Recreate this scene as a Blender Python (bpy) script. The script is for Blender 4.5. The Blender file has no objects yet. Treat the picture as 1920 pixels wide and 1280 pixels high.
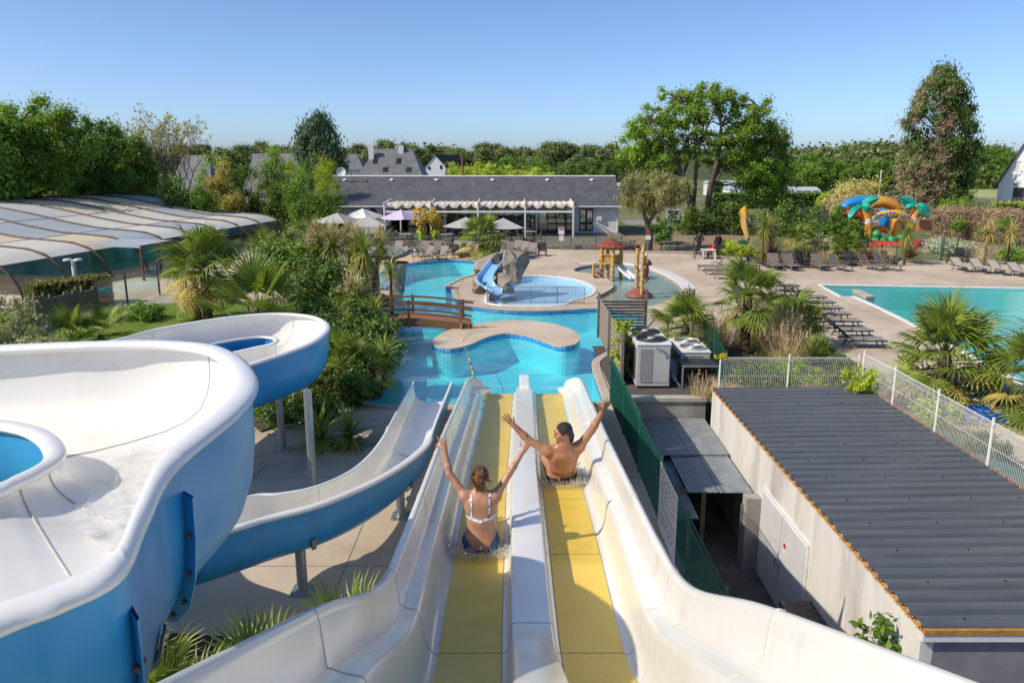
import bpy, bmesh, math, random
import numpy as np
from mathutils import Vector, Matrix
from mathutils.geometry import tessellate_polygon
R = math.radians
random.seed(7); RNG = np.random.default_rng(11)
scene = bpy.context.scene
COL = scene.collection
# ------------------------------------------------------------ camera
FPX, PW, PH, CAMH = 1450.0, 1920, 1280, 7.6
PITCH = math.atan(340/FPX)
CP, SP = math.cos(PITCH), math.sin(PITCH)
cam_d = bpy.data.cameras.new('camera'); cam = bpy.data.objects.new('camera', cam_d); COL.objects.link(cam)
cam.location = (0, 0, CAMH); cam.rotation_euler = (math.pi/2-PITCH, 0, 0)
cam_d.sensor_width = 36; cam_d.lens = FPX/PW*36; cam_d.clip_start = .05; cam_d.clip_end = 3000
scene.camera = cam
# ------------------------------------------------------------ sky, sun, exposure
SUN_EL, SUN_AZ = R(41), math.atan2(-.93, -.36)      # the sun stands to the left and a little behind the camera
world = bpy.data.worlds.new('World'); scene.world = world; world.use_nodes = True
wn = world.node_tree; wn.nodes.clear()
sky = wn.nodes.new('ShaderNodeTexSky'); sky.sky_type = 'NISHITA'; sky.sun_disc = False
sky.sun_elevation = SUN_EL; sky.sun_rotation = SUN_AZ; sky.altitude = 0; sky.air_density = .6; sky.dust_density = 1.0; sky.ozone_density = 5.0
bg = wn.nodes.new('ShaderNodeBackground'); bg.inputs['Strength'].default_value = .132
wo = wn.nodes.new('ShaderNodeOutputWorld')
wn.links.new(sky.outputs[0], bg.inputs[0]); wn.links.new(bg.outputs[0], wo.inputs[0])
sl = bpy.data.lights.new('sun', 'SUN'); sl.energy = 3.35; sl.angle = R(.53); sl.color = (1, .90, .74)
sun = bpy.data.objects.new('sun', sl); COL.objects.link(sun)
sdir = Vector((math.sin(SUN_AZ)*math.cos(SUN_EL), math.cos(SUN_AZ)*math.cos(SUN_EL), math.sin(SUN_EL)))
sun.rotation_euler = sdir.to_track_quat('Z', 'Y').to_euler(); sun.location = (-30, -10, 60)
scene.view_settings.view_transform = 'Standard'; scene.view_settings.look = 'None'
scene.view_settings.exposure = .5; scene.view_settings.gamma = 1.0; scene.view_settings.use_curve_mapping = False
scene.render.engine = 'CYCLES'
scene.cycles.max_bounces = 7; scene.cycles.transparent_max_bounces = 24; scene.cycles.diffuse_bounces = 4
scene.cycles.glossy_bounces = 3; scene.cycles.transmission_bounces = 5
scene.cycles.caustics_reflective = False; scene.cycles.caustics_refractive = False
try:
    scene.cycles.use_denoising = True
except Exception: pass
# ------------------------------------------------------------ where a picture point lies in the place
def ray(x, y):
    r = (x-960)/FPX; d = (y-640)/FPX
    return Vector((r, CP-d*SP, -SP-d*CP))
def G(x, y, z=0.0):
    v = ray(x, y); t = (z-CAMH)/v.z
    return Vector((v.x*t, v.y*t, z))
def VY(x, y, Y):
    v = ray(x, y); t = Y/v.y
    return Vector((v.x*t, Y, CAMH+v.z*t))
def VX(x, y, X):
    v = ray(x, y); t = X/v.x
    return Vector((X, v.y*t, CAMH+v.z*t))
# ------------------------------------------------------------ scene helpers
def tag(o, label=None, cat=None, group=None, kind=None):
    if label: o['label'] = label
    if cat: o['category'] = cat
    if group: o['group'] = group
    if kind: o['kind'] = kind
    return o
def thing(name, label, cat, loc=(0, 0, 0), group=None, rz=0):
    o = bpy.data.objects.new(name, None); COL.objects.link(o); o.location = loc; o.rotation_euler = (0, 0, rz)
    o.empty_display_size = .3
    return tag(o, label, cat, group)
def worldloc(o):
    v = Vector((0, 0, 0))
    while o is not None:
        v += o.location; o = o.parent
    return v
def link(name, me, mat=None, parent=None, loc=(0, 0, 0), rot=None, smooth=False):
    if mat is not None and len(me.materials) == 0:
        for m in (mat if isinstance(mat, (list, tuple)) else [mat]): me.materials.append(m)
    if smooth and len(me.polygons): me.polygons.foreach_set('use_smooth', [True]*len(me.polygons))
    o = bpy.data.objects.new(name, me); COL.objects.link(o); o.location = loc
    if rot is not None: o.rotation_euler = rot
    if parent is not None: o.parent = parent
    return o
def copy_tree(o, parent=None):
    c = o.copy(); COL.objects.link(c); c.parent = parent
    for ch in o.children: copy_tree(ch, c)
    return c
def mesh_np(name, V, F):
    V = np.asarray(V, dtype=np.float32); F = np.asarray(F, dtype=np.int32)
    me = bpy.data.meshes.new(name); n, k = F.shape
    me.vertices.add(len(V)); me.vertices.foreach_set('co', V.ravel())
    me.loops.add(n*k); me.loops.foreach_set('vertex_index', F.ravel())
    me.polygons.add(n); me.polygons.foreach_set('loop_start', np.arange(0, n*k, k, dtype=np.int32))
    me.polygons.foreach_set('loop_total', np.full(n, k, dtype=np.int32))
    me.update(calc_edges=True); me.validate()
    return me
class MB:
    def __init__(s): s.v = []; s.f = []; s.m = []; s.cm = 0
    def add(s, vs, fs):
        b = len(s.v); s.v += [tuple(p) for p in vs]; s.f += [tuple(i+b for i in f) for f in fs]; s.m += [s.cm]*len(fs)
        return s
    def quad(s, a, b, c, d): return s.add([a, b, c, d], [(0, 1, 2, 3)])
    def box(s, c, size, rz=0, mat=None):
        x, y, z = size[0]/2, size[1]/2, size[2]/2
        vs = [Vector(p) for p in ((-x,-y,-z),(x,-y,-z),(x,y,-z),(-x,y,-z),(-x,-y,z),(x,-y,z),(x,y,z),(-x,y,z))]
        if rz: rm = Matrix.Rotation(rz, 3, 'Z'); vs = [rm@v for v in vs]
        if mat is not None: vs = [mat@v for v in vs]
        c = Vector(c)
        return s.add([v+c for v in vs], [(0,3,2,1),(4,5,6,7),(0,1,5,4),(1,2,6,5),(2,3,7,6),(3,0,4,7)])
    def b2(s, x0, x1, y0, y1, z0, z1): return s.box(((x0+x1)/2, (y0+y1)/2, (z0+z1)/2), (abs(x1-x0), abs(y1-y0), abs(z1-z0)))
    def bar(s, a, b, w, h=None, up=(0, 0, 1)):
        a, b = Vector(a), Vector(b); d = (b-a); L = d.length
        if L < 1e-6: return s
        d /= L; h = h or w; u = Vector(up)
        if abs(d.dot(u)) > .98: u = Vector((0, 1, 0))
        sx = d.cross(u).normalized(); uz = sx.cross(d)
        vs = [p+sx*(i*w/2)+uz*(j*h/2) for p in (a, b) for i, j in ((-1,-1),(1,-1),(1,1),(-1,1))]
        return s.add(vs, [(0,1,2,3),(7,6,5,4),(0,4,5,1),(1,5,6,2),(2,6,7,3),(3,7,4,0)])
    def tube(s, pts, rad, n=8, cap=True):
        pts = [Vector(p) for p in pts]; k = len(pts)
        rad = [rad]*k if isinstance(rad, (int, float)) else list(rad)
        vs = []; ref = None
        for i, p in enumerate(pts):
            d = (pts[min(i+1, k-1)]-pts[max(i-1, 0)])
            d = d.normalized() if d.length > 1e-9 else Vector((0, 0, 1))
            if ref is None:
                ref = d.orthogonal().normalized()
            ref = (ref-d*ref.dot(d)); ref = ref.normalized() if ref.length > 1e-6 else d.orthogonal().normalized()
            o2 = d.cross(ref)
            for j in range(n):
                a = 2*math.pi*j/n; vs.append(p+(ref*math.cos(a)+o2*math.sin(a))*rad[i])
        fs = [(i*n+j, i*n+(j+1) % n, (i+1)*n+(j+1) % n, (i+1)*n+j) for i in range(k-1) for j in range(n)]
        if cap: fs += [tuple(range(n-1, -1, -1)), tuple(range((k-1)*n, k*n))]
        return s.add(vs, fs)
    def cyl(s, c, r, h, n=12, r2=None):
        c = Vector(c); return s.tube([c, c+Vector((0, 0, h))], [r, r if r2 is None else r2], n)
    def lathe(s, c, prof, n=16):
        c = Vector(c); k = len(prof)
        vs = [c+Vector((r*math.cos(2*math.pi*j/n), r*math.sin(2*math.pi*j/n), z)) for r, z in prof for j in range(n)]
        return s.add(vs, [(i*n+j, i*n+(j+1) % n, (i+1)*n+(j+1) % n, (i+1)*n+j) for i in range(k-1) for j in range(n)])
    def prism(s, poly, z0, z1, top=True, bottom=False, sides=True):
        n = len(poly); vs = [(p[0], p[1], z0) for p in poly]+[(p[0], p[1], z1) for p in poly]; fs = []
        if sides: fs += [(i, (i+1) % n, n+(i+1) % n, n+i) for i in range(n)]
        tr = tessellate_polygon([[Vector((p[0], p[1], 0)) for p in poly]])
        if top: fs += [tuple(n+i for i in t) for t in tr]
        if bottom: fs += [tuple(reversed(t)) for t in tr]
        return s.add(vs, fs)
    def grid(s, rows):
        nr, nc = len(rows), len(rows[0])
        return s.add([p for r in rows for p in r], [(i*nc+j, i*nc+j+1, (i+1)*nc+j+1, (i+1)*nc+j) for i in range(nr-1) for j in range(nc-1)])
    def mesh(s, name, off=None):
        me = bpy.data.meshes.new(name)
        v = s.v if off is None else [(p[0]-off[0], p[1]-off[1], p[2]-off[2]) for p in s.v]
        me.from_pydata(v, [], s.f); me.update()
        if any(s.m): me.polygons.foreach_set('material_index', s.m)
        return me
    def build(s, name, mat, parent=None, smooth=False, local=False, bevel=0, wn=False):
        off = None if (parent is None or local) else worldloc(parent)
        me = s.mesh(name, off)
        bm = bmesh.new(); bm.from_mesh(me); bmesh.ops.recalc_face_normals(bm, faces=bm.faces[:])
        bm.to_mesh(me); bm.free()
        o = link(name, me, mat, parent, smooth=smooth)
        if bevel:
            b = o.modifiers.new('bevel', 'BEVEL'); b.width = bevel; b.segments = 2; b.limit_method = 'ANGLE'; b.angle_limit = R(40)
        return o
def chaikin(pts, it=2, closed=True):
    pts = [Vector(p) for p in pts]
    for _ in range(it):
        n = len(pts); o = []
        for i in range(n if closed else n-1):
            a, b = pts[i], pts[(i+1) % n]; o += [a*.75+b*.25, a*.25+b*.75]
        if not closed: o = [pts[0]]+o+[pts[-1]]
        pts = o
    return pts
def cr(pts, n):
    """Catmull-Rom through points (list of equal-length tuples), n samples per span"""
    P = [np.array(p, float) for p in pts]; P = [2*P[0]-P[1]]+P+[2*P[-1]-P[-2]]; out = []
    for i in range(1, len(P)-2):
        for k in range(n):
            t = k/n; a, b, c, d = P[i-1], P[i], P[i+1], P[i+2]
            out.append(.5*((2*b)+(-a+c)*t+(2*a-5*b+4*c-d)*t*t+(-a+3*b-3*c+d)*t**3))
    out.append(P[-2]); return out
def interp(x, xs, ys): return float(np.interp(x, xs, ys))
# ------------------------------------------------------------ materials
MATS = {}
def newmat(name):
    m = bpy.data.materials.new(name); m.use_nodes = True; nt = m.node_tree; nt.nodes.clear()
    out = nt.nodes.new('ShaderNodeOutputMaterial'); return m, nt, out
def nd(nt, typ, **kw):
    n = nt.nodes.new(typ)
    for k, v in kw.items():
        if k[0] == '_': setattr(n, k[1:], v)
        else: n.inputs[k.replace('__', ' ')].default_value = v
    return n
def ramp(nt, fac, stops):
    r = nt.nodes.new('ShaderNodeValToRGB'); e = r.color_ramp.elements
    e[0].position, e[0].color = stops[0][0], (*stops[0][1], 1); e[1].position, e[1].color = stops[1][0], (*stops[1][1], 1)
    for p, c in stops[2:]:
        q = e.new(p); q.color = (*c, 1)
    nt.links.new(fac, r.inputs[0]); return r.outputs[0]
def mixc(nt, a, b, fac, mode='MIX'):
    m = nt.nodes.new('ShaderNodeMix'); m.data_type = 'RGBA'; m.blend_type = mode
    for sock, v in ((m.inputs[0], fac), (m.inputs[6], a), (m.inputs[7], b)):
        if hasattr(v, 'is_linked'): nt.links.new(v, sock)
        elif isinstance(v, (int, float)): sock.default_value = v
        else: sock.default_value = (*v, 1) if len(v) == 3 else v
    return m.outputs[2]
def noise(nt, scale, detail=4, rough=.55, coord='Object', stretch=None):
    tc = nt.nodes.new('ShaderNodeTexCoord') if coord != 'Pos' else nt.nodes.new('ShaderNodeNewGeometry')
    src = tc.outputs['Position' if coord == 'Pos' else coord]
    if stretch is not None:
        mp = nt.nodes.new('ShaderNodeMapping'); mp.inputs['Scale'].default_value = stretch; nt.links.new(src, mp.inputs[0]); src = mp.outputs[0]
    n = nt.nodes.new('ShaderNodeTexNoise'); n.inputs['Scale'].default_value = scale; n.inputs['Detail'].default_value = detail; n.inputs['Roughness'].default_value = rough
    nt.links.new(src, n.inputs[0]); return n.outputs[0]
def surf(name, c1, c2=None, rough=.6, scale=4., bump=0., bscale=None, metal=0., spec=.5, coat=0., c3=None, s3=.3, lo=.35, hi=.65, stretch=None, rvar=0., island=0., grime=None, gs=1.2, gl=.5, gh=.75):
    """two-tone noise paint with fine relief; c3 adds a larger, softer patchiness; grime adds stains"""
    if name in MATS: return MATS[name]
    m, nt, out = newmat(name); c2 = c2 or tuple(x*.82 for x in c1)
    p = nd(nt, 'ShaderNodeBsdfPrincipled'); p.inputs['Roughness'].default_value = rough; p.inputs['Metallic'].default_value = metal
    p.inputs['Specular IOR Level'].default_value = spec; p.inputs['Coat Weight'].default_value = coat; p.inputs['Coat Roughness'].default_value = .14
    nz = noise(nt, scale, 5, .6, 'Pos', stretch)
    col = ramp(nt, nz, [(lo, c2), (hi, c1)])
    if c3:
        f = ramp(nt, noise(nt, s3, 3, .5, 'Pos'), [(.42, (0, 0, 0)), (.62, (1, 1, 1))]); col = mixc(nt, col, c3, f)
    if grime:
        f = ramp(nt, noise(nt, gs, 6, .68, 'Pos', stretch), [(gl, (0, 0, 0)), (gh, (1, 1, 1))]); col = mixc(nt, col, grime, f)
    if island:
        g = nt.nodes.new('ShaderNodeNewGeometry'); h = nd(nt, 'ShaderNodeHueSaturation'); mr = nd(nt, 'ShaderNodeMapRange')
        mr.inputs[3].default_value = 1-island; mr.inputs[4].default_value = 1+island
        nt.links.new(g.outputs['Random Per Island'], mr.inputs[0]); nt.links.new(mr.outputs[0], h.inputs['Value']); nt.links.new(col, h.inputs['Color']); col = h.outputs[0]
    nt.links.new(col, p.inputs['Base Color'])
    if rvar:
        rr = nd(nt, 'ShaderNodeMapRange'); rr.inputs[3].default_value = rough-rvar; rr.inputs[4].default_value = rough+rvar
        nt.links.new(noise(nt, scale*.6, 4, .6, 'Pos'), rr.inputs[0]); nt.links.new(rr.outputs[0], p.inputs['Roughness'])
    if bump:
        b = nd(nt, 'ShaderNodeBump', Strength=bump, Distance=.02); nt.links.new(noise(nt, bscale or scale*4, 5, .65, 'Pos', stretch), b.inputs['Height']); nt.links.new(b.outputs[0], p.inputs['Normal'])
    nt.links.new(p.outputs[0], out.inputs[0]); MATS[name] = m; return m
LEAFGAIN = 2.25
def leafmat(name, c1, c2, trans=.35, rough=.5, scale=.6, c3=None, dry=False):
    """foliage: each leaf its own tone, light passing through the blade"""
    if name in MATS: return MATS[name]
    m, nt, out = newmat(name); c1, c2 = (tuple(x*LEAFGAIN*q for x, q in zip(c, (.85, .85, .85) if dry else (1.18, 1.04, .9))) for c in (c1, c2))
    g = nt.nodes.new('ShaderNodeNewGeometry'); col = ramp(nt, g.outputs['Random Per Island'], [(0., c1), (1., c2)]+([(.93, c3)] if c3 else []))
    h = nd(nt, 'ShaderNodeHueSaturation'); mr = nd(nt, 'ShaderNodeMapRange'); mr.inputs[1].default_value = .3; mr.inputs[2].default_value = .7
    mr.inputs[3].default_value = .7; mr.inputs[4].default_value = 1.3
    nt.links.new(noise(nt, scale, 3, .5, 'Pos'), mr.inputs[0]); nt.links.new(mr.outputs[0], h.inputs['Value']); nt.links.new(col, h.inputs['Color'])
    p = nd(nt, 'ShaderNodeBsdfPrincipled'); p.inputs['Roughness'].default_value = rough; p.inputs['Specular IOR Level'].default_value = .3
    t = nt.nodes.new('ShaderNodeBsdfTranslucent'); mx = nt.nodes.new('ShaderNodeMixShader'); mx.inputs[0].default_value = trans
    yl = mixc(nt, h.outputs[0], (1.0, .95, .35), .35, 'MULTIPLY')
    br = nd(nt, 'ShaderNodeHueSaturation'); br.inputs['Value'].default_value = 1.6; nt.links.new(yl, br.inputs['Color'])
    nt.links.new(h.outputs[0], p.inputs['Base Color']); nt.links.new(br.outputs[0], t.inputs[0])
    nt.links.new(p.outputs[0], mx.inputs[1]); nt.links.new(t.outputs[0], mx.inputs[2]); nt.links.new(mx.outputs[0], out.inputs[0]); MATS[name] = m; return m
def watermat(name, tint, rough=.04, wscale=1.6, strength=.25, foam=0., dist=.06, refl=.42):
    if name in MATS: return MATS[name]
    m, nt, out = newmat(name)
    tr = nd(nt, 'ShaderNodeBsdfTransparent'); tr.inputs[0].default_value = (*tint, 1)
    gl = nd(nt, 'ShaderNodeBsdfGlossy', Roughness=rough)
    fr = nd(nt, 'ShaderNodeFresnel', IOR=1.33); b = nd(nt, 'ShaderNodeBump', Strength=strength, Distance=dist)
    n1 = noise(nt, wscale, 4, .6, 'Pos'); n2 = noise(nt, wscale*4.3, 3, .6, 'Pos')
    ad = nd(nt, 'ShaderNodeMath', _operation='MULTIPLY_ADD'); ad.inputs[1].default_value = .35; nt.links.new(n2, ad.inputs[0]); nt.links.new(n1, ad.inputs[2])
    nt.links.new(ad.outputs[0], b.inputs['Height']); nt.links.new(b.outputs[0], gl.inputs['Normal']); nt.links.new(b.outputs[0], fr.inputs['Normal'])
    fm = nd(nt, 'ShaderNodeMath', _operation='MULTIPLY'); fm.inputs[1].default_value = refl; nt.links.new(fr.outputs[0], fm.inputs[0])
    mx = nt.nodes.new('ShaderNodeMixShader'); nt.links.new(fm.outputs[0], mx.inputs[0]); nt.links.new(tr.outputs[0], mx.inputs[1]); nt.links.new(gl.outputs[0], mx.inputs[2])
    last = mx.outputs[0]
    if foam:
        df = nd(nt, 'ShaderNodeBsdfDiffuse'); df.inputs[0].default_value = (.8, .93, .95, 1)
        f = ramp(nt, noise(nt, .55, 6, .7, 'Pos', (1, 2.2, 1)), [(.5, (0, 0, 0)), (.8, (foam, foam, foam))])
        m2 = nt.nodes.new('ShaderNodeMixShader'); nt.links.new(f, m2.inputs[0]); nt.links.new(last, m2.inputs[1]); nt.links.new(df.outputs[0], m2.inputs[2]); last = m2.outputs[0]
    nt.links.new(last, out.inputs[0]); MATS[name] = m; return m
def glassmat(name, tint=(.8, .9, .9), refl=1.0, dark=0., rough=.02):
    if name in MATS: return MATS[name]
    m, nt, out = newmat(name)
    tr = nd(nt, 'ShaderNodeBsdfTransparent'); tr.inputs[0].default_value = (*tint, 1); gl = nd(nt, 'ShaderNodeBsdfGlossy', Roughness=rough)
    lw = nd(nt, 'ShaderNodeLayerWeight', Blend=.5); pw = nd(nt, 'ShaderNodeMath', _operation='POWER'); pw.inputs[1].default_value = 4.; nt.links.new(lw.outputs['Facing'], pw.inputs[0])
    sc_ = nd(nt, 'ShaderNodeMath', _operation='MULTIPLY_ADD'); sc_.inputs[1].default_value = .6*refl; sc_.inputs[2].default_value = .05; nt.links.new(pw.outputs[0], sc_.inputs[0])
    mx = nt.nodes.new('ShaderNodeMixShader'); nt.links.new(sc_.outputs[0], mx.inputs[0]); nt.links.new(tr.outputs[0], mx.inputs[1]); nt.links.new(gl.outputs[0], mx.inputs[2]); nt.links.new(mx.outputs[0], out.inputs[0])
    MATS[name] = m; return m
# common paints
m_white = surf('white_paint', (.72, .72, .70), (.62, .62, .60), .5, 6, grime=(.45, .44, .4), gl=.6, gh=.85)
m_gel = surf('white_gelcoat', (.765, .75, .71), (.715, .70, .655), .22, 1.3, coat=.35, grime=(.50, .455, .36), gs=1.6, gl=.56, gh=.9, rvar=.08)
m_gelrim = surf('white_gelcoat_rim', (.78, .775, .755), (.73, .72, .695), .25, 2, coat=.3, grime=(.6, .58, .52), gs=2.5, gl=.62, gh=.9)
m_blue = surf('blue_gelcoat', (.018, .255, .55), (.014, .22, .50), .34, 1.2, spec=.35, coat=.05, c3=(.04, .31, .60), s3=.9, grime=(.16, .40, .60), gs=1.5, gl=.6, gh=.95, rvar=.08)
m_steel = surf('galvanised_steel', (.42, .44, .46), (.32, .34, .36), .42, 14, metal=.7, rvar=.1)
m_dark = surf('dark_metal', (.035, .037, .04), (.02, .022, .025), .45, 8)
m_black = surf('black_plastic', (.02, .02, .022), (.012, .012, .014), .4, 8)
m_conc = surf('deck_concrete', (.50, .405, .30), (.42, .335, .245), .85, .9, bump=.25, bscale=22, c3=(.55, .46, .36), s3=.22, grime=(.31, .25, .185), gs=.8, gl=.54, gh=.8)
m_conc2 = surf('wall_concrete', (.38, .36, .33), (.28, .265, .24), .9, 2.2, bump=.3, bscale=18, grime=(.10, .095, .085), gs=1.1, gl=.5, gh=.78, stretch=(1, 1, .35))
m_wood_d = surf('brown_stained_wood', (.24, .115, .05), (.15, .07, .032), .6, 5, bump=.3, bscale=25, stretch=(.4, 1, 3))
m_wood_g = surf('weathered_wood', (.24, .20, .16), (.14, .115, .095), .8, 4, bump=.4, bscale=26, stretch=(3, 3, .35), island=.22)
m_green = surf('green_fence_paint', (.012, .11, .075), (.01, .085, .06), .45, 6)
m_bamboo = surf('bamboo_yellow', (.60, .38, .12), (.45, .25, .07), .45, 3, stretch=(2, 2, .6))
m_slate = surf('slate_roof', (.16, .165, .18), (.10, .103, .115), .7, .7, bump=.35, bscale=10, c3=(.20, .205, .22), s3=.25, grime=(.28, .275, .26), gs=5, gl=.68, gh=.78)
m_render = surf('white_render', (.66, .65, .62), (.58, .57, .54), .85, 1.5, bump=.12, bscale=30, grime=(.36, .35, .32), gs=.8, gl=.55, gh=.85, stretch=(1, 1, .3))
m_glass = glassmat('clear_glass', (.86, .93, .92))
m_skin_w = m_skin_m = None
# ============================================================ GROUND, POOLS
def poly_with_holes(name, outer, holes, z, mat, kind='structure'):
    loops = [[Vector((p[0], p[1], 0)) for p in outer]]+[[Vector((p[0], p[1], 0)) for p in h] for h in holes]
    tr = tessellate_polygon(loops); vs = [(p.x, p.y, z) for l in loops for p in l]
    mb = MB(); mb.add(vs, [t for t in tr]); o = mb.build(name, mat)
    # faces up
    me = o.data
    bm = bmesh.new(); bm.from_mesh(me)
    for f in bm.faces:
        if f.normal.z < 0: f.normal_flip()
    bm.to_mesh(me); bm.free(); tag(o, kind=kind); return o
def gp(pts, z=0): return [G(x, y, z) for x, y in pts]
lagoon = chaikin(gp([(690,762),(820,760),(1000,758),(1134,757),(1128,740),(1110,690),(1112,674),(1150,655),(1205,612),(1218,594),(1185,586),(1128,577.5),(1060,582),(990,583.5),(930,580),(880,573),(862,568),(850,556),(847,541),(831,536.5),(846,530),(862,521),(886,516),(895,503),(899,490),(860,487),(820,488),(780,492),(745,499),(718,508),(704,518),(700,530),(712,539),(752,541),(757,546.5),(742,556),(712,562),(692,572),(684,600),(680,640),(680,690),(683,735)]), 2)
kid = chaikin(gp([(916,572),(985,573),(1058,573),(1066,564),(1100,557),(1114,547),(1109,536),(1082,525),(1040,519),(992,517),(955,522),(925,540),(914,556)]), 2)
splash = chaikin(gp([(1072,508),(1086,499),(1140,494.5),(1190,499),(1235,512),(1265,528),(1280,543),(1262,556),(1238,570),(1200,577),(1160,572),(1121,563),(1116,556),(1140,546),(1153,536),(1145,525),(1122,515),(1095,511)]), 2)
rpool = gp([(1537,534.5),(1990,542)])+[Vector((40, 16, 0)), Vector((17.6, 17, 0))]+gp([(1920,718),(1870,691),(1700,601),(1640,572),(1604,556.5),(1580,557)])
inpool = [Vector(p) for p in ((-41, 53, 0), (-28.4, 51, 0), (-25.2, 69, 0), (-38, 71, 0))]
spool = gp([(398,519),(470,516),(500,530),(470,551),(405,553)])
FX = 3.16                                   # line of the green fence
yard = [Vector(p) for p in ((FX+.16, 4.0, 0), (13.5, 4.0, 0), (13.5, 10.65, 0), (6.42, 10.65, 0), (6.42, 24.1, 0), (FX+.16, 24.1, 0))]
deck_out = [Vector(p) for p in ((-4.6,-3,0),(48,-3,0),(48,40,0),(60,52,0),(60,56.5,0),(33,59.6,0),(25,60.2,0),(20,61.6,0),(15.5,63.4,0),(12.5,66.2,0),(3,68,0),(-8,68.5,0),(-14,70,0),(-19,76,0),(-44,76,0),(-44,40,0),(-29,40,0),(-22,39.5,0),(-17.5,41.5,0),(-14,42,0),(-12.5,36,0),(-10.6,29,0),(-9.2,23.6,0),(-7.4,21.2,0),(-7.2,16,0),(-6.6,10.4,0),(-5,10.1,0),(-4.6,6,0))]
deck = poly_with_holes('deck_paving', deck_out, [lagoon, kid, splash, rpool, inpool, spool, yard], 0.0, m_conc)
# surrounding land: earth, dry grass, meadow; hole under the deck
m_land = surf('dry_grass_earth', (.16, .15, .055), (.23, .175, .10), .95, .35, bump=.5, bscale=9, c3=(.09, .13, .03), s3=.06, grime=(.06, .09, .02), gs=.5, gl=.5, gh=.75)
inner = [p.copy() for p in deck_out]; cx = Vector((5, 35, 0))
inner = [p+(cx-p).normalized()*.25 for p in inner]
poly_with_holes('ground', [Vector(p) for p in ((-900,-120,0),(900,-120,0),(900,1600,0),(-900,1600,0))], [inner], -.03, m_land)
m_tile = surf('mosaic_tile_blue', (.10, .38, .72), (.035, .19, .5), .25, 9, lo=.45, hi=.55)
m_floor = surf('pool_liner_blue', (.44, .86, .88), (.36, .80, .84), .5, .8, c3=(.52, .90, .90), s3=.5)
m_floor2 = surf('pool_liner_pale', (.50, .72, .86), (.44, .66, .80), .5, 2)
m_floor3 = surf('pebble_floor', (.42, .47, .36), (.28, .33, .26), .7, 14, lo=.42, hi=.58)
m_floor4 = surf('pool_liner_teal', (.22, .58, .55), (.17, .51, .50), .5, .6, c3=(.30, .65, .61), s3=.12)
m_water = watermat('lagoon_water', (.36, .88, .92), .05, 1.3, .7, .18)
m_water2 = watermat('shallow_water', (.88, .97, 1), .04, 3.0, .25)
m_water4 = watermat('still_water', (.52, .90, .90), .06, 2.2, .30, refl=.3)
m_cope = surf('coping_stone', (.47, .40, .33), (.38, .32, .26), .8, 2, bump=.2, bscale=25)
def pool(name, poly, depth, wl, floor, wall, water, rim=None, rimw=.32):
    b = MB(); n = len(poly)
    b.add([(p.x, p.y, 0) for p in poly]+[(p.x, p.y, -.24) for p in poly], [(i, (i+1) % n, n+(i+1) % n, n+i) for i in range(n)])
    tag(b.build(name+'_tile_band', wall), kind='structure')
    b = MB(); b.add([(p.x, p.y, -.24) for p in poly]+[(p.x, p.y, -depth) for p in poly], [(i, (i+1) % n, n+(i+1) % n, n+i) for i in range(n)]) if depth > .34 else None
    b.prism(poly, -depth, -depth, sides=False); tag(b.build(name+'_basin', floor), kind='structure')
    w = MB().prism(poly, wl, wl, sides=False).build(name+'_water', water); tag(w, kind='structure')
    for p in w.data.polygons: pass
    if rim:
        out = [];
        for i in range(n):
            a, q = poly[(i-1) % n], poly[(i+1) % n]; t = (q-a).normalized(); nn = Vector((t.y, -t.x, 0)); out.append(nn)
        area = sum(poly[i].x*poly[(i+1) % n].y-poly[(i+1) % n].x*poly[i].y for i in range(n)); sg = 1 if area > 0 else -1
        b = MB(); rows = []
        for o, z in ((-.03, -.03), (-.03, .035), (.02, .05), (rimw-.02, .05), (rimw, .02), (rimw, -.02)):
            rows.append([(poly[i % n].x+out[i % n].x*o*sg, poly[i % n].y+out[i % n].y*o*sg, z) for i in range(n+1)])
        b.grid(rows); tag(b.build(name+'_coping', rim), kind='structure')
pool('lagoon', lagoon, 1.25, -.13, m_floor, m_tile, m_water, m_cope, .3)
pool('paddling_pool', kid, .42, -.07, m_floor2, m_floor2, m_water2, m_white, .22)
pool('splash_pool', splash, .22, -.09, m_floor3, m_conc2, m_water2)
pool('swimming_pool', rpool, 1.5, -.10, m_floor4, m_floor4, m_water4, m_white, .22)
pool('indoor_pool', inpool, 1.3, -.10, m_floor4, m_floor4, m_water4, m_cope, .3)
pool('small_pool', spool, 1.1, -.12, m_floor, m_floor, m_water, m_cope, .3)
# island in the lagoon
isl = chaikin(gp([(806,641),(835,622),(876,609),(960,600),(1035,606),(1080,622),(1090,637),(1078,649),(1050,652),(1022,642),(990,630),(952,625),(915,632),(880,649),(850,656),(818,652)]), 2)
b = MB().prism(isl, -.01, .05); tag(b.build('island_paving', m_conc), kind='structure')
n = len(isl); b = MB(); b.add([(p.x*1, p.y, -.2) for p in isl]+[(p.x, p.y, -1.25) for p in isl], [(i, (i+1) % n, n+(i+1) % n, n+i) for i in range(n)])
tag(b.build('island_wall', m_floor), kind='structure')
b = MB(); b.add([(p.x, p.y, -.011) for p in isl]+[(p.x, p.y, -.2) for p in isl], [(i, (i+1) % n, n+(i+1) % n, n+i) for i in range(n)]); tag(b.build('island_tile_band', m_tile), kind='structure')
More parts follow.
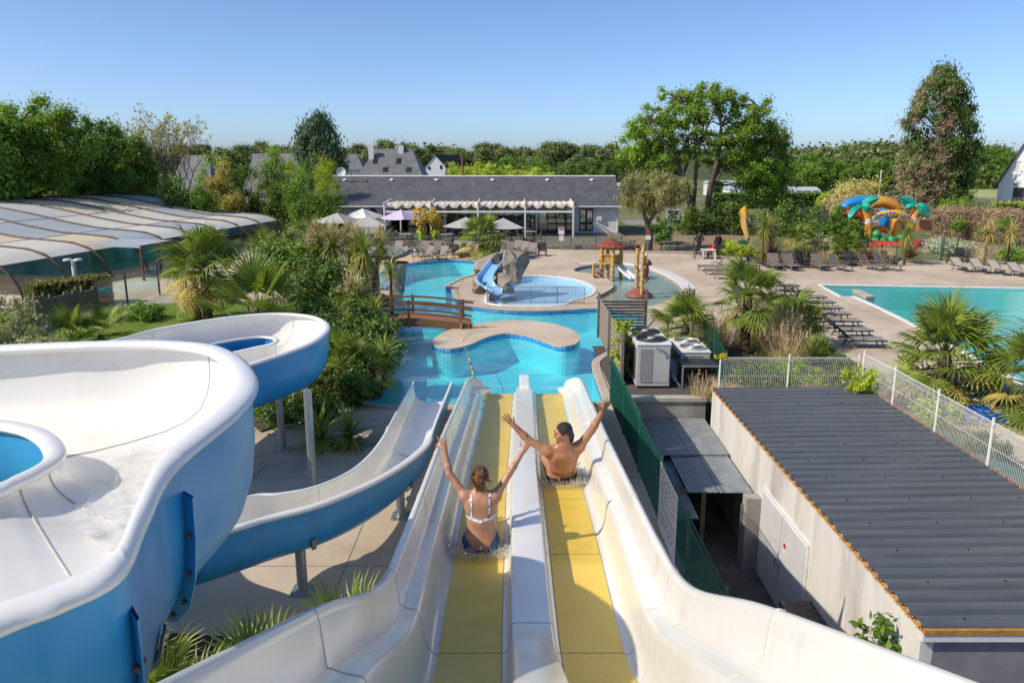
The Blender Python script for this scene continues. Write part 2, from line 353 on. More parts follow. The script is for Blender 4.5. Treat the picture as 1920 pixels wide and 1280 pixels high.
# white band of the splash pool and steps tongue of the swimming pool
sp2 = cr([tuple(G(x, y)) for x, y in ((1090,497),(1140,494),(1190,498.5),(1235,511),(1266,527),(1282,543))], 6)
b = MB(); rows = []
for o, z in ((0, .0), (0, .05), (.75, .05), (.75, .0)):
    r = []
    for i, p in enumerate(sp2):
        t = Vector(sp2[min(i+1, len(sp2)-1)])-Vector(sp2[max(i-1, 0)]); t.normalize(); r.append((p[0]-t.y*o, p[1]+t.x*o, z))
    rows.append(r)
b.grid(rows); tag(b.build('splash_pool_ledge', m_white), kind='structure')
b = MB(); q = gp([(1598,543),(1612,543),(1640,556),(1624,557)]); b.prism(q, -1.2, .02); tag(b.build('pool_step_tongue', m_conc), kind='structure')
# paving joints: thin dark saw cuts, laid just above the slab
m_joint = surf('saw_cut_joint', (.22, .185, .15), (.17, .145, .12), .9, 6)
b = MB()
for a, c in (((1220,500),(1420,560)),((1290,480),(1180,484)),((1340,520),(1190,517)),((1560,505),(1735,533)),((1500,540),(1400,535)),((1010,480),(1060,505)),((1280,560),(1400,553)),((1640,510),(1850,505)),((1560,600),(1690,610)),((500,870),(470,900)),((1115,1000),(1190,985))):
    p, q = G(*a, .004), G(*c, .004); b.bar(p, q, .02, .002)
def in_poly(x, y, poly):
    c = False; j = len(poly)-1
    for i in range(len(poly)):
        if (poly[i].y > y) != (poly[j].y > y) and x < (poly[j].x-poly[i].x)*(y-poly[i].y)/(poly[j].y-poly[i].y)+poly[i].x: c = not c
        j = i
    return c
HOLES = [lagoon, kid, splash, rpool, spool, inpool, yard]
def free(x, y): return in_poly(x, y, deck_out) and not any(in_poly(x, y, h) for h in HOLES)
for k in range(-3, 12):
    for q in range(0, 120):
        x, y = 4.3*k+1.1, 8+q*.45
        if free(x, y) and free(x, y+.45) and free(x+.3, y) and free(x-.3, y): b.b2(x-.008, x+.008, y, y+.45, .003, .005)
for k in range(2, 15):
    for q in range(0, 130):
        x, y = -12+q*.45, 4.3*k+.6
        if free(x, y) and free(x+.45, y) and free(x, y+.3) and free(x, y-.3): b.b2(x, x+.45, y-.008, y+.008, .003, .005)
tag(b.build('paving_joints', m_joint), kind='structure')
# yard below the deck
YZ = -2.65
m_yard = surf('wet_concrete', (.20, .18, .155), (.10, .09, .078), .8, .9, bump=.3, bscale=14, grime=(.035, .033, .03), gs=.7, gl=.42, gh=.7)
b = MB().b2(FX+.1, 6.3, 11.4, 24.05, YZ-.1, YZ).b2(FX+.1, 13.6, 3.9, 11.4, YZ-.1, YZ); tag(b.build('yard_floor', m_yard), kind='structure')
# planting soil, lawn
m_soil = surf('planting_soil', (.075, .055, .035), (.04, .03, .02), .95, 2.5, bump=.7, bscale=14, grime=(.10, .12, .04), gs=1.4, gl=.52, gh=.7)
m_lawn = surf('lawn_green', (.10, .17, .022), (.055, .11, .014), .9, 2.2, bump=.6, bscale=30, c3=(.14, .19, .035), s3=.35)
lawn = [Vector(p) for p in ((-30,27,0),(-13,27,0),(-12.6,36,0),(-14.6,42.2,0),(-18,41.8,0),(-23,39.8,0),(-30,40,0))]
b = MB().prism(lawn, -.03, .012); tag(b.build('lawn', m_lawn), kind='structure')
bed = [Vector(p) for p in ((-10.5,29,0),(-9.2,23.7,0),(-7.2,21,0),(-4.3,24.4,0),(-4.6,27,0),(-5.2,33,0),(-6.5,42,0),(-8.6,47,0),(-13,44,0),(-14,42,0),(-12.4,36,0))]
b = MB().prism(bed, -.03, .06); tag(b.build('planting_bed', m_soil), kind='structure')
bed2 = [Vector(p) for p in ((-9,4,0),(-4.62,5,0),(-4.62,9,0),(-5,10.05,0),(-6.8,10.4,0),(-7.4,16,0),(-7.6,21,0),(-20,26.9,0),(-20,4,0))]
b = MB().prism(bed2, -.03, .04); tag(b.build('shaded_planting_bed', m_soil), kind='structure')
bed4 = [Vector(p) for p in ((-5.6,5.6,0),(-1.3,5.6,0),(-1.3,10.3,0),(-2.6,10.9,0),(-3.6,11.1,0),(-5.6,11.3,0))]
b = MB().prism(bed4, -.03, .03); tag(b.build('slide_foot_bed', m_soil), kind='structure')
bed3 = [Vector(p) for p in ((7.2,25.2,0),(11.2,23.9,0),(11.2,14,0),(12.6,14,0),(13.0,24,0),(13.2,32,0),(14.6,42,0),(14.8,46,0),(13.2,46,0),(11.5,38,0),(9,31,0),(7.3,29.5,0))]
b = MB().prism(bed3, -.03, .10); tag(b.build('border_bed', m_soil), kind='structure')
m_cloth = surf('green_weed_cloth', (.07, .26, .17), (.05, .19, .13), .85, 3, bump=.3, bscale=12)
rows = [[(11.16, y, .52+.02*math.sin(y*3)), (11.8, y, .4+.03*math.sin(y*2.2)), (12.6, y, .13)] for y in np.linspace(14, 21.6, 14)]
b = MB().grid(rows); tag(b.build('weed_cloth_bank', m_cloth, smooth=True), kind='structure')
gbed = [G(x, y) for x, y in ((1405,488),(1440,503),(1520,503),(1600,499),(1680,496),(1690,484),(1600,470),(1400,470))]
b = MB().prism(gbed, -.03, .06); tag(b.build('garden_bed', m_soil), kind='structure')
# sandy strip round the lagoon's far bank, campsite road
m_sand = surf('sand_paint', (.60, .45, .27), (.53, .39, .23), .85, 1.5)
sp3 = cr([tuple(G(x, y)) for x, y in ((700,516),(745,498),(780,491),(820,487),(860,486),(893,486))], 6); b = MB(); rows = []
for o in (.28, 3.6):
    r = []
    for i, p in enumerate(sp3):
        t = Vector(sp3[min(i+1, len(sp3)-1)])-Vector(sp3[max(i-1, 0)]); t.normalize(); r.append((p[0]-t.y*o, p[1]+t.x*o, .006))
    rows.append(r)
b.grid(rows); tag(b.build('sandy_bank', m_sand), kind='structure')
m_road = surf('asphalt_pale', (.27, .26, .25), (.21, .205, .20), .9, .8, bump=.2, bscale=12)
rd = [Vector((14, 94, 0)), Vector((40, 95.5, 0)), Vector((60, 97, 0)), Vector((60, 104, 0)), Vector((30, 106, 0)), Vector((14, 101, 0))]
b = MB().prism(rd, -.03, -.018); tag(b.build('campsite_road', m_road), kind='structure')
m_path = surf('bare_earth_path', (.30, .21, .13), (.22, .15, .09), .95, 1.2, bump=.4, bscale=10)
b = MB().prism([G(1690,462), G(1760,440), G(1920,470), G(1920,482), G(1800,466), G(1740,475)], -.03, -.014); tag(b.build('earth_path', m_path), kind='structure')
b = MB().prism([G(1165,440), G(1270,428), G(1420,440), G(1400,474), G(1260,472), G(1165,471)], -.03, -.016); tag(b.build('bare_ground', m_path), kind='structure')
m_field = surf('pale_meadow', (.36, .38, .15), (.28, .31, .10), .95, .3, bump=.3, bscale=5)
b = MB().prism([Vector((95,150,0)), Vector((420,150,0)), Vector((520,330,0)), Vector((95,330,0))], -.03, .02); tag(b.build('meadow', m_field), kind='structure')
# ============================================================ RESTAURANT
m_glassr, _nt, _out = newmat('reflecting_glazing')
_t = nd(_nt, 'ShaderNodeBsdfTransparent'); _t.inputs[0].default_value = (.55, .62, .62, 1); _g = nd(_nt, 'ShaderNodeBsdfGlossy', Roughness=.03); _m = _nt.nodes.new('ShaderNodeMixShader'); _m.inputs[0].default_value = .3
_nt.links.new(_t.outputs[0], _m.inputs[1]); _nt.links.new(_g.outputs[0], _m.inputs[2]); _nt.links.new(_m.outputs[0], _out.inputs[0])
def slate_mat(name, c1, c2, row=.22):
    m, nt, out = newmat(name); p = nd(nt, 'ShaderNodeBsdfPrincipled', Roughness=.62)
    g = nt.nodes.new('ShaderNodeTexCoord'); mp = nt.nodes.new('ShaderNodeMapping'); mp.inputs['Scale'].default_value = (1, 1.1, 1); nt.links.new(g.outputs['Object'], mp.inputs[0])
    br = nd(nt, 'ShaderNodeTexBrick'); br.inputs['Scale'].default_value = 1; br.inputs['Brick Width'].default_value = .3; br.inputs['Row Height'].default_value = row; br.inputs['Mortar Size'].default_value = .012
    br.inputs['Color1'].default_value = (*c1, 1); br.inputs['Color2'].default_value = (*c2, 1); br.inputs['Mortar'].default_value = tuple(x*.45 for x in c2)+(1,); br.offset = .5
    nt.links.new(mp.outputs[0], br.inputs[0])
    st = ramp(nt, noise(nt, .9, 6, .7, 'Pos'), [(.35, (.75, .75, .78)), (.7, (1.25, 1.22, 1.15))]); c = mixc(nt, br.outputs[0], st, 1.0, 'MULTIPLY')
    f = ramp(nt, noise(nt, 1.6, 5, .8, 'Pos'), [(.66, (0, 0, 0)), (.72, (1, 1, 1))]); c = mixc(nt, c, (.42, .41, .38), f)
    nt.links.new(c, p.inputs['Base Color']); b = nd(nt, 'ShaderNodeBump', Strength=.5, Distance=.02); nt.links.new(br.outputs['Fac'], b.inputs['Height']); b.invert = True
    nt.links.new(b.outputs[0], p.inputs['Normal']); nt.links.new(p.outputs[0], out.inputs[0]); return m
m_slate_b = slate_mat('slate_courses', (.125, .13, .145), (.085, .09, .10))
FY = 80.0
xl, xr = VY(608, 400, FY).x, VY(1160, 400, FY).x
ez = VY(900, 386.5, FY-.6).z; rzv = VY(900, 330.5, FY+5.5).z
rest = thing('restaurant', 'long low white restaurant with a grey slate roof behind the pools', 'building', ((xl+xr)/2, FY, 0))
gx0, gx1 = VY(726, 400, FY).x, VY(1076, 400, FY).x; dx0, dx1 = VY(1086, 400, FY).x, VY(1112.5, 400, FY).x
wx0, wx1 = VY(716, 400, FY).x, gx0
b = MB(); T = .25
b.b2(xl, wx0, FY, FY+T, 0, ez); b.b2(gx1, dx0, FY, FY+T, 0, ez); b.b2(dx1, xr, FY, FY+T, 0, ez); b.b2(wx0, gx1, FY, FY+T, ez-.35, ez); b.b2(dx0, dx1, FY, FY+T, ez-.28, ez); b.b2(dx0, dx1, FY, FY+T, 0, .45)
b.b2(xl, xl+T, FY+T, FY+11, 0, ez); b.b2(xr-T, xr, FY+T, FY+11, 0, ez); b.b2(xl+T, xr-T, FY+11-T, FY+11, 0, ez)
b.build('wall', m_render, rest)
for xg in (xl, xr-.2): MB().add([(xg, FY, ez), (xg, FY+11, ez), (xg, FY+5.5, rzv-.1), (xg+.2, FY, ez), (xg+.2, FY+11, ez), (xg+.2, FY+5.5, rzv-.1)], [(0, 1, 2), (3, 5, 4), (0, 3, 4, 1), (1, 4, 5, 2), (2, 5, 3, 0)]).build('gable', m_render, rest)
for y0, nm in ((FY-.5, 'roof'), (FY+11.5, 'roof')):
    z0 = ez+.02-.12
    rows = [[(x, y0, z0), (x, y0, z0+.14), (x, FY+5.5, rzv), (x, FY+5.5, rzv-.16)] for x in (xl-.25, xr+.25)]
    rf = MB().grid(rows+[]).build(nm, m_slate_b, rest)
    if y0 < FY:
        for px in (647, 735, 819, 924, 1027, 1110):
            c = VY(px, 337.5, FY+4.6); MB().lathe((c.x, c.y, c.z-.05), [(.26, 0), (.24, .1), (.12, .18), (0, .2)], 10).build('roof_vent', m_white, rf)
        c = VY(683, 343, FY+4.3); MB().b2(c.x-.3, c.x+.3, c.y-.2, c.y+.2, c.z-.1, c.z+.25).build('roof_vent', surf('brick_red', (.30, .13, .08), (.2, .09, .06), .8), rf)
        MB().tube([(xl-.25, FY+5.5, rzv), (xr+.25, FY+5.5, rzv)], .09, 8).build('ridge_cap', m_white, rf)
        MB().tube([(xl-.25, y0-.06, z0+.03), (xr+.25, y0-.06, z0+.03)], .07, 8).build('gutter', m_white, rf)
for x in (xl+.1, xr-.12): MB().tube([(x, FY-.1, 0), (x, FY-.1, ez-.1)], .05, 8).build('downpipe', m_white, rest)
# glazed front: mullions and panes
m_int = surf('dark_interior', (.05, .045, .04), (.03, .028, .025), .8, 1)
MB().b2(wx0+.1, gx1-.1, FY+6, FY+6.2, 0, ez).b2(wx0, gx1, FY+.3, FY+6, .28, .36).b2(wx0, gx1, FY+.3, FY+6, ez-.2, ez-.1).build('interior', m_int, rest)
n = 22; wds = (gx1-wx0)/n
for i in range(n+1):
    x = wx0+i*wds; MB().b2(x-.05, x+.05, FY+.02, FY+.14, .3, ez-.35).build('mullion', m_black, rest)
for i in range(n):
    if i in (1, 2, 5): continue                # open doors
    x = wx0+i*wds; w = MB().b2(x+.05, x+wds-.05, FY+.07, FY+.09, .36, ez-.4).build('pane', m_glassr, rest)
    MB().b2(x+.05, x+wds-.05, FY+.05, FY+.12, 1.25, 1.31).build('rail', m_black, w)
wf = MB().b2(dx0, dx1, FY+.1, FY+.16, .45, ez-.28).build('window', m_black, rest); wm = (dx1-dx0)/2
for i in range(2):
    for z0, z1 in ((.6, 1.3), (1.4, ez-.42)): MB().b2(dx0+i*wm+.12, dx0+(i+1)*wm-.1, FY+.04, FY+.09, z0, z1).build('pane', m_glassr, wf)
MB().b2(dx1+.3, dx1+.85, FY-.28, FY, 1.55, 2.0).build('air_conditioner', m_white, rest)
MB().tube([(dx1+.5, FY-.05, 1.3), (dx1+2.3, FY-.6, .35)], .05, 6).build('handrail', m_white, rest)
MB().lathe(VY(699, 396, FY-.2), [(0, 0), (.01, 0)], 4) if 0 else None
c = VY(699, 398, FY-.12); MB().tube([c, c+Vector((0, -.06, 0))], .42, 20).build('wall_disc', m_black, rest)
# satellite dish on the left gable
c = VY(640, 322, FY+4); b = MB().lathe((0, 0, 0), [(0, 0), (.3, .05), (.5, .15)], 16); b.v = [(c.x+p[0], c.y-p[2], c.z+p[1]) for p in b.v]
dsh = b.build('satellite_dish', m_white, rest, smooth=True)
# ---- pergola
pg = thing('pergola', 'white steel pergola with a ruffled cream canopy along the restaurant front', 'pergola', (0, 75, 0)); PYF = 75.2
pz = VY(900, 382, PYF).z; m_can = surf('cream_canvas', (.66, .61, .53), (.57, .51, .43), .9, 2, bump=.2)
pxs = [VY(x, 400, PYF).x for x in (720.5, 807.5, 896, 984.5, 1075)]
for x in pxs:
    MB().b2(x-.08, x+.08, PYF-.08, PYF+.08, .3, pz).build('post', m_white, pg)
    MB().bar((x, PYF-.2, pz+.02), (x, FY-.3, pz+.2), .1, .14).build('rafter', m_white, pg)
    MB().b2(x+1.1, x+1.22, FY-2.2, FY-2.08, .3, pz).build('post', m_white, pg) if x < pxs[-1] else None
zb_ = VY(900, 397, PYF).z
MB().b2(pxs[0], pxs[-1], PYF-.06, PYF+.06, zb_-.1, zb_+.1).build('beam', m_white, pg)
for a, c in zip(pxs[:-1], pxs[1:]):
    rows = []; rr = random.Random(int(a*10))
    for k in range(33):
        t = k/32; x = a+.1+(c-a-.2)*t; ph = t*2*math.pi*4; s = .16*abs(math.sin(ph/1.0)); hang = .3+.12*rr.random()
        rows.append([(x, PYF+.15, pz-.05-hang*abs(math.cos(ph/2))-.05), (x+.05, PYF+.1, pz+.12-s), (x, PYF+1.5, pz+.1-s*.8), (x, PYF+3.0, pz+.08-s*.6), (x, FY-.4, pz+.06-s*.5)])
    MB().grid(rows).build('canopy', m_can, pg, smooth=True)
# ---- terrace
m_board, nt, out = newmat('terrace_boards'); p = nd(nt, 'ShaderNodeBsdfPrincipled', Roughness=.75)
tc = nt.nodes.new('ShaderNodeTexCoord'); mp = nt.nodes.new('ShaderNodeMapping'); mp.inputs['Rotation'].default_value = (0, 0, R(90)); nt.links.new(tc.outputs['Object'], mp.inputs[0])
br = nd(nt, 'ShaderNodeTexBrick'); br.inputs['Scale'].default_value = 1; br.inputs['Brick Width'].default_value = 3; br.inputs['Row Height'].default_value = .15; br.inputs['Mortar Size'].default_value = .014
br.inputs['Color1'].default_value = (.25, .205, .16, 1); br.inputs['Color2'].default_value = (.19, .15, .115, 1); br.inputs['Mortar'].default_value = (.04, .03, .025, 1); nt.links.new(mp.outputs[0], br.inputs[0])
nt.links.new(br.outputs[0], p.inputs['Base Color']); nt.links.new(p.outputs[0], out.inputs[0])
b = MB().b2(-15.5, xr+.2, 69.6, FY, 0, .32); tag(b.build('terrace', m_board), kind='structure')
rp = MB(); rp.add([(3.0, 69.55, .33), (9.6, 69.55, .33), (9.6, 68.3, .02), (3.0, 68.3, .02)], [(0, 1, 2, 3)]); tag(rp.build('terrace_ramp', m_board), kind='structure')
b = MB().b2(4.2, 11.2, 67.55, 67.72, 0, .34); tag(b.build('wood_kerb', m_wood_g), kind='structure')
# glass balustrade
gb = thing('glass_balustrade', 'clear glass balustrade with thin posts in front of the terrace', 'balustrade', (0, 68, 0))
xs = np.linspace(-14.8, 9.6, 12)
for i, x in enumerate(xs):
    MB().b2(x-.03, x+.03, 68.02, 68.08, 0, 1.22).build('post', m_dark, gb)
    if i < len(xs)-1: MB().b2(x+.05, xs[i+1]-.05, 68.04, 68.06, .08, 1.18).build('glass_panel', m_glass, gb)
# notice post at the gate
np_ = thing('notice_post', 'grey post with two white rule notices at the terrace gate', 'sign', (G(1058, 480).x, 67.0, 0)); x = G(1058, 480).x
MB().b2(x-.05, x+.05, 66.97, 67.03, 0, 2.0).build('post', m_steel, np_)
MB().b2(x-.25, x+.25, 66.93, 66.96, 1.35, 1.95).build('notice', m_white, np_); MB().b2(x-.2, x+.2, 66.93, 66.96, .8, 1.25).build('notice', m_white, np_)
MB().b2(x-.2, x+.2, 66.915, 66.928, 1.75, 1.9).build('notice_mark', surf('red_print', (.55, .04, .03), (.45, .03, .03), .5), np_)
# ---- parasols
m_par = surf('grey_canvas', (.42, .41, .39), (.36, .35, .335), .9, 2); m_par2 = surf('white_canvas', (.66, .66, .65), (.60, .60, .59), .9, 2); m_par3 = surf('lilac_canvas', (.55, .46, .68), (.48, .40, .60), .9, 2)
def parasol(px, py, hw, Y, mat, label, rz):
    c = VY(px, py, Y); c2 = VY(px, py+18, Y); t = thing('parasol', label, 'parasol', (c.x, Y, .0), 'parasols on the restaurant terrace'); r = hw
    z1 = c.z; z0 = z1-.78
    b = MB(); cor = [Vector((c.x+r*math.sqrt(2)*math.cos(rz+k*math.pi/2), Y+r*math.sqrt(2)*math.sin(rz+k*math.pi/2), z0)) for k in range(4)]
    ap = Vector((c.x, Y, z1)); rows = []
    for k in range(4):
        a, q = cor[k], cor[(k+1) % 4]; g = []
        for i in range(6):
            s = i/5; row = []
            for j in range(6):
                u = j/5; pnt = ap+(a+(q-a)*u-ap)*s; pnt.z -= .10*math.sin(math.pi*u)*s; row.append(pnt)
            g.append(row)
        b.grid(g)
    b.build('canopy', mat, t)
    MB().tube([(c.x, Y, .0), (c.x, Y, z1+.08)], .03, 8).build('pole', m_steel, t)
    for k in range(4): MB().tube([(c.x, Y, z0-.15), tuple(cor[k])], .014, 5).build('rib', m_steel, t)
    MB().cyl((c.x, Y, .02), .32, .08, 16).build('base', m_conc2, t)
parasol(632, 399, 1.7, 72.5, m_par, 'large grey parasol at the far left of the terrace, partly behind cordylines', .5)
parasol(680, 391, 1.5, 76, m_par2, 'white-topped grey parasol against the white wall', .35)
parasol(690, 405, 1.7, 72, m_par, 'grey parasol hanging low between the cordylines and the lilac parasol', .9)
parasol(752, 393, 1.45, 73, m_par3, 'lilac parasol at the left end of the pergola', .25)
parasol(874, 407, 1.65, 71, m_par, 'grey parasol left of the small palm, in front of the pergola', .45)
parasol(944, 409, 1.6, 70.8, m_par, 'grey parasol right of the small palm, in front of the pergola', .95)
# ============================================================ POOL ENCLOSURE (left)
enc = thing('pool_enclosure', 'low wavy pool enclosure of pale translucent panels and brown ribs', 'pool enclosure', (-30, 60, 0))
F0, F1 = Vector((-27.2, 42.5, 0)), Vector((-21.6, 76, 0)); LN = (F1-F0).normalized(); LT = Vector((-LN.y, LN.x, 0))
EP = [(0,0),(.25,.7),(.75,1.45),(1.5,2.0),(2.6,2.32),(4.2,2.45),(6.5,2.6),(9,3.0),(12,3.6),(15,4.1),(18,4.3),(22,4.2),(27,3.6),(33,2.2),(36,.2)]
epd = [p[0] for p in EP]
def enc_pt(s, d, off=0.):
    z = interp(d, epd, [p[1] for p in EP]); p = F0+LN*s+LT*d; p.z = z+off; return p
NR = 9; LEN = (F1-F0).length; m_ribb = surf('brown_rib', (.10, .055, .038), (.07, .04, .03), .5, 4)
def poly_mat(name, c):
    m, nt, out = newmat(name); p = nd(nt, 'ShaderNodeBsdfPrincipled', Roughness=.5); col = ramp(nt, noise(nt, .8, 4, .6, 'Pos', (.4, 1, 1)), [(.3, tuple(x*.86 for x in c)), (.7, c)]); nt.links.new(col, p.inputs['Base Color'])
    p.inputs['Specular IOR Level'].default_value = .2; t = nt.nodes.new('ShaderNodeBsdfTranslucent'); nt.links.new(col, t.inputs[0]); mx = nt.nodes.new('ShaderNodeMixShader'); mx.inputs[0].default_value = .22
    nt.links.new(p.outputs[0], mx.inputs[1]); nt.links.new(t.outputs[0], mx.inputs[2]); nt.links.new(mx.outputs[0], out.inputs[0]); return m
pm = [poly_mat('cream_polycarbonate', (.85, .74, .54)), poly_mat('grey_polycarbonate', (.70, .71, .69)), poly_mat('bluish_polycarbonate', (.52, .58, .63)), poly_mat('white_polycarbonate', (.84, .82, .75))]
pat = [(3,0,0,3),(3,0,0,0),(0,2,3,0),(2,2,2,2),(3,3,1,0),(2,3,0,0),(3,3,0,1),(3,2,0,0),(1,3,2,1)]
cuts = [1.3, 5.6, 10.5, 17, 27]
for i in range(NR+1):
    s = LEN*i/NR; ds = [0,.12,.25,.5,.75,1.1,1.5,2,2.6,3.4,4.2,5.3,6.5,7.7,9,10.5,12,13.5,15,16.5,18,20,22,24.5,27,30,33,35,36]
    MB().tube([enc_pt(s, d, .04) for d in ds], .085, 6).build('rib', m_ribb, enc, smooth=True)
m_eglass = glassmat('enclosure_glass', (.62, .68, .68))
for i in range(NR):
    s0, s1 = LEN*i/NR+.06, LEN*(i+1)/NR-.06
    for j in range(4):
        dd = np.linspace(cuts[j]+.03, cuts[j+1]-.03, 9)
        MB().grid([[enc_pt(s, d) for d in dd] for s in np.linspace(s0, s1, 4)]).build('panel', pm[pat[i][j]], enc, smooth=True)
        MB().tube([enc_pt(s, cuts[j], .01) for s in (s0, s1)], .018, 5).build('purlin', m_ribb, enc)
    MB().tube([enc_pt(s, cuts[4], .01) for s in (s0, s1)], .018, 5).build('purlin', m_ribb, enc)
    if i not in (2, 3): MB().grid([[enc_pt(s, d) for d in (.02, .25, .5, .75, 1.0, 1.25)] for s in (s0, s1)]).build('side_glass', m_eglass, enc, smooth=True)
MB().grid([[enc_pt(LEN-.02, d, 0), Vector((enc_pt(LEN, d).x, enc_pt(LEN, d).y, 0))] for d in epd]).build('end_wall', m_eglass, enc)
# entrance porch jutting out between two ribs
s0 = LEN*2/NR; s1 = LEN*3/NR
pc = [enc_pt(s0, 1.6, .15), enc_pt(s1, 1.6, .15), enc_pt(s1, -2.2, 0), enc_pt(s0, -2.2, 0)]
for p_ in pc[2:]: p_.z = 2.1
MB().add(pc+[p+Vector((0, 0, .12)) for p in pc], [(0,1,2,3),(4,5,6,7),(0,1,5,4),(1,2,6,5),(2,3,7,6),(3,0,4,7)]).build('porch_roof', pm[2], enc)
for p_ in pc[2:]+[enc_pt((s0+s1)/2, -2.2, 0)]:
    MB().tube([(p_.x, p_.y, 0), (p_.x, p_.y, 2.1)], .1, 6).build('porch_post', m_ribb, enc)
MB().bar(pc[2]+Vector((0, 0, .06)), pc[3]+Vector((0, 0, .06)), .12, .2).build('porch_beam', m_ribb, enc)
# lamp post of the pool side
lp0 = VY(143, 540, 41); l = thing('twin_lamp', 'white post with two small lamp heads before the enclosure', 'lamp', (lp0.x, 41, 0))
MB().tube([(lp0.x, 41, 0), (lp0.x, 41, VY(143, 487, 41).z)], .11, 10).build('post', m_white, l)
for sx in (-1, 1): MB().lathe((lp0.x+sx*.28, 41, VY(143, 487, 41).z-.02), [(0, .1), (.2, .06), (.22, -.02), (0, -.05)], 12).build('lamp_head', m_white, l)
# stockade of round-cut posts, glass wind screen
st = thing('stockade', 'weathered wooden stockade with uneven stepped tops beside the lawn', 'fence', (-21, 34, 0)); rr = random.Random(5)
a0, a1 = G(72, 612), G(186, 592); n = 22
for i in range(n):
    p = a0+(a1-a0)*(i/(n-1)); h = 1.25+.14*rr.choice((0, 0, 1, 1, 2))+.006*i; d = (a1-a0).length/n*.5
    MB().box((p.x, p.y, h/2), (d*2*.94, .09, h), rz=math.atan2(a1.y-a0.y, a1.x-a0.x)).build('stake', m_wood_g, st)
gs = thing('glass_windscreen', 'clear glass wind screen on dark posts beside the stockade', 'screen', tuple(G(240, 570)))
gl_ = [G(186, 590), G(240, 572), G(300, 553)]
for p in gl_: MB().b2(p.x-.04, p.x+.04, p.y-.04, p.y+.04, 0, 1.75).build('post', m_dark, gs)
for a, c in zip(gl_[:-1], gl_[1:]):
    d = (c-a); MB().box(((a+c)/2+Vector((0, 0, .9))), (d.length-.12, .012, 1.6), rz=math.atan2(d.y, d.x)).build('glass_panel', m_glass, gs)
# ============================================================ HOUSES BEHIND
def hip_house(name, label, xc, Y, w, d, eave, ridge, rl, wallm, roofm, wins=(), chim=()):
    t = thing(name, label, 'house', (xc, Y, 0))
    MB().b2(xc-w/2, xc+w/2, Y, Y+d, 0, eave).build('wall', wallm, t)
    e = .35; A = [(xc-w/2-e, Y-e, eave-.1), (xc+w/2+e, Y-e, eave-.1), (xc+w/2+e, Y+d+e, eave-.1), (xc-w/2-e, Y+d+e, eave-.1), (xc-rl/2, Y+d/2, ridge), (xc+rl/2, Y+d/2, ridge)]
    rf = MB().add(A, [(0, 1, 5, 4), (1, 2, 5), (2, 3, 4, 5), (3, 0, 4), (3, 2, 1, 0)]).build('roof', roofm, t)
    for cx_, cy_, cz in chim: MB().b2(cx_-.4, cx_+.4, cy_-.3, cy_+.3, cz-2.2, cz).build('chimney', m_white, rf)
    for x0, x1, z0, z1, yf in wins:
        f = MB().b2(x0, x1, yf-.06, yf+.02, z0, z1).build('window', m_white, t); MB().b2(x0+.08, x1-.08, yf-.08, yf-.05, z0+.08, z1-.08).build('pane', m_black, f)
    return t, rf
m_slate_f = slate_mat('slate_far', (.19, .195, .205), (.15, .155, .165))
Y = 118; xa, xb = VY(655, 327, Y).x, VY(800, 327, Y).x; zr = VY(700, 279, Y+6).z
t, rf = hip_house('slate_house', 'house with a big grey hipped slate roof and white chimney behind the restaurant', (xa+xb)/2, Y, xb-xa, 13, 2.9, zr, (xb-xa)*.5, m_render, m_slate_f, chim=[(VY(696, 280, Y+5).x, Y+5, VY(696, 272, Y+5).z), (VY(752, 280, Y+6).x, Y+6, VY(752, 277, Y+6).z+.3)])
for px in (704, 748): c = VY(px, 302, Y+2.6); MB().box(c, (.8, .1, 1.1), mat=Matrix.Rotation(-.8, 3, 'X')).build('skylight', m_black, rf)
c = VY(753, 250, Y+6); MB().tube([(c.x, c.y, zr-.5), (c.x, c.y, c.z)], .03, 5).build('aerial', m_steel, rf)
Y = 160; xa, xb = VY(797, 320, Y).x, VY(842, 320, Y).x; wt = thing('white_gable_house', 'small white gabled house with dark slate roof among the far trees', 'house', ((xa+xb)/2, Y, 0))
xm = VY(816, 320, Y).x; za, zz = VY(816, 313, Y).z, VY(816, 291, Y).z
MB().add([(xa, Y, 0), (xm*2-xa, Y, 0), (xm*2-xa, Y, za), (xm, Y, zz), (xa, Y, za), (xa, Y+8, 0), (xm*2-xa, Y+8, 0), (xm*2-xa, Y+8, za), (xm, Y+8, zz), (xa, Y+8, za)], [(0,1,2,3,4),(9,8,7,6,5),(0,5,6,1),(1,6,7,2),(0,4,9,5)]).build('wall', surf('bright_white_wall', (.8, .8, .8), (.75, .75, .75), .8), wt)
MB().add([(xm, Y-.2, zz+.15), (xb+2, Y+3, zz), (xb+2, Y+3, za-.3), (xm*2-xa+.3, Y-.2, za-.2), (xa-.3, Y-.2, za-.2), (xm, Y+8, zz+.15), (xa-.3, Y+8, za-.2)], [(0, 1, 2, 3), (0, 4, 6, 5), (0, 5, 1)]).build('roof', surf('dark_slate', (.06, .062, .07), (.045, .047, .055), .7), wt)
MB().b2(xm*2-xa, xb+2, Y+3, Y+8, 0, za-.3).build('wing', m_render, wt)
for px, z0, z1 in ((805, 313, 318), (827, 310, 317)):
    a, c = VY(px-2, z1, Y), VY(px+2, z0, Y); f = MB().b2(a.x, c.x, Y-.06, Y-.01, a.z, c.z).build('window', m_black, wt)
Y = 130; hip_house('grey_roof_house', 'small grey-roofed house left of the big slate roof', VY(655, 310, Y).x, Y, 4.2, 7, VY(655, 317, Y).z, VY(655, 289, Y+3).z, 1.2, m_render, m_slate_f)
Y = 125; hip_house('long_slate_house', 'long pale slate roof seen through the bare tree on the left', VY(505, 310, Y).x, Y, 8.5, 8, 2.6, VY(480, 288, Y+4).z, 7.5, m_render, m_slate_f)
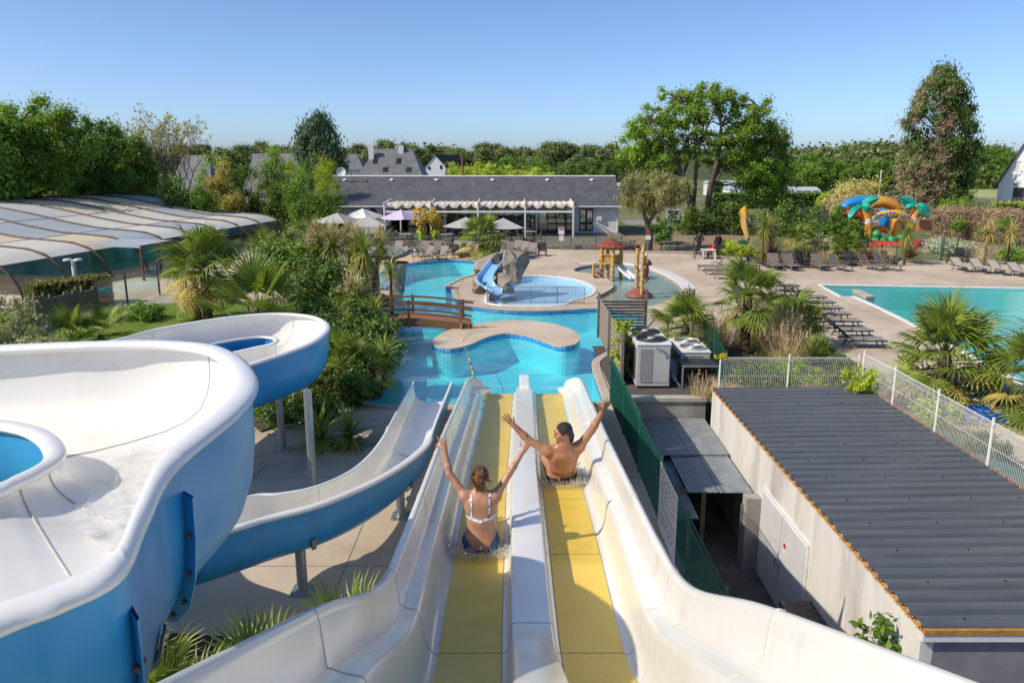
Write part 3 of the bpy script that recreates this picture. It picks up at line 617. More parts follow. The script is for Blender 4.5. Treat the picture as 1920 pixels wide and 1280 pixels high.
hip_house('slate_cottage', 'pale slate roofed cottage behind the bare tree', VY(350, 310, 115).x, 115, 6, 8, 2.4, VY(350, 291, 119).z, 4, m_render, m_slate_f)
# white steep gable on the right
Y = 92; ga = thing('white_steep_house', 'white house with a steep dark roof edge at the right border', 'house', (VY(1872, 380, Y).x, Y, 0))
x0 = VY(1872, 350, Y).x; z0 = 1.0; zs = VY(1872, 340, Y).z; zt = VY(1920, 262, Y).z; x1 = VY(1920, 262, Y).x; sl = (zt-zs)/(x1-x0); xp = x0+6.5
MB().add([(x0, Y, 0), (x0+13, Y, 0), (x0+13, Y, zs), (xp, Y, zs+sl*6.5), (x0, Y, zs), (x0, Y+12, 0), (x0+13, Y+12, 0), (x0+13, Y+12, zs), (xp, Y+12, zs+sl*6.5), (x0, Y+12, zs)], [(0,1,2,3,4),(9,8,7,6,5),(0,4,9,5),(1,6,7,2)]).build('wall', surf('bright_white_wall', (.8, .8, .8), (.75, .75, .75), .8), ga)
MB().add([(x0-.4, Y-.3, zs-sl*.4), (xp, Y-.3, zs+sl*6.5+.2), (xp+6.9, Y-.3, zs-sl*.4), (x0-.4, Y+12.3, zs-sl*.4), (xp, Y+12.3, zs+sl*6.5+.2), (xp+6.9, Y+12.3, zs-sl*.4), (x0-.3, Y-.3, zs-sl*.4-.2), (xp, Y-.3, zs+sl*6.5)], [(0,1,4,3),(1,2,5,4),(0,6,7,1)]).build('roof', surf('dark_slate', (.06, .062, .07), (.045, .047, .055), .7), ga)
c = VY(1904, 365, Y); d = MB().b2(c.x-.55, c.x+.55, Y-.06, Y+.05, VY(1904, 379, Y).z, VY(1904, 351, Y).z).build('doorway', m_black, ga)
MB().lathe(VY(1902, 345, Y-.2), [(0, .12), (.14, .06), (.12, -.05), (0, -.08)], 8).build('wall_lamp', m_dark, ga)
ga.rotation_euler.z = -.72
rl = thing('balcony_rail', 'grey metal railing before the white steep house', 'railing', (VY(1870, 375, 88).x, 88, 0)); rx = [VY(x, 375, 88).x for x in (1838, 1872, 1920)]; rz0, rz1 = VY(1870, 380, 88).z, VY(1870, 371, 88).z
MB().b2(rx[0], rx[2], 88, 88.06, rz1-.06, rz1).build('top_rail', m_steel, rl)
for k in range(22): x = rx[0]+(rx[2]-rx[0])*k/21; MB().b2(x-.03, x+.03, 88.0, 88.05, 0, rz1-.06).build('baluster', m_steel, rl)
# mobile homes of the campsite
def mobile(px, py, w, Y, label, h=2.6, veranda=True):
    c = VY(px, py, Y); t = thing('mobile_home', label, 'mobile home', (c.x, Y, 0), 'mobile homes of the campsite')
    MB().b2(c.x-w/2, c.x+w/2, Y, Y+4, .3, h).build('body', m_white, t)
    MB().add([(c.x-w/2-.2, Y-.2, h), (c.x+w/2+.2, Y-.2, h), (c.x+w/2+.2, Y+2, h+.55), (c.x-w/2-.2, Y+2, h+.55), (c.x-w/2-.2, Y+4.2, h), (c.x+w/2+.2, Y+4.2, h)], [(0,1,2,3),(3,2,5,4),(0,3,4),(1,5,2)]).build('roof', surf('pale_blue_roof', (.45, .50, .56), (.40, .45, .50), .6), t)
    for k in range(int(w/2)): MB().b2(c.x-w/2+.5+k*2, c.x-w/2+1.4+k*2, Y-.05, Y, 1.1, 2.0).build('window', m_black, t)
    if veranda:
        for k in range(6):
            x = c.x-w/2+k*w/5; MB().tube([(x, Y-1.5, .3), (x, Y-1.4, 1.7), (x, Y-.9, 2.3), (x, Y-.1, 2.5)], .07, 6).build('veranda_arch', m_white, t)
mobile(1498, 352, 7, 132, 'white mobile home with arched veranda beyond the green hedge')
mobile(1410, 343, 8, 138, 'white mobile home mostly behind the oak')
mobile(1090, 322, 9, 170, 'white mobile home roof just above the right part of the slate roof', 3, False)
mobile(1130, 325, 8, 150, 'white mobile home beside the stone pine, behind the slate roof', 2.8, False)
mobile(1360, 336, 7, 165, 'grey mobile home seen between the oak trunks', 2.8, False)
# ============================================================ RACER SLIDE (two yellow lanes)
m_yel = surf('yellow_lane_mat', (.86, .62, .095), (.77, .53, .065), .35, 3.5, bump=.55, bscale=55, c3=(.84, .60, .11), s3=.8)
m_seam = surf('seam_sealant', (.62, .59, .53), (.52, .49, .44), .6, 10)
SLP = cr([(-1.4,6.75,1.6,.17),(0,6.12,1.6,.17),(2,5.2,1.6,.17),(3.8,4.36,1.6,.17),(5.4,3.58,1.62,.17),(6.7,3.29,1.68,.17),(8.6,3.02,1.75,.18),(11.7,2.52,1.85,.2),(14.8,1.97,1.97,.25),(17.9,1.40,2.1,.3),(22.2,.56,2.33,.37),(24.0,.22,2.4,.4)], 9)
SLY = [p[0] for p in SLP]
def slide_at(Y): return [interp(Y, SLY, [p[i] for p in SLP]) for i in (1, 2, 3)]
HALF = [(0,.30),(.178,.30),(.192,.297),(.20,.285),(.212,.14),(.235,.045),(.30,.006),(.93,.006),(.985,.02),(1.04,.075),(1.08,.19),(1.105,.35),(1.13,.405),(1.15,.42),(1.25,.435),(1.268,.47),(1.30,.72),(1.315,.76),(1.345,.775),(1.385,.765),(1.40,.73),(1.40,.55),(1.30,.2),(.95,-.12),(0,-.14)]
def sec_pt(Y, sgn, u, h):
    z, W, cx_ = slide_at(Y); k = W/1.9; hk = interp(Y, [0, 4, 6, 9, 30], [1.18, 1.12, 1.05, 1.0, 1.0])
    if u > 1.0:
        j = interp(Y, [21.9, 22.3, 22.7, 23.0], [0, .06, .22, .28]); u -= j*min(1, (u-1.0)/.1)
        if h > .1: h = .1+(h-.1)*interp(Y, [20.5, 22.4, 22.9, 23.2, 24.0], [1, .92, .72, .66, .42])
    if u > 1.25: u += interp(Y, [0, 3.5, 6, 8], [.10, .10, .03, 0])
    if u <= .32 and h > .1: h *= interp(Y, [0, 23.2, 23.6], [1, 1, .75])
    return Vector((cx_+sgn*u*k, Y, z+h*hk))
racer = thing('racer_slide', 'long white two-lane racer slide with yellow lanes running down to the lagoon', 'water slide', (.3, 12, 0))
joints = [-1.3, 1.6, 3.6, 5.9, 8.3, 10.6, 12.9, 15.2, 17.6, 20.1, 22.0, 24.0]
for a, c in zip(joints[:-1], joints[1:]):
    ys = np.linspace(a, c, 14)
    rows = []
    for Y in ys:
        pts = [sec_pt(Y, -1, u, h) for u, h in reversed(HALF[1:])]+[sec_pt(Y, 1, u, h) for u, h in HALF]
        rows.append(pts)
    o = MB().grid(rows).build('shell_section', m_gel, racer, smooth=True)
    # joint line: fine bead of sealant, standing proud by a millimetre or two
    b = MB()
    for sg in (-1, 1):
        line = [sec_pt(c-.01, sg, u, h+.003) for u, h in HALF[:21]]
        for p, q in zip(line[:-1], line[1:]): b.bar(p, q, .009, .006)
    b.build('joint', m_seam, racer)
for sg in (-1, 1):
    for a, c in zip(joints[:-1], joints[1:]):
        rows = [[sec_pt(Y, sg, u, .006)+Vector((0, 0, .014)) for u in np.linspace(.30, .935, 9)] for Y in np.linspace(a+.006, c-.006 if c < 24 else c, 14)]
        MB().grid(rows).build('lane_mat', m_yel, racer, smooth=True)
# end block of the divider
z, W, cx_ = slide_at(23.9)
b = MB().b2(cx_-.16, cx_+.16, 23.2, 24.5, z-.1, z+.5); b.build('divider_end', m_gelrim, racer, bevel=.03)
# water film and ripples on the lanes
m_film = watermat('lane_water_film', (.97, .97, .95), .07, 5.5, .6, 0, .05, .09)
for sg in (-1, 1):
    rows = [[sec_pt(Y, sg, u, .006)+Vector((0, 0, .026+.004*math.sin(Y*7+u*9))) for u in np.linspace(.29, .985, 10)] for Y in np.linspace(8.0, 24, 160)]
    w = MB().grid(rows).build('water_film', m_film, racer, smooth=True)
# legs below
for Y in (4.5, 9.5, 14.5, 19):
    z, W, cx_ = slide_at(Y)
    for sg in (-1, 1): MB().tube([(cx_+sg*.9, Y, 0), (cx_+sg*.9, Y, z-.12)], .07, 10).build('leg', m_steel, racer)
# ============================================================ SPIRAL SLIDE
spiral = thing('spiral_slide', 'large curling water slide, white inside and blue outside, on galvanised posts', 'water slide', (-4, 10, 0))
TR = [(0,0),(-.005,.18),(.0,.4),(.025,.62),(.075,.8),(.16,.92),(.3,.985),(.5,1),(.7,.985),(.84,.92),(.925,.8),(.975,.62),(1,.4),(1.005,.18),(1,0)]
def trough(O, I, ZB, n, rim_o, rim_i, splits, lip=True, blue=True, deep=.05, straps=()):
    st = [tuple(o)+tuple(i)+(zb,) for o, i, zb in zip(O, I, ZB)]
    st = cr(st, n); N = len(st)
    def sect(s, t, d, grow=0., deep=0.):
        o = Vector(s[0:3]); i = Vector(s[3:6]); zb = s[6]; w = (i-o); w.z = 0; L = max(w.length, .2)
        tt = .5+(t-.5)*(1+2*grow/L); p = o+w*tt; rz = o.z+(i.z-o.z)*min(max(t, 0), 1)
        rz = o.z if t < .5 else i.z
        p.z = rz+(zb-deep-rz)*d; return p
    for a, c in zip(splits[:-1], splits[1:]):
        ia, ic = int(a*(N-1)), int(c*(N-1))
        seg = st[ia:ic+1]
        MB().grid([[sect(s, t, d) for t, d in TR] for s in seg]).build('channel', m_gel, spiral, smooth=True)
        if blue: MB().grid([[sect(s, t, d, .035, deep) for t, d in TR] for s in seg]).build('hull', m_blue, spiral, smooth=True)
        for side, rr in ((0, rim_o), (3, rim_i)):
            rows = []
            for s in seg:
                o = Vector(s[side:side+3]); w = Vector(s[3:6])-Vector(s[0:3]); w.z = 0; w.normalize(); w = w*-1 if side == 0 else w
                rows.append([o+w*(rr*(.05+math.cos(a_)))+Vector((0, 0, rr*(.5*math.sin(a_)-.05))) for a_ in np.linspace(0, 2*math.pi, 15)])
            rb = MB().grid(rows); k_ = len(rows[0])
            for e_ in (rows[0], rows[-1]): rb.add(e_[:-1], [tuple(range(k_-1))])
            rb.build('rim', m_gelrim, spiral, smooth=True)
        if ic < N-1:      # dark seam inside the channel, flange outside
            s = st[ic]; b = MB(); ln = [sect(s, t, d, -.004, -.004) for t, d in TR]
            for p, q in zip(ln[:-1], ln[1:]): b.bar(p, q, .008, .006)
            b.build('joint', m_seam, spiral)
    for f in straps:                 # galvanised cradle strap hugging the hull
        q = int(f*(N-1)); s, s2 = st[q], st[min(q+1, N-1)]; tv = (Vector(s2[0:3])-Vector(s[0:3])).normalized()*.05
        inn = [sect(s, t, d, .045, deep+.01) for t, d in TR[3:12]]; out = [sect(s, t, d, .075, deep+.05) for t, d in TR[3:12]]
        MB().grid([[p-tv for p in inn], [p-tv for p in out], [p+tv for p in out], [p+tv for p in inn]]).build('cradle_strap', m_steel, spiral)
    return st, sect
def PZ(l): return [G(x, y, z) for x, y, z in l]
OA = PZ([(-300,668,6.0),(0,655,6.03),(140,649,6.05),(280,646,6.06),(380,653,6.06),(428,672,6.07),(456,704,6.07),(456,738,6.07),(420,780,6.08),(316,868,6.1),(266,962,6.12),(220,1058,6.15),(112,1116,6.15),(0,1158,6.15),(-300,1300,6.15)])
IA = PZ([(-420,785,5.75),(-150,792,5.75),(-70,792,5.75),(0,797,5.75),(38,803,5.75),(68,812,5.75),(92,828,5.75),(103,845,5.75),(102,858,5.75),(88,873,5.75),(66,887,5.76),(32,903,5.77),(0,918,5.78),(-100,950,5.8),(-420,1040,5.8)])
ZA = [5.35,5.38,5.4,5.42,5.44,5.46,5.48,5.5,5.52,5.55,5.58,5.62,5.66,5.7,5.74]
DA = .46
stA, secA = trough(OA, IA, ZA, 8, .085, .075, [0, .30, .64, .785, 1.0], deep=DA)
# flanges with bolts on the big bend, and the galvanised cradle strap
m_bolt = surf('rusty_bolt', (.16, .10, .07), (.09, .06, .045), .6, 30, metal=.4)
for fr in (.64, .785):
    s = stA[int(fr*(len(stA)-1))]; s2 = stA[int(fr*(len(stA)-1))+1]; tv = (Vector(s2[0:3])-Vector(s[0:3])).normalized()*.012
    b = MB(); inn = [secA(s, t, d, .03, DA) for t, d in TR[1:9]]; out = [secA(s, t, d, .115, DA+.08) for t, d in TR[1:9]]
    b.grid([[p-tv for p in inn], [p-tv for p in out], [p+tv for p in out], [p+tv for p in inn]]); b.build('flange', m_blue, spiral)
    for k in range(1, 8):
        p = (inn[k]+out[k])/2; ax = tv.normalized()
        MB().tube([p-ax*.035, p+ax*.035], .014, 6).build('bolt', m_bolt, spiral)
s = stA[int(.70*(len(stA)-1))]; s2 = stA[int(.70*(len(stA)-1))+1]; tv = (Vector(s2[0:3])-Vector(s[0:3])).normalized()*.05
b = MB(); inn = [secA(s, t, d, .05, DA+.02) for t, d in TR[3:9]]; out = [secA(s, t, d, .075, DA+.05) for t, d in TR[3:9]]
b.grid([[p-tv for p in inn], [p-tv for p in out], [p+tv for p in out], [p+tv for p in inn]]); b.build('cradle_strap', m_steel, spiral)
# water foaming down the bend
m_foam, nt, out = newmat('white_water'); df = nd(nt, 'ShaderNodeBsdfPrincipled', Roughness=.25); df.inputs['Base Color'].default_value = (.82, .85, .86, 1); tr_ = nd(nt, 'ShaderNodeBsdfTransparent'); mx = nt.nodes.new('ShaderNodeMixShader')
bp = nd(nt, 'ShaderNodeBump', Strength=.9, Distance=.03); nt.links.new(noise(nt, 26, 5, .7, 'Pos'), bp.inputs['Height']); nt.links.new(bp.outputs[0], df.inputs['Normal'])
nt.links.new(ramp(nt, noise(nt, 5, 7, .7, 'Pos'), [(.42, (0, 0, 0)), (.72, (.8, .8, .8))]), mx.inputs[0]); nt.links.new(tr_.outputs[0], mx.inputs[1]); nt.links.new(df.outputs[0], mx.inputs[2]); nt.links.new(mx.outputs[0], out.inputs[0])
rows = []
for s in stA[int(.33*len(stA)):int(.70*len(stA))]:
    rows.append([secA(s, t, 1, 0, -.03-.02*math.sin(9*t+s[0]*7)*math.sin(11*s[1])) if t > -9 else None for t in np.linspace(.2+.05*math.sin(s[1]*6)+.03*math.sin(s[1]*17), .74+.05*math.sin(s[1]*5+1)+.02*math.sin(s[1]*23), 12)])
o = MB().grid(rows).build('running_water', m_foam, spiral, smooth=True)
OB = PZ([(-160,690,3.3),(40,668,3.28),(210,640,3.25),(300,617,3.2),(420,597,3.2),(510,589,3.18),(572,592,3.15),(604,602,3.12),(612,618,3.08),(588,640,3.05),(540,660,3.0),(470,683,2.95),(390,708,2.9),(300,740,2.85)])
IB = PZ([(-160,735,3.05),(40,720,3.05),(230,690,3.0),(340,662,2.98),(400,645,2.96),(450,636,2.95),(490,632,2.93),(512,634,2.92),(519,639,2.9),(508,646,2.88),(480,652,2.86),(440,661,2.84),(390,672,2.8),(310,690,2.75)])
ZBB = [2.6,2.58,2.55,2.5,2.46,2.42,2.36,2.3,2.24,2.16,2.1,2.05,2.0,1.95]
tail_o = [Vector((-8.9,14.6,2.6)), Vector((-9.3,12.6,2.4)), Vector((-8.4,10.7,2.2)), Vector((-6.4,10.1,2.05))]
tail_i = [Vector((-7.6,15.2,2.55)), Vector((-7.9,13,2.35)), Vector((-7.4,12.1,2.2)), Vector((-6.2,11.6,2.0))]
trough(OB+tail_o, IB+tail_i, ZBB+[1.75, 1.55, 1.4, 1.25], 7, .095, .08, [0, .17, .33, .5, .75, 1.0], deep=.38)
OC = [tail_o[-1], Vector((-5.3,10.55,1.95))]+PZ([(440,990,1.83),(500,972,1.76),(585,950,1.67),(650,926,1.58),(712,897,1.45),(765,864,1.3),(797,836,1.17),(806,820,1.12)])
IC = [tail_i[-1], Vector((-5.3,11.9,1.85))]+PZ([(470,930,1.68),(520,926,1.62),(575,917,1.55),(625,900,1.48),(668,876,1.38),(700,846,1.28),(722,815,1.2),(728,800,1.16)])
ZC = [1.25, 1.15, 1.0, .95, .88, .8, .7, .6, .52, .49]
trough(OC, IC, ZC, 7, .10, .05, [0, .5, 1.0], deep=.12, straps=(.46, .8))
OD = PZ([(806,822,1.05),(815,795,1.03),(828,762,1.0),(840,733,.95),(847,716,.92)])
ID = PZ([(728,802,1.12),(738,783,1.08),(752,757,1.02),(766,732,.96),(776,716,.92)])
trough(OD, ID, [.48, .42, .36, .3, .28], 6, .04, .03, [0, 1.0])
posts = [((530,843), 2.2), ((588,922), 2.5), ((568,1108), .95), ((752,968), .62)]
for (px, py), top in posts:
    p = G(px, py)
    b = MB().tube([p, p+Vector((0, 0, top))], .095, 14); b.build('post', m_steel, spiral, smooth=False)
    b = MB().b2(p.x-.2, p.x+.2, p.y-.2, p.y+.2, 0, .025)
    for sx in (-1, 1):
        for sy in (-1, 1): b.cyl((p.x+sx*.15, p.y+sy*.15, .02), .02, .05, 6)
    b.build('base_plate', m_steel, spiral)
# rope of floats trailing across the lagoon from the bridge
m_float_y = surf('yellow_float', (.7, .6, .12), (.6, .5, .1), .4, 5)
fl = thing('float_line', 'line of small yellow, blue and orange floats drooping across the lagoon', 'float line', G(880, 680, -.1))
lp = cr([tuple(G(864,606,.5)), tuple(G(868,640,.06)), tuple(G(880,672,-.1)), tuple(G(888,705,-.1)), tuple(G(899,735,-.1))], 8)
MB().tube(lp, .012, 5).build('rope', m_float_y, fl)
for i, (x, y) in enumerate(((866,634),(874,659),(877,668),(880,673),(882,681),(885,690),(887,700),(889,708),(892,716),(895,724),(898,731))):
    c = G(x, y, -.08); mm = (m_float_y, surf('blue_float', (.02, .05, .25), (.02, .04, .18), .4), surf('orange_float', (.5, .2, .06), (.4, .15, .05), .4))[i % 3]
    MB().lathe(c, [(0,-.05),(.04,-.04),(.055,0),(.04,.04),(0,.05)], 8).build('float', mm, fl, smooth=True)
# ============================================================ SERVICE YARD, FENCES, MACHINES
RZ = .6                       # height of the plant room roof
WX0, WX1, WY0, WY1 = 6.30, 10.95, 10.55, 23.3
plant = thing('plant_room', 'white plant room with dark ribbed metal roof and orange rusty edge', 'building', (8.6, 17, 0))
m_roofrib = surf('ribbed_grey_sheet', (.125, .133, .147), (.09, .097, .11), .45, 1.6, metal=.15, bump=.12, bscale=9, stretch=(.25, 3, 1), grime=(.20, .20, .195), gs=1.5, gl=.55, gh=.85)
m_valley = surf('painted_valley_shade', (.05, .053, .06), (.03, .032, .037), .7, 3, bump=.3, bscale=20)  # shadow in the gaps between ribs, painted in as a darker valley colour
m_rust = surf('orange_lichen_edge', (.50, .24, .04), (.28, .13, .03), .9, 7, bump=.5, bscale=22)
m_stain = surf('stained_white_wall', (.68, .655, .61), (.60, .575, .53), .85, 1.4, bump=.15, bscale=24, grime=(.20, .18, .15), gs=.9, gl=.50, gh=.85, stretch=(1, 1.2, .3))
# roof sheets: one object per trapezoidal sheet (about a metre cover, four ribs each)
rib = [(0,.0),(.07,0),(.11,.08),(.31,.08),(.35,0),(.36,0)]
ny = int((WY1-WY0+.1)/1.0)+1; yy = WY0-.08
while yy < WY1+.02:
    ps = []
    for k in range(3):
        for (dy, dz) in rib[:-1]: ps.append((yy+k*.36+dy, dz))
    ps.append((yy+1.08, 0)); ps = [p for p in ps if p[0] <= WY1+.06]
    rows = [[(x, y, RZ+dz+(x-WX0)*.012) for y, dz in ps] for x in (WX0-.02, 8.6, WX1+.02)]
    if len(ps) > 1:
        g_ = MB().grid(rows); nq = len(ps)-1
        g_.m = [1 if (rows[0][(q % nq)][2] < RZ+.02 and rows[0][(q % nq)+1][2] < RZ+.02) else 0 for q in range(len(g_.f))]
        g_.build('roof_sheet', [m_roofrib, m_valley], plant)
    b = MB()
    for x in (7.0, 8.3, 9.6, 10.6):
        b.cyl((x, yy+.2, RZ+.08+(x-WX0)*.012), .016, .02, 6); 
    b.build('roof_screw', m_black, plant); yy += 1.08
b = MB()
b.b2(WX0, WX0+.2, WY0, WY1, YZ, RZ-.02); b.build('side_wall', m_stain, plant)
b = MB().b2(WX0+.2, WX1, WY0, WY0+.2, YZ, RZ-.16); b.build('front_wall', surf('grey_render', (.22, .22, .23), (.17, .17, .18), .85, 2, bump=.2), plant)
b = MB().b2(WX0-.03, WX1+.1, WY0-.1, WY0+.02, RZ-.16, RZ-.03); b.build('fascia', m_white, plant)
b = MB().b2(WX1-.2, WX1, WY0+.2, WY1, -.5, RZ-.02).b2(WX0+.2, WX1-.2, WY1-.2, WY1, -.5, RZ-.02); b.build('rear_wall', m_stain, plant)
b = MB(); y = WY0-.08                                   # lichened edge with its little points, each rib end
while y < WY1:
    b.add([(WX0-.035, y, RZ-.02), (WX0+.02, y, RZ+.01), (WX0+.02, y+.36, RZ+.01), (WX0-.035, y+.36, RZ-.02), (WX0-.07, y+.11, RZ-.02), (WX0+.0, y+.13, RZ+.055), (WX0-.07, y+.15, RZ-.02)], [(0, 1, 2, 3), (4, 5, 6)]); y += .36
b.build('edge_trim', m_rust, plant)
MB().b2(WX0-.03, WX1+.1, WY0-.12, WY0-.06, RZ-.03, RZ+.05).build('edge_trim', m_rust, plant)
# double steel door in the yard wall
m_door = surf('white_steel_door', (.62, .62, .64), (.56, .56, .58), .4, 3)
b = MB().b2(WX0-.05, WX0, 14.9, 17.95, YZ, YZ+2.35); dr = b.build('door_frame', m_white, plant)
for y0, y1 in ((14.98, 16.4), (16.43, 17.87)):
    d = MB().b2(WX0-.075, WX0-.045, y0, y1, YZ+.03, YZ+2.27).build('door', m_door, plant)
    MB().tube([(WX0-.12, (y1 if y0 < 15 else y0)+(-.12 if y0 < 15 else .12), YZ+.95), (WX0-.12, (y1 if y0 < 15 else y0)+(-.12 if y0 < 15 else .12), YZ+1.15)], .015, 6).build('handle', m_steel, d)
d = MB().b2(WX0-.085, WX0-.078, 16.0, 16.2, YZ+1.5, YZ+1.78).build('notice', m_white, plant)
MB().b2(WX0-.09, WX0-.086, 16.03, 16.17, YZ+1.63, YZ+1.75).build('notice_mark', surf('red_print', (.55, .04, .03), (.45, .03, .03), .5), d)
# yard walls, piers
yw = thing('yard_retaining_wall', 'stained concrete retaining wall below the heat pumps', 'wall', (4.8, 24, YZ))
MB().b2(FX+.1, WX0, 24.0, 24.22, YZ, -.02).build('wall_face', m_conc2, yw)
MB().b2(FX+.05, WX0+.02, 23.93, 24.3, -.02, .10).build('wall_coping', surf('pale_coping', (.44, .41, .37), (.36, .34, .30), .9, 3, bump=.3, bscale=20), yw)
sw = thing('yard_side_wall', 'rough concrete wall under the green fence', 'wall', (FX, 16, YZ))
MB().b2(FX+.02, FX+.16, 8.5, 24.0, YZ, -.01).build('wall_face', m_conc2, sw)
pier = MB().b2(5.92, 6.28, 18.05, 18.4, YZ, -.7).build('concrete_pier', m_conc2); tag(pier, 'square concrete pier at the corner of the lean-to beside the white door', 'pier')
lw = thing('low_yard_wall', 'low grey wall with a gravelly top below the white plant room wall', 'wall', (6, 13, YZ))
MB().b2(5.62, 5.72, 8.6, 14.6, YZ, YZ+1.25).build('wall_face', surf('dark_grey_render', (.13, .13, .135), (.09, .09, .095), .85, 2, bump=.2), lw)
MB().b2(5.72, WX0, 8.6, 14.6, YZ, YZ+1.22).build('gravel_top', surf('dark_gravel', (.12, .10, .085), (.05, .045, .04), .95, 12, bump=.9, bscale=40), lw)
# lean-to with corrugated sheets
m_corr = surf('corrugated_zinc', (.33, .36, .38), (.24, .265, .285), .5, 3, metal=.35, rvar=.1, grime=(.16, .16, .15), gs=2.2, gl=.55, gh=.85)
lean = thing('lean_to', 'lean-to roof of overlapping corrugated metal sheets in the sunken yard', 'shed roof', (5, 21, YZ))
def corr(x0, x1, y0, y1, z0, z1, sag=0):
    nx = int((x1-x0)/.0127); rows = []
    for y, z in ((y0, z0), ((y0+y1)/2, (z0+z1)/2-sag), (y1, z1)):
        rows.append([(x0+(x1-x0)*i/nx, y, z+.014*math.sin(2*math.pi*(x0+(x1-x0)*i/nx)/.076)) for i in range(nx+1)])
    return MB().grid(rows)
corr(4.15, 5.2, 20.9, 23.9, -.66, -.58).build('corrugated_sheet', m_corr, lean, smooth=True)
corr(5.12, 6.24, 20.9, 23.9, -.645, -.565).build('corrugated_sheet', m_corr, lean, smooth=True)
corr(4.55, 5.42, 18.55, 21.05, -.75, -.69).build('corrugated_sheet', m_corr, lean, smooth=True)
corr(5.36, 6.22, 18.5, 21.05, -.735, -.675).build('corrugated_sheet', m_corr, lean, smooth=True)
corr(3.42, 4.62, 17.6, 21.0, -1.02, -.84).build('corrugated_sheet', m_corr, lean, smooth=True)
for y in (19, 21, 23.5): MB().bar((3.4, y, -.95), (6.28, y, -.8), .06, .1).build('rafter', m_wood_g, lean)
for x in (3.5, 5.9): MB().tube([(x, 18.3, YZ), (x, 18.3, -.95)], .05, 8).build('prop', m_steel, lean)
MB().b2(5.0, 5.12, 18.9, 23.9, YZ, -.85).build('partition', surf('ochre_block_wall', (.22, .16, .10), (.16, .115, .075), .9, 3, bump=.3), lean)
# ---- green mesh fence along the slide
def mesh_fence(name, label, cat, pts, h, mat, postmat, z0=0., wire=.0028, pitch=.052, fold=True, postr=.03, horiz=(.05, .5, .95), group=None):
    t = thing(name, label, cat, tuple(Vector(pts[0])), group)
    for i, p in enumerate(pts):
        p = Vector(p); MB().tube([p, p+Vector((0, 0, h+.06))], postr, 8).build('post', postmat, t)
    for a, c in zip(pts[:-1], pts[1:]):
        a, c = Vector(a), Vector(c); L = (c-a).length; n = max(2, int(L/pitch)); b = MB(); dn = (c-a).normalized(); side = Vector((dn.y, -dn.x, 0))
        for k in range(1, n):
            p = a+(c-a)*k/n
            if fold:
                b.bar(p+Vector((0, 0, .04)), p+Vector((0, 0, h-.2)), wire*2, wire*2, side)
                b.bar(p+Vector((0, 0, h-.2)), p+side*.06+Vector((0, 0, h-.13)), wire*2, wire*2, side)
                b.bar(p+side*.06+Vector((0, 0, h-.13)), p+Vector((0, 0, h-.05)), wire*2, wire*2, side)
            else: b.bar(p+Vector((0, 0, .04)), p+Vector((0, 0, h)), wire*2, wire*2, side)
        zs = [h*q for q in horiz]+([h-.2, h-.05] if fold else [])
        for z in zs: b.bar(a+Vector((0, 0, z)), c+Vector((0, 0, z)), wire*2.6, wire*2.6)
        b.build('mesh_panel', mat, t)
    return t
m_gfence = m_green
gf = mesh_fence('mesh_fence', 'green welded-mesh fence running along the edge of the sunken yard', 'fence', [(FX, y, 0) for y in (23.75, 20.85, 18.1, 15.3, 12.7, 10.2, 7.6)], 1.48, m_gfence, m_green, wire=.0034, pitch=.045)
m_screen = surf('green_windbreak', (.018, .13, .095), (.012, .10, .07), .7, 20, bump=.2, bscale=90)
for a, c in ((23.7, 20.9), (20.8, 18.15)):
    MB().b2(FX+.035, FX+.045, c, a, .05, 1.45).build('windbreak_screen', m_screen, gf)
# white board with notices fixed on it
sg = thing('rules_board', 'white board covered in fine writing, wired to the green fence', 'sign', (FX-.05, 14.4, .1))
MB().b2(FX-.06, FX-.045, 13.45, 15.15, .06, 1.46).build('board', m_white, sg)
m_ink = surf('blue_print', (.10, .12, .20), (.06, .08, .15), .6)
b = MB(); rr = random.Random(3)
for k in range(16):
    z = 1.36-k*.075; y = 15.05-rr.random()*.1
    while y > 13.6 and rr.random() > .04:
        w = .05+rr.random()*.13; b.b2(FX-.0625, FX-.061, y-w, y, z, z+.022); y -= w+.04+rr.random()*.1
tag(b.build('lettering', m_ink, sg), kind='stuff')
# ---- white mesh fences
m_wfence = surf('white_coated_wire', (.72, .71, .68), (.62, .61, .58), .45, 10)
PTS = [VY(x, 737, 23.45) for x in (1370, 1498, 1624)]
mesh_fence('mesh_fence', 'white welded-mesh fence standing behind the dark ribbed roof', 'fence', [(7.0-.42, 23.6, .3), (8.75, 23.6, .3), (10.95, 23.6, .3)], 1.3, m_wfence, m_wfence, wire=.0036, pitch=.055, postr=.035)
mesh_fence('mesh_fence', 'white welded-mesh fence along the right edge of the ribbed roof', 'fence', [(11.05, 23.5, .45), (11.06, 21.5, .5), (11.07, 19.2, .5), (11.08, 16.9, .5), (11.1, 14.6, .5)], 1.28, m_wfence, m_wfence, wire=.0036, pitch=.055, postr=.035)
# white lattice panel and dark lid at the right edge
lp_ = thing('lattice_panel', 'white lattice screen with a dark cap at the right edge of the picture', 'screen', (11.5, 14.8, .3))
b = MB()
for k in range(26):
    y = 12.2+k*.1; b.bar((11.14, y, .4), (11.14, y+.25, 1.6), .012, .03, (1, 0, 0)); b.bar((11.14, y+.25, .4), (11.14, y, 1.6), .012, .03, (1, 0, 0))
b.build('lattice', m_wfence, lp_)
MB().b2(11.2, 12.2, 12.2, 15.2, .3, 1.75).build('cabinet', m_white, lp_)
MB().b2(11.12, 12.3, 12.1, 15.3, 1.75, 1.8).build('cap', m_dark, lp_)
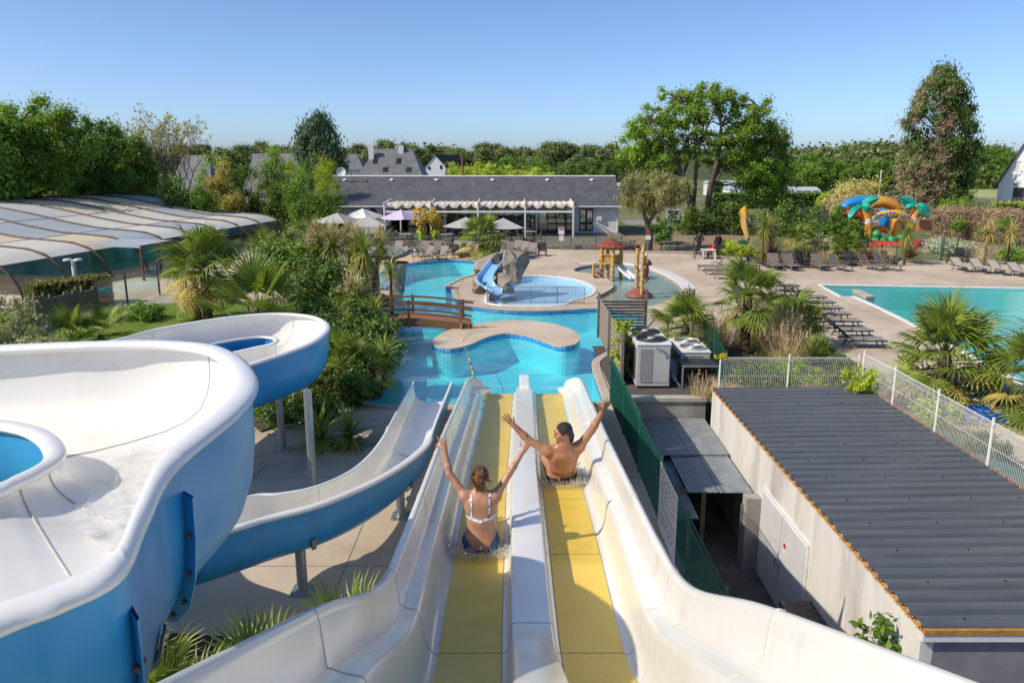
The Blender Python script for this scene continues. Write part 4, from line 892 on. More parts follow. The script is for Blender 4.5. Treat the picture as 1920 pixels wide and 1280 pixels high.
# ---- wooden slat screen round the machines
ws = thing('slat_screen', 'weathered grey wooden louvre screen between the lagoon and the heat pumps', 'screen', (3.9, 30, 0))
x0, ya, yb = 3.78, 25.7, 33.2
for i, y in enumerate((25.7, 29.4, 33.2)): MB().b2(x0-.05, x0+.05, y-.05, y+.05, 0, 2.0 if i == 2 else 1.9).build('post', m_wood_g, ws)
for k in range(13): MB().box((x0+.06, (ya+yb)/2, .12+k*.13), (.02, yb-ya, .10), mat=Matrix.Rotation(.35, 3, 'Y')).build('slat', m_wood_g, ws)
for x in (5.85, 7.9): MB().b2(x-.05, x+.05, 33.15, 33.25, 0, 2.15).build('post', m_wood_g, ws)
for k in range(12): MB().box(((x0+5.85)/2, 33.12, .12+k*.135), (5.85-x0, .02, .11), mat=Matrix.Rotation(.3, 3, 'X')).build('slat', m_wood_g, ws)
mesh_fence('mesh_fence', 'short green wire fence behind the heat pumps', 'fence', [(4.1, 31.6, 0), (6.5, 31.6, 0), (7.6, 31.6, 0), (7.4, 27.5, 0), (7.0, 24.4, 0)], 1.5, m_green, m_green, pitch=.07, fold=False)
# ---- machines
m_ac = surf('grey_white_sheet_steel', (.50, .50, .49), (.44, .44, .43), .4, 3, grime=(.36, .35, .33), gl=.55, gh=.8)
m_grille = surf('fan_grille', (.05, .05, .055), (.035, .035, .04), .4, 9)
def heatpump(name, label, x0, x1, y0, y1, h, fans_dark=True, gx=(.1, .45), rows=18, cols=9):
    t = thing(name, label, 'heat pump', ((x0+x1)/2, y0, 0))
    MB().b2(x0, x1, y0, y1, .1, h-.06).build('casing', m_ac, t, bevel=.015)
    MB().b2(x0+.05, x1-.05, y0+.05, y1-.05, .02, .1).build('plinth', m_dark, t)
    MB().b2(x0-.02, x1+.02, y0-.02, y1+.02, h-.06, h).build('top_panel', m_white, t, bevel=.012)
    w = x1-x0
    gx0, gx1 = x0+w*gx[0], x0+w*gx[1]; z0, z1 = (.28, h-.18) if rows > 6 else (h-.5, h-.16)
    MB().b2(gx0, gx1, y0-.012, y0-.002, z0, z1).build('grille_back', m_black, t)
    b = MB()
    for k in range(cols+1): x = gx0+(gx1-gx0)*k/cols; b.b2(x-.008, x+.008, y0-.026, y0-.012, z0, z1)
    for k in range(rows+1): z = z0+(z1-z0)*k/rows; b.b2(gx0, gx1, y0-.03, y0-.014, z-.008, z+.008)
    b.build('grille', m_ac, t)
    MB().b2(gx1+.04, x1-.04, y0-.014, y0-.002, .25, h-.14).build('access_panel', m_ac, t)
    b = MB()                                       # louvred coil on the left side
    z = .3
    while z < h-.2: b.b2(x0-.02, x0-.001, y0+.12, y1-.12, z, z+.03); z += .07
    b.build('side_louvres', m_dark, t)
    for k, f in enumerate((.27, .73)):
        c = Vector(((x0+x1)/2, y0+(y1-y0)*f, h)); r = min(w, (y1-y0)/2)*.43
        g = MB().lathe(c, [(r, 0), (r+.03, .0), (r+.03, .06), (r, .06), (r-.02, .03)], 28).build('fan_ring', m_grille if fans_dark else m_ac, t)
        MB().lathe(c, [(0, .006), (r, .006)], 24).build('fan_well', m_black if fans_dark else m_ac, g)
        bb = MB()
        for q in range(7): bb.lathe(c, [(r*(q+1)/8-.006, .05), (r*(q+1)/8, .058), (r*(q+1)/8+.006, .05)], 24)
        for q in range(8): a = q*math.pi/8; bb.bar(c+Vector((-r*math.cos(a), -r*math.sin(a), .05)), c+Vector((r*math.cos(a), r*math.sin(a), .05)), .008)
        bb.build('fan_guard', m_grille if fans_dark else m_steel, g)
        MB().lathe(c, [(0, .085), (r*.22, .075), (r*.26, .055), (r*.26, .02)], 14).build('fan_hub', m_ac, g, smooth=True)
        bl = MB()
        for q in range(5):
            a = q*2*math.pi/5+k; d = Vector((math.cos(a), math.sin(a), 0)); e = Vector((-d.y, d.x, 0))
            bl.quad(c+d*r*.2+Vector((0, 0, .02)), c+d*r*.92+e*.02+Vector((0, 0, .015)), c+d*r*.9+e*r*.45+Vector((0, 0, .04)), c+d*r*.25+e*r*.2+Vector((0, 0, .04)))
        bl.build('fan_blade', m_dark, g)
    return t
hp = heatpump('heat_pump', 'tall white twin-fan heat pump with dark fan guards', 4.22, 5.36, 25.3, 27.9, 1.58)
MB().tube([(5.2, 25.27, 1.1), (5.2, 25.24, 1.3), (4.85, 25.24, 1.45)], .012, 6).build('cable', m_black, hp)
MB().tube([(3.95, 26.2, .3), (3.95, 26.2, 1.2), (4.22, 26.2, 1.25)], .05, 10).build('pipe', m_dark, hp)
heatpump('heat_pump', 'lower grey twin-fan heat pump with pale fan guards beside the tall one', 5.98, 7.02, 26.5, 28.6, 1.02, False, (.15, .72), 5, 6)
tb = thing('machine_stand', 'dark open-fronted metal frame box in front of the lower heat pump', 'frame', (6.4, 25.4, 0))
for x in (5.78, 7.0):
    for y in (25.25, 26.2): MB().b2(x-.025, x+.025, y-.025, y+.025, 0, .8).build('leg', m_steel, tb)
MB().b2(5.76, 7.02, 25.23, 26.22, .8, .84).build('top', m_dark, tb); MB().b2(5.8, 6.98, 26.1, 26.14, .02, .78).build('back', m_black, tb)
b = MB().b2(5.75, 7.03, 25.22, 25.25, .79, .85); b.build('front_rail', m_steel, tb)
for k in range(3):
    o = MB().tube([(5.62-.06*k, 25.9, .9), (5.6-.05*k, 25.6, .35), (5.7+.03*k, 25.3, .08), (6.0, 25.6+.1*k, .05)], .025, 8).build('hose', m_steel, tb, smooth=True)
gp_ = MB().b2(FX+.2, 7.3, 24.3, 31.5, -.02, .02).build('machine_pad', surf('dark_earth_pad', (.10, .085, .07), (.06, .05, .042), .95, 3, bump=.5)); tag(gp_, kind='structure')
# ============================================================ IMPLICIT SURFACES (for bodies, rocks, sculpture)
class SDF:
    def __init__(s, lo, hi, res):
        s.lo = np.array(lo, float); s.res = res; s.n = np.ceil((np.array(hi)-s.lo)/res).astype(int)+1; s.d = np.full(s.n, 9., np.float32)
    def _win(s, a, b):
        i0 = np.clip(((a-s.lo)/s.res).astype(int)-1, 0, s.n-1); i1 = np.clip(((b-s.lo)/s.res).astype(int)+3, 1, s.n); ax = [s.lo[k]+s.res*np.arange(i0[k], i1[k]) for k in range(3)]
        return tuple(slice(i0[k], i1[k]) for k in range(3)), np.meshgrid(*ax, indexing='ij')
    def _mix(s, w, d, k, sub=False):
        a = s.d[w]
        if sub: s.d[w] = np.maximum(a, -d); return
        h = np.maximum(k-np.abs(a-d), 0)/k; s.d[w] = np.minimum(a, d)-h*h*k*.25
    def cap(s, a, b, r1, r2=None, k=.03):
        a, b = np.array(a, float), np.array(b, float); r2 = r1 if r2 is None else r2; m = max(r1, r2)+k+.01; w, (X, Y, Z) = s._win(np.minimum(a, b)-m, np.maximum(a, b)+m)
        ab = b-a; L = max((ab**2).sum(), 1e-9); t = np.clip(((X-a[0])*ab[0]+(Y-a[1])*ab[1]+(Z-a[2])*ab[2])/L, 0, 1)
        s._mix(w, np.sqrt((X-a[0]-t*ab[0])**2+(Y-a[1]-t*ab[1])**2+(Z-a[2]-t*ab[2])**2)-(r1+(r2-r1)*t), k); return s
    def ell(s, c, r, k=.03, rot=None, sub=False):
        c, r = np.array(c, float), np.array(r, float); m = r.max()+k+.01; w, (X, Y, Z) = s._win(c-m, c+m); x, y, z = X-c[0], Y-c[1], Z-c[2]
        if rot is not None:
            M_ = np.array(rot.inverted().to_matrix() if hasattr(rot, 'to_matrix') else rot.transposed()); x, y, z = (M_[i][0]*x+M_[i][1]*y+M_[i][2]*z for i in range(3))
        q = np.sqrt((x/r[0])**2+(y/r[1])**2+(z/r[2])**2); s._mix(w, (q-1)*r.min(), k, sub); return s
    def mesh(s):
        d = s.d; ins = d < 0; n = np.array(d.shape)-1
        acc = np.zeros((*n, 3), np.float32); cnt = np.zeros(tuple(n), np.int16); cs = [(i, j, k) for i in (0, 1) for j in (0, 1) for k in (0, 1)]
        def sh(a, c): return a[c[0]:c[0]+n[0], c[1]:c[1]+n[1], c[2]:c[2]+n[2]]
        tot = sum(sh(ins, c).astype(np.int8) for c in cs); act = (tot > 0) & (tot < 8); I = np.argwhere(act)
        P = np.zeros((len(I), 3)); C = np.zeros(len(I))
        for c in cs:
            for ax in range(3):
                if c[ax]: continue
                e = list(c); e[ax] = 1; a = d[I[:, 0]+c[0], I[:, 1]+c[1], I[:, 2]+c[2]]; b = d[I[:, 0]+e[0], I[:, 1]+e[1], I[:, 2]+e[2]]; m = (a < 0) != (b < 0); t = np.where(m, a/np.where(m, a-b, 1), 0)
                q = np.array(c, float)[None].repeat(len(I), 0); q[:, ax] += t; P += q*m[:, None]; C += m
        V = s.lo+(I+P/C[:, None])*s.res; idx = np.full(tuple(n), -1, np.int64); idx[act] = np.arange(len(I)); Fs = []
        for ax in range(3):
            u, v = (ax+1) % 3, (ax+2) % 3; sl0 = [slice(None)]*3; sl1 = [slice(None)]*3; sl0[ax] = slice(0, -1); sl1[ax] = slice(1, None); a, b = ins[tuple(sl0)], ins[tuple(sl1)]
            E_ = np.argwhere(a != b); ok = (E_[:, u] > 0) & (E_[:, v] > 0) & (E_[:, u] < n[u]) & (E_[:, v] < n[v]); E_ = E_[ok]; fl = a[E_[:, 0], E_[:, 1], E_[:, 2]]
            def at(du, dv): q = E_.copy(); q[:, u] += du; q[:, v] += dv; return idx[q[:, 0], q[:, 1], q[:, 2]]
            Q = np.stack([at(-1, -1), at(0, -1), at(0, 0), at(-1, 0)], 1); Q[~fl] = Q[~fl][:, ::-1]; Fs.append(Q)
        F = np.concatenate(Fs); F = F[(F >= 0).all(1)]; return V, F
def rock(name, parent, c, rad, seed, mat, rot=0, n=26, sub=2, jag=.10):
    r = np.random.default_rng(seed); bm = bmesh.new()
    for p in unit_(n, r): bm.verts.new((p[0]*rad[0]*(.85+.3*r.random()), p[1]*rad[1]*(.85+.3*r.random()), p[2]*rad[2]*(.85+.3*r.random())))
    bmesh.ops.convex_hull(bm, input=bm.verts[:]); bmesh.ops.delete(bm, geom=[v for v in bm.verts if not v.link_faces], context='VERTS')
    bmesh.ops.subdivide_edges(bm, edges=bm.edges[:], cuts=sub, use_grid_fill=True, smooth=.0)
    for v in bm.verts: v.co += Vector(tuple(r.normal(size=3)))*jag*min(rad)*.35
    me = bpy.data.meshes.new(name); bmesh.ops.recalc_face_normals(bm, faces=bm.faces[:]); bm.to_mesh(me); bm.free()
    o = link(name, me, mat, parent, smooth=False); o.location = Vector(c)-(worldloc(parent) if parent else Vector((0, 0, 0))); o.rotation_euler.z = rot; return o
def unit_(n, rng): v = rng.normal(size=(n, 3)); return v/np.linalg.norm(v, axis=1, keepdims=True)
m_rock = surf('artificial_rock', (.27, .23, .185), (.17, .145, .12), .85, 1.6, bump=.7, bscale=9, c3=(.33, .28, .22), s3=.7, grime=(.09, .085, .07), gs=1.6, gl=.55, gh=.8)
# ---- rock slide in the paddling pool
rs = thing('rock_slide', 'grey artificial rocks carrying a short blue children\'s slide', 'rock slide', tuple(G(935, 545)))
Yr = G(935, 548).y
def RK(px, py, Y, rx, rz, ry, sd, n=13): c = VY(px, py, Y); k = Y/1450; rock('rock', rs, c, (rx*k, ry*k, rz*k), sd, m_rock, n=n)
RK(918, 503, Yr+1.6, 30, 32, 26, 1); RK(930, 488, Yr+1.8, 18, 22, 18, 11); RK(967, 505, Yr+.9, 27, 38, 26, 2, 13); RK(958, 490, Yr+.6, 18, 26, 18, 3, 11); RK(942, 530, Yr-.1, 22, 19, 16, 4); RK(955, 537, Yr-.4, 15, 15, 14, 5); RK(905, 545, Yr-.5, 20, 18, 16, 6); RK(893, 532, Yr+.3, 10, 18, 12, 7); RK(918, 555, Yr-.9, 14, 12, 10, 8)
m_kslide = surf('light_blue_gelcoat', (.22, .46, .74), (.19, .42, .70), .25, 2, coat=.3)
pth = cr([tuple(VY(931, 495, Yr+.9))+(0,), tuple(VY(918, 512, Yr+.3))+(0,), tuple(VY(909, 528, Yr-.3))+(0,), tuple(VY(916, 541, Yr-.9))+(0,), tuple(VY(934, 552, Yr-1.35))+(0,)], 7); rows = []
for i, p in enumerate(pth):
    t = Vector(tuple(pth[min(i+1, len(pth)-1)])[:3])-Vector(tuple(pth[max(i-1, 0)])[:3]); sd = Vector((-t.y, t.x, 0)).normalized(); c = Vector(tuple(p)[:3]); rows.append([c+sd*u+Vector((0, 0, h)) for u, h in ((-.52, .22), (-.48, .3), (-.40, .26), (-.36, .02), (-.18, -.04), (.18, -.04), (.36, .02), (.40, .26), (.48, .3), (.52, .22))])
MB().grid(rows).build('chute', m_kslide, rs, smooth=True)
# ---- railing in front of the paddling pool
rg = thing('pool_railing', 'thin grey steel railing with upright bars in front of the paddling pool', 'railing', tuple(G(985, 571))); a, c = G(914, 569.5), G(1095, 570)
for f in (0, .45, .72, 1): p = a+(c-a)*f; MB().tube([p, p+Vector((0, 0, .92))], .025, 8).build('post', m_steel, rg)
for z in (.1, .92): MB().tube([a+Vector((0, 0, z)), c+Vector((0, 0, z))], .022, 6).build('rail', m_steel, rg)
for k in range(1, 44): p = a+(c-a)*k/44; MB().tube([p+Vector((0, 0, .1)), p+Vector((0, 0, .9))], .010, 5).build('baluster', m_steel, rg)
# ---- waterfall rocks
wf = thing('waterfall_rock', 'mushroom-shaped artificial rock waterfall at the left of the lagoon', 'waterfall', tuple(G(745, 545))); Yw = G(745, 548).y; k = Yw/1450
def rough_lathe(c, prof, n, sd, amp):
    r = random.Random(sd); b = MB(); rows = []
    for rr_, z in prof: rows.append([(c[0]+rr_*(1+amp*r.uniform(-1, 1))*math.cos(2*math.pi*j/n), c[1]+rr_*(1+amp*r.uniform(-1, 1))*math.sin(2*math.pi*j/n), c[2]+z) for j in range(n)])
    rows = [w+[w[0]] for w in rows]; return b.grid(rows)
zc = VY(745, 492, Yw).z; c = VY(744, 545, Yw)
rough_lathe((c.x, Yw, 0), [(.40, -.1), (.46, .1), (.48, .4), (.56, .9), (.66, 1.4), (.8, zc)], 14, 1, .06).build('pillar', m_rock, wf, smooth=True)
c = VY(697, 545, Yw+.8); rough_lathe((c.x, Yw+.8, 0), [(.5, -.1), (.52, .5), (.5, 1.0), (.6, zc)], 12, 2, .06).build('pillar', m_rock, wf, smooth=True)
c = VY(728, 478, Yw+.3); rock('slab', wf, (c.x, c.y, c.z+.1), (1.35, .8, .42), 3, surf('wet_rock', (.33, .33, .29), (.2, .21, .19), .35, 2, bump=.5, bscale=9), n=34); rock('slab', wf, VY(752, 470, Yw+.5), (.7, .6, .26), 4, m_rock)
fall, nt, out = newmat('falling_water'); tr_ = nd(nt, 'ShaderNodeBsdfTransparent'); df = nd(nt, 'ShaderNodeBsdfDiffuse'); df.inputs[0].default_value = (.8, .88, .9, 1); mx = nt.nodes.new('ShaderNodeMixShader')
nt.links.new(ramp(nt, noise(nt, 5, 4, .7, 'Pos', (3, 3, .3)), [(.45, (.02,)*3), (.75, (.6,)*3)]), mx.inputs[0]); nt.links.new(tr_.outputs[0], mx.inputs[1]); nt.links.new(df.outputs[0], mx.inputs[2]); nt.links.new(mx.outputs[0], out.inputs[0])
a = VY(722, 490, Yw-.6); rows = [[(a.x+x+.1*math.sin(x*9), Yw-.62-.25*v*v-.25*math.sin(x*2.2), a.z*(1-v)-.1) for x in np.linspace(-.5, 1.7, 26)] for v in np.linspace(0, 1, 8)]; MB().grid(rows).build('falling_water', fall, wf, smooth=True)
# ---- stones behind the lagoon
for i, (px, py, r_) in enumerate(((872, 480, .42), (884, 481, .36), (895, 482, .45), (866, 483, .3))):
    p = G(px, py); o = rock('boulder', None, (p.x, p.y, r_*.5), (r_*1.2, r_, r_*.8), 30+i, m_rock); tag(o, ['rounded tan boulder at the foot of the small terrace palm', 'grey boulder between the tan one and the palm stem', 'big grey boulder right under the small terrace palm', 'small boulder leftmost of the group by the small palm'][i], 'boulder', 'boulders round the small palm')
# ---- footbridge
br_ = thing('footbridge', 'arched brown wooden footbridge from the thicket to the island', 'bridge', tuple(G(790, 612))); x0, x1, yA, yB = -7.6, G(877, 616).x+.1, G(860, 618).y, G(860, 618).y+1.35
def arch(x): t = (x-x0)/(x1-x0); return .06+.36*math.sin(math.pi*(.06+.88*t))
xs = np.linspace(x0, x1, 25)
for y in (yA, yB):
    b = MB(); b.grid([[(x, y-.05, arch(x)-.26), (x, y-.05, arch(x)+.10), (x, y+.05, arch(x)+.10), (x, y+.05, arch(x)-.26), (x, y-.05, arch(x)-.26)] for x in xs]); b.build('stringer', m_wood_d, br_)
for i in range(40): x = x0+.07+(x1-x0-.14)*i/39; MB().box((x, (yA+yB)/2, arch(x)+.0), ((x1-x0)/40*.9, yB-yA-.12, .045), mat=Matrix.Rotation(-math.atan((arch(x+.05)-arch(x-.05))/.1), 3, 'Y')).build('plank', surf('red_brown_board', (.34, .17, .09), (.24, .12, .065), .7, 5, island=.2), br_)
for y, s_ in ((yA-.09, 1), (yB+.09, -1)):
    for x in (-6.6, -4.72, x1-.38): MB().b2(x-.05, x+.05, y-.05, y+.05, arch(x)-.3, arch(x)+.98).build('post', m_wood_d, br_)
    for dz in (.48, .84): MB().grid([[(x, y-.03+s_*.07, arch(x)+dz), (x, y-.03+s_*.07, arch(x)+dz+.09), (x, y+.03+s_*.07, arch(x)+dz+.09), (x, y+.03+s_*.07, arch(x)+dz), (x, y-.03+s_*.07, arch(x)+dz)] for x in np.linspace(x0, x1+.12, 25)]).build('handrail', m_wood_d, br_)
# ---- bamboo hut with little slide
hut = thing('play_hut', 'bamboo play hut with a red thatched cone roof and small cream slide', 'play hut', tuple(G(1143, 515))); Yh = G(1143, 518).y; kh = Yh/1450; cc = VY(1143, 518, Yh); hx, hy = cc.x, Yh
def bam(a, c, r=.11): 
    a, c = Vector(a), Vector(c); n = max(2, int((c-a).length/.32)); P = []; Rr = []
    for i in range(n+1):
        f = i/n; P += [a+(c-a)*max(0, f-.012), a+(c-a)*f, a+(c-a)*min(1, f+.012)]; Rr += [r, r*1.14, r]
    return MB().tube(P, Rr, 9)
zt = VY(1143, 462, Yh).z
for dx, dy in ((-.62, -.5), (.1, -.75), (.75, .1), (-.1, .6)): bam((hx+dx, hy+dy, -.15), (hx+dx, hy+dy, zt+.1), .13).build('bamboo_post', m_bamboo, hut, smooth=True)
m_thatch = surf('red_thatch', (.27, .065, .035), (.16, .04, .025), .9, 9, bump=.8, bscale=22, stretch=(1, 1, .4))
rz_ = VY(1143, 446, Yh).z
for k_, (r0, r1, za, zb2) in enumerate(((1.0, .55, 0, .3), (.72, .28, .2, .46), (.42, .04, .38, .62))): rough_lathe((hx, hy, zt), [(r1, zb2), ((r0+r1)/2, (za+zb2)/2), (r0, za), (r0-.06, za-.07)], 22, 40+k_, .05).build('thatch_tier', m_thatch, hut)
MB().b2(hx-.7, hx+.75, hy-.65, hy+.6, .85, .93).build('floor', m_bamboo, hut)
m_mat_ = surf('woven_bamboo', (.52, .27, .07), (.36, .17, .04), .7, 16, lo=.45, hi=.55)
MB().bar((hx-.62, hy-.5, 1.2), (hx+.1, hy-.75, 1.2), .04, .6).build('side_panel', m_mat_, hut); MB().bar((hx+.1, hy-.75, 1.2), (hx+.75, hy+.1, 1.2), .04, .6).build('side_panel', m_mat_, hut)
for z in (.95, 1.52): bam((hx-.62, hy-.55, z), (hx+.1, hy-.8, z), .05).build('bamboo_rail', m_bamboo, hut)
bam((hx-1.15, hy-.6, -.15), (hx-1.15, hy-.6, .95), .1).build('bamboo_post', m_bamboo, hut); bam((hx-1.15, hy-.6, .85), (hx-.62, hy-.55, 1.35), .05).build('bamboo_rail', m_bamboo, hut)
for k_ in range(3): MB().b2(hx-1.1+k_*.18, hx-.85+k_*.18, hy-.9, hy-.3, .0+k_*.24, .1+k_*.24).build('step', m_thatch, hut)
sa, sb = Vector((hx+.45, hy-.3, .88)), VY(1188, 527, Yh-1.2); sb.z = -.02; dv = (sb-sa); sdv = Vector((-dv.y, dv.x, 0)).normalized()
MB().grid([[sa+dv*t+sdv*u+Vector((0, 0, h-.10*math.sin(math.pi*t))) for u, h in ((-.34, .0), (-.34, .18), (-.28, .18), (-.27, .02), (.27, .02), (.28, .18), (.34, .18), (.34, 0))] for t in np.linspace(0, 1, 9)]).build('chute', m_gel, hut)
# ---- bamboo spray poles with climbing monkey figure
mk = thing('spray_poles', 'two tall bamboo poles on a red mound with a brown climbing monkey figure', 'play feature', tuple(G(1199, 552))); pA, pB = G(1193, 547), G(1203, 553); Ym = pB.y
bam((pA.x, pA.y, -.1), (pA.x, pA.y, VY(1193, 466, pA.y).z), .11).build('bamboo_pole', m_bamboo, mk, smooth=True); bam((pB.x, pB.y, -.1), (pB.x, pB.y, VY(1200, 461, pB.y).z), .11).build('bamboo_pole', m_bamboo, mk, smooth=True)
m_red = surf('red_mound', (.27, .085, .05), (.20, .06, .038), .55, 4); c = (pA+pB)/2; rough_lathe((c.x, c.y, -.12), [(.82, 0), (.78, .1), (.5, .24), (.3, .4), (.12, .5)], 16, 9, .04).build('mound', m_red, mk, smooth=True)
s_ = SDF((-.6, -.4, -1.0), (.7, .4, 1.0), .022)
s_.ell((.12, 0, 0), (.15, .14, .3), .05).ell((.2, -.02, .38), (.15, .14, .15), .04).ell((.31, -.04, .33), (.08, .08, .07), .03).ell((.2, .12, .42), (.05, .03, .06), .02)
s_.cap((.1, 0, .25), (.06, -.05, .5), .055, .045).cap((.06, -.05, .5), (.12, -.05, .72), .045, .04).cap((.12, 0, .2), (-.05, -.05, .1), .05, .04).cap((.1, 0, -.2), (.22, -.05, -.38), .075, .06).cap((.22, -.05, -.38), (.06, -.05, -.52), .055, .05).cap((.1, 0, -.2), (-.1, .05, -.05), .03, .03).cap((-.1, .05, -.05), (-.3, .05, .1), .03, .028).cap((-.3, .05, .1), (-.4, .05, .32), .028, .02)
V, F = s_.mesh(); o = link('monkey_figure', mesh_np('monkey_figure', V, F), surf('brown_gelcoat', (.16, .045, .03), (.11, .03, .022), .35, 4), mk, smooth=True); p = VY(1211, 508, Ym); o.location = p-worldloc(mk); o.scale = (1.25,)*3; o.location.x -= .15
b = MB(); cw = VY(1211.5, 477, Ym); b.lathe((cw.x, Ym-.05, cw.z), [(0, .1), (.09, .06), (.1, -.02), (.05, -.12), (0, -.14)], 8); b.build('spray_nozzle', m_white, mk, smooth=True)
MB().tube([VY(1215, 500, Ym), VY(1222, 508, Ym), VY(1229, 520, Ym)], .012, 5).build('water_jet', m_white, mk)
# ---- loungers
m_lng = surf('taupe_plastic', (.20, .165, .14), (.155, .127, .108), .55, 5); m_sling = surf('grey_sling', (.26, .245, .22), (.215, .20, .18), .8, 9); m_frame = surf('charcoal_plastic', (.03, .03, .034), (.02, .02, .023), .45, 6); m_beige = surf('beige_sling', (.42, .385, .32), (.37, .335, .28), .8, 9)
def lounger_proto(label, sl_m, fr_m, back, arms):
    t = thing('sun_lounger', label, 'sun lounger', (0, 0, 0), 'sun loungers'); w = .33; L = 1.25; a = R(back); bl = .72
    def ribbed(p0, p1, n): # corrugated panel reading as slats
        rows = []; p0, p1 = Vector(p0), Vector(p1); nn = Vector((0, -(p1-p0).z, (p1-p0).y)).normalized()
        for i in range(n*2+1): q = p0+(p1-p0)*i/(n*2); rows.append([q+Vector((x, 0, 0))+nn*(.012*(i % 2)) for x in (-w, 0, w)])
        return MB().grid(rows)
    ribbed((0, 0, .34), (0, L, .33), 9).build('seat', sl_m, t, local=True); bt = Vector((0, -bl*math.cos(a), .35+bl*math.sin(a))); ribbed((0, 0, .35), tuple(bt), 6).build('backrest', sl_m, t, local=True)
    for s_ in (-1, 1):
        MB().tube([(s_*w, L+.02, .31), (s_*w, L*.5, .30), (s_*w, 0, .31), (s_*w, -.35, .30)], .03, 6).build('side_rail', fr_m, t, local=True); MB().tube([(s_*w, 0, .33), (s_*w, bt.y, bt.z)], .025, 6).build('back_rail', fr_m, t, local=True)
        MB().tube([(s_*w, L-.2, .3), (s_*(w+.02), L-.05, 0)], .03, 6).build('leg', fr_m, t, local=True); MB().tube([(s_*w, .05, .3), (s_*(w+.02), -.12, 0)], .03, 6).build('leg', fr_m, t, local=True)
        if arms: MB().tube([(s_*w, .38, .31), (s_*(w+.04), .36, .52), (s_*(w+.04), .1, .55), (s_*(w+.02), -.12, .5), (s_*w, -.2, .42)], .022, 6).build('armrest', fr_m, t, local=True)
        MB().tube([(s_*w*.9, -.3, .3), (s_*w*.9, bt.y*.55, .35+bl*.55*math.sin(a))], .015, 5).build('prop', fr_m, t, local=True)
    return t
lg = {'taupe': lounger_proto('x', m_lng, m_lng, 55, True), 'dark': lounger_proto('x', m_sling, m_frame, 38, True), 'beige': lounger_proto('x', m_beige, m_frame, 32, False)}
def armchair_proto():
    t = thing('plastic_armchair', 'x', 'armchair', (0, 0, 0), 'plastic armchairs'); m_ = m_frame
    MB().b2(-.26, .26, -.24, .28, .40, .44).build('seat', m_, t, local=True, bevel=.02)
    b = MB()
    for i in range(7): a = (i-3)*.085; b.bar((a*.9, -.24, .42), (a*1.25, -.46, 1.02-.05*abs(i-3)**1.3*.5), .068, .02, (0, 1, 0))
    b.bar((-.27, -.4, .84), (.27, -.4, .84), .05, .025, (0, 1, 0)); b.build('backrest', m_, t, local=True)
    for s_ in (-1, 1):
        MB().bar((s_*.29, -.3, .62), (s_*.3, .3, .64), .07, .03).build('armrest', m_, t, local=True); MB().bar((s_*.28, .27, 0), (s_*.29, .24, .63), .05, .05).build('leg', m_, t, local=True); MB().bar((s_*.27, -.38, 0), (s_*.27, -.24, .62), .05, .05).build('leg', m_, t, local=True)
    return t
ac_ = armchair_proto(); first = {}
def place(pr, key, px, py, rz, label, sc_=1.0):
    o = pr if key not in first else copy_tree(pr); first[key] = 1; g = G(px, py) if px > -9e3 else py; o.location = g; o.rotation_euler.z = rz; o.scale = (sc_,)*3; o['label'] = label; return o
PI = math.pi
for i, (px, py) in enumerate(((745,476),(803,486.5),(829,486.5),(795,476),(818,475.5),(855,475.5),(878,477),(891,479),(944,474),(955,477),(969,474.5),(981,477),(996,480))):
    place(lg['taupe'], 't', px, py, PI+.25*math.sin(i*5)-.35, 'taupe slatted lounger, number %s from the left in the rows behind the lagoon' % ('one two three four five six seven eight nine ten eleven twelve thirteen'.split()[sorted((745,803,829,795,818,855,878,891,944,955,969,981,996)).index(px)]), 1.12)
for i, (px, py, lab) in enumerate(((783,482.5,'dark plastic armchair leftmost behind the lagoon'),(857,483.5,'dark plastic armchair between taupe loungers behind the lagoon'),(835,473,'dark armchair in the rear row behind the lagoon'),(928,483,'dark armchair half hidden by the grey rocks'),(1017,480,'dark armchair alone at the right end of the lagoon row'))): place(ac_, 'a', px, py, PI+(-.5, .4, -.3, -.4, .1)[i], lab, 1.08)
for i, (px, py, rz, lab) in enumerate(((1449,503,PI-.05,'first taupe lounger from the left in the garden row'),(1478,504,PI+.1,'second taupe lounger in the garden row'),(1532,504,PI+.05,'third taupe lounger in the garden row, between two armchairs'),(1565,505,PI+.35,'fourth taupe lounger in the garden row'),(1622,504,PI+.55,'fifth taupe lounger in the garden row, turned aside'),(1651,504,PI+.6,'last taupe lounger in the garden row'))): place(lg['taupe'], 't', px, py, rz, lab, 1.12)
for i, (px, py, rz, lab) in enumerate(((1503,499,PI+.3,'dark armchair beside the second garden lounger'),(1589,499,PI-.3,'dark armchair in the middle of the garden row'),(1664,498,PI+.4,'dark armchair at the right end of the garden row'),(1786,494,-PI/2-.4,'dark armchair facing right at the right garden fence'),(1802,491,PI,'low dark armchair in the middle of the right group'),(1821,494,PI-.3,'dark armchair with glossy back at the right of the group'),(1413,511,-PI/2-.6,'dark reclined armchair above the palm near the splash pool'))): place(ac_, 'a', px, py, rz, lab, 1.1)
for i, (px, py, lab) in enumerate(((1797,506,'beige sling lounger leftmost of four on the right'),(1834,509,'beige sling lounger second of four on the right'),(1867,512,'beige sling lounger third of four on the right'),(1906,517,'beige sling lounger last of four, at the right border'))): place(lg['beige'], 'b', px, py, PI+.08, lab, 1.12)
for i, (px, py, lab) in enumerate(((1345,508,'taupe reclined lounger farthest of three beside the splash pool'),(1360,515,'taupe reclined lounger in the middle beside the splash pool'),(1378,523,'taupe reclined lounger nearest of three beside the splash pool'))): place(lg['taupe'], 't', px, py, PI/2-.15, lab, 1.12)
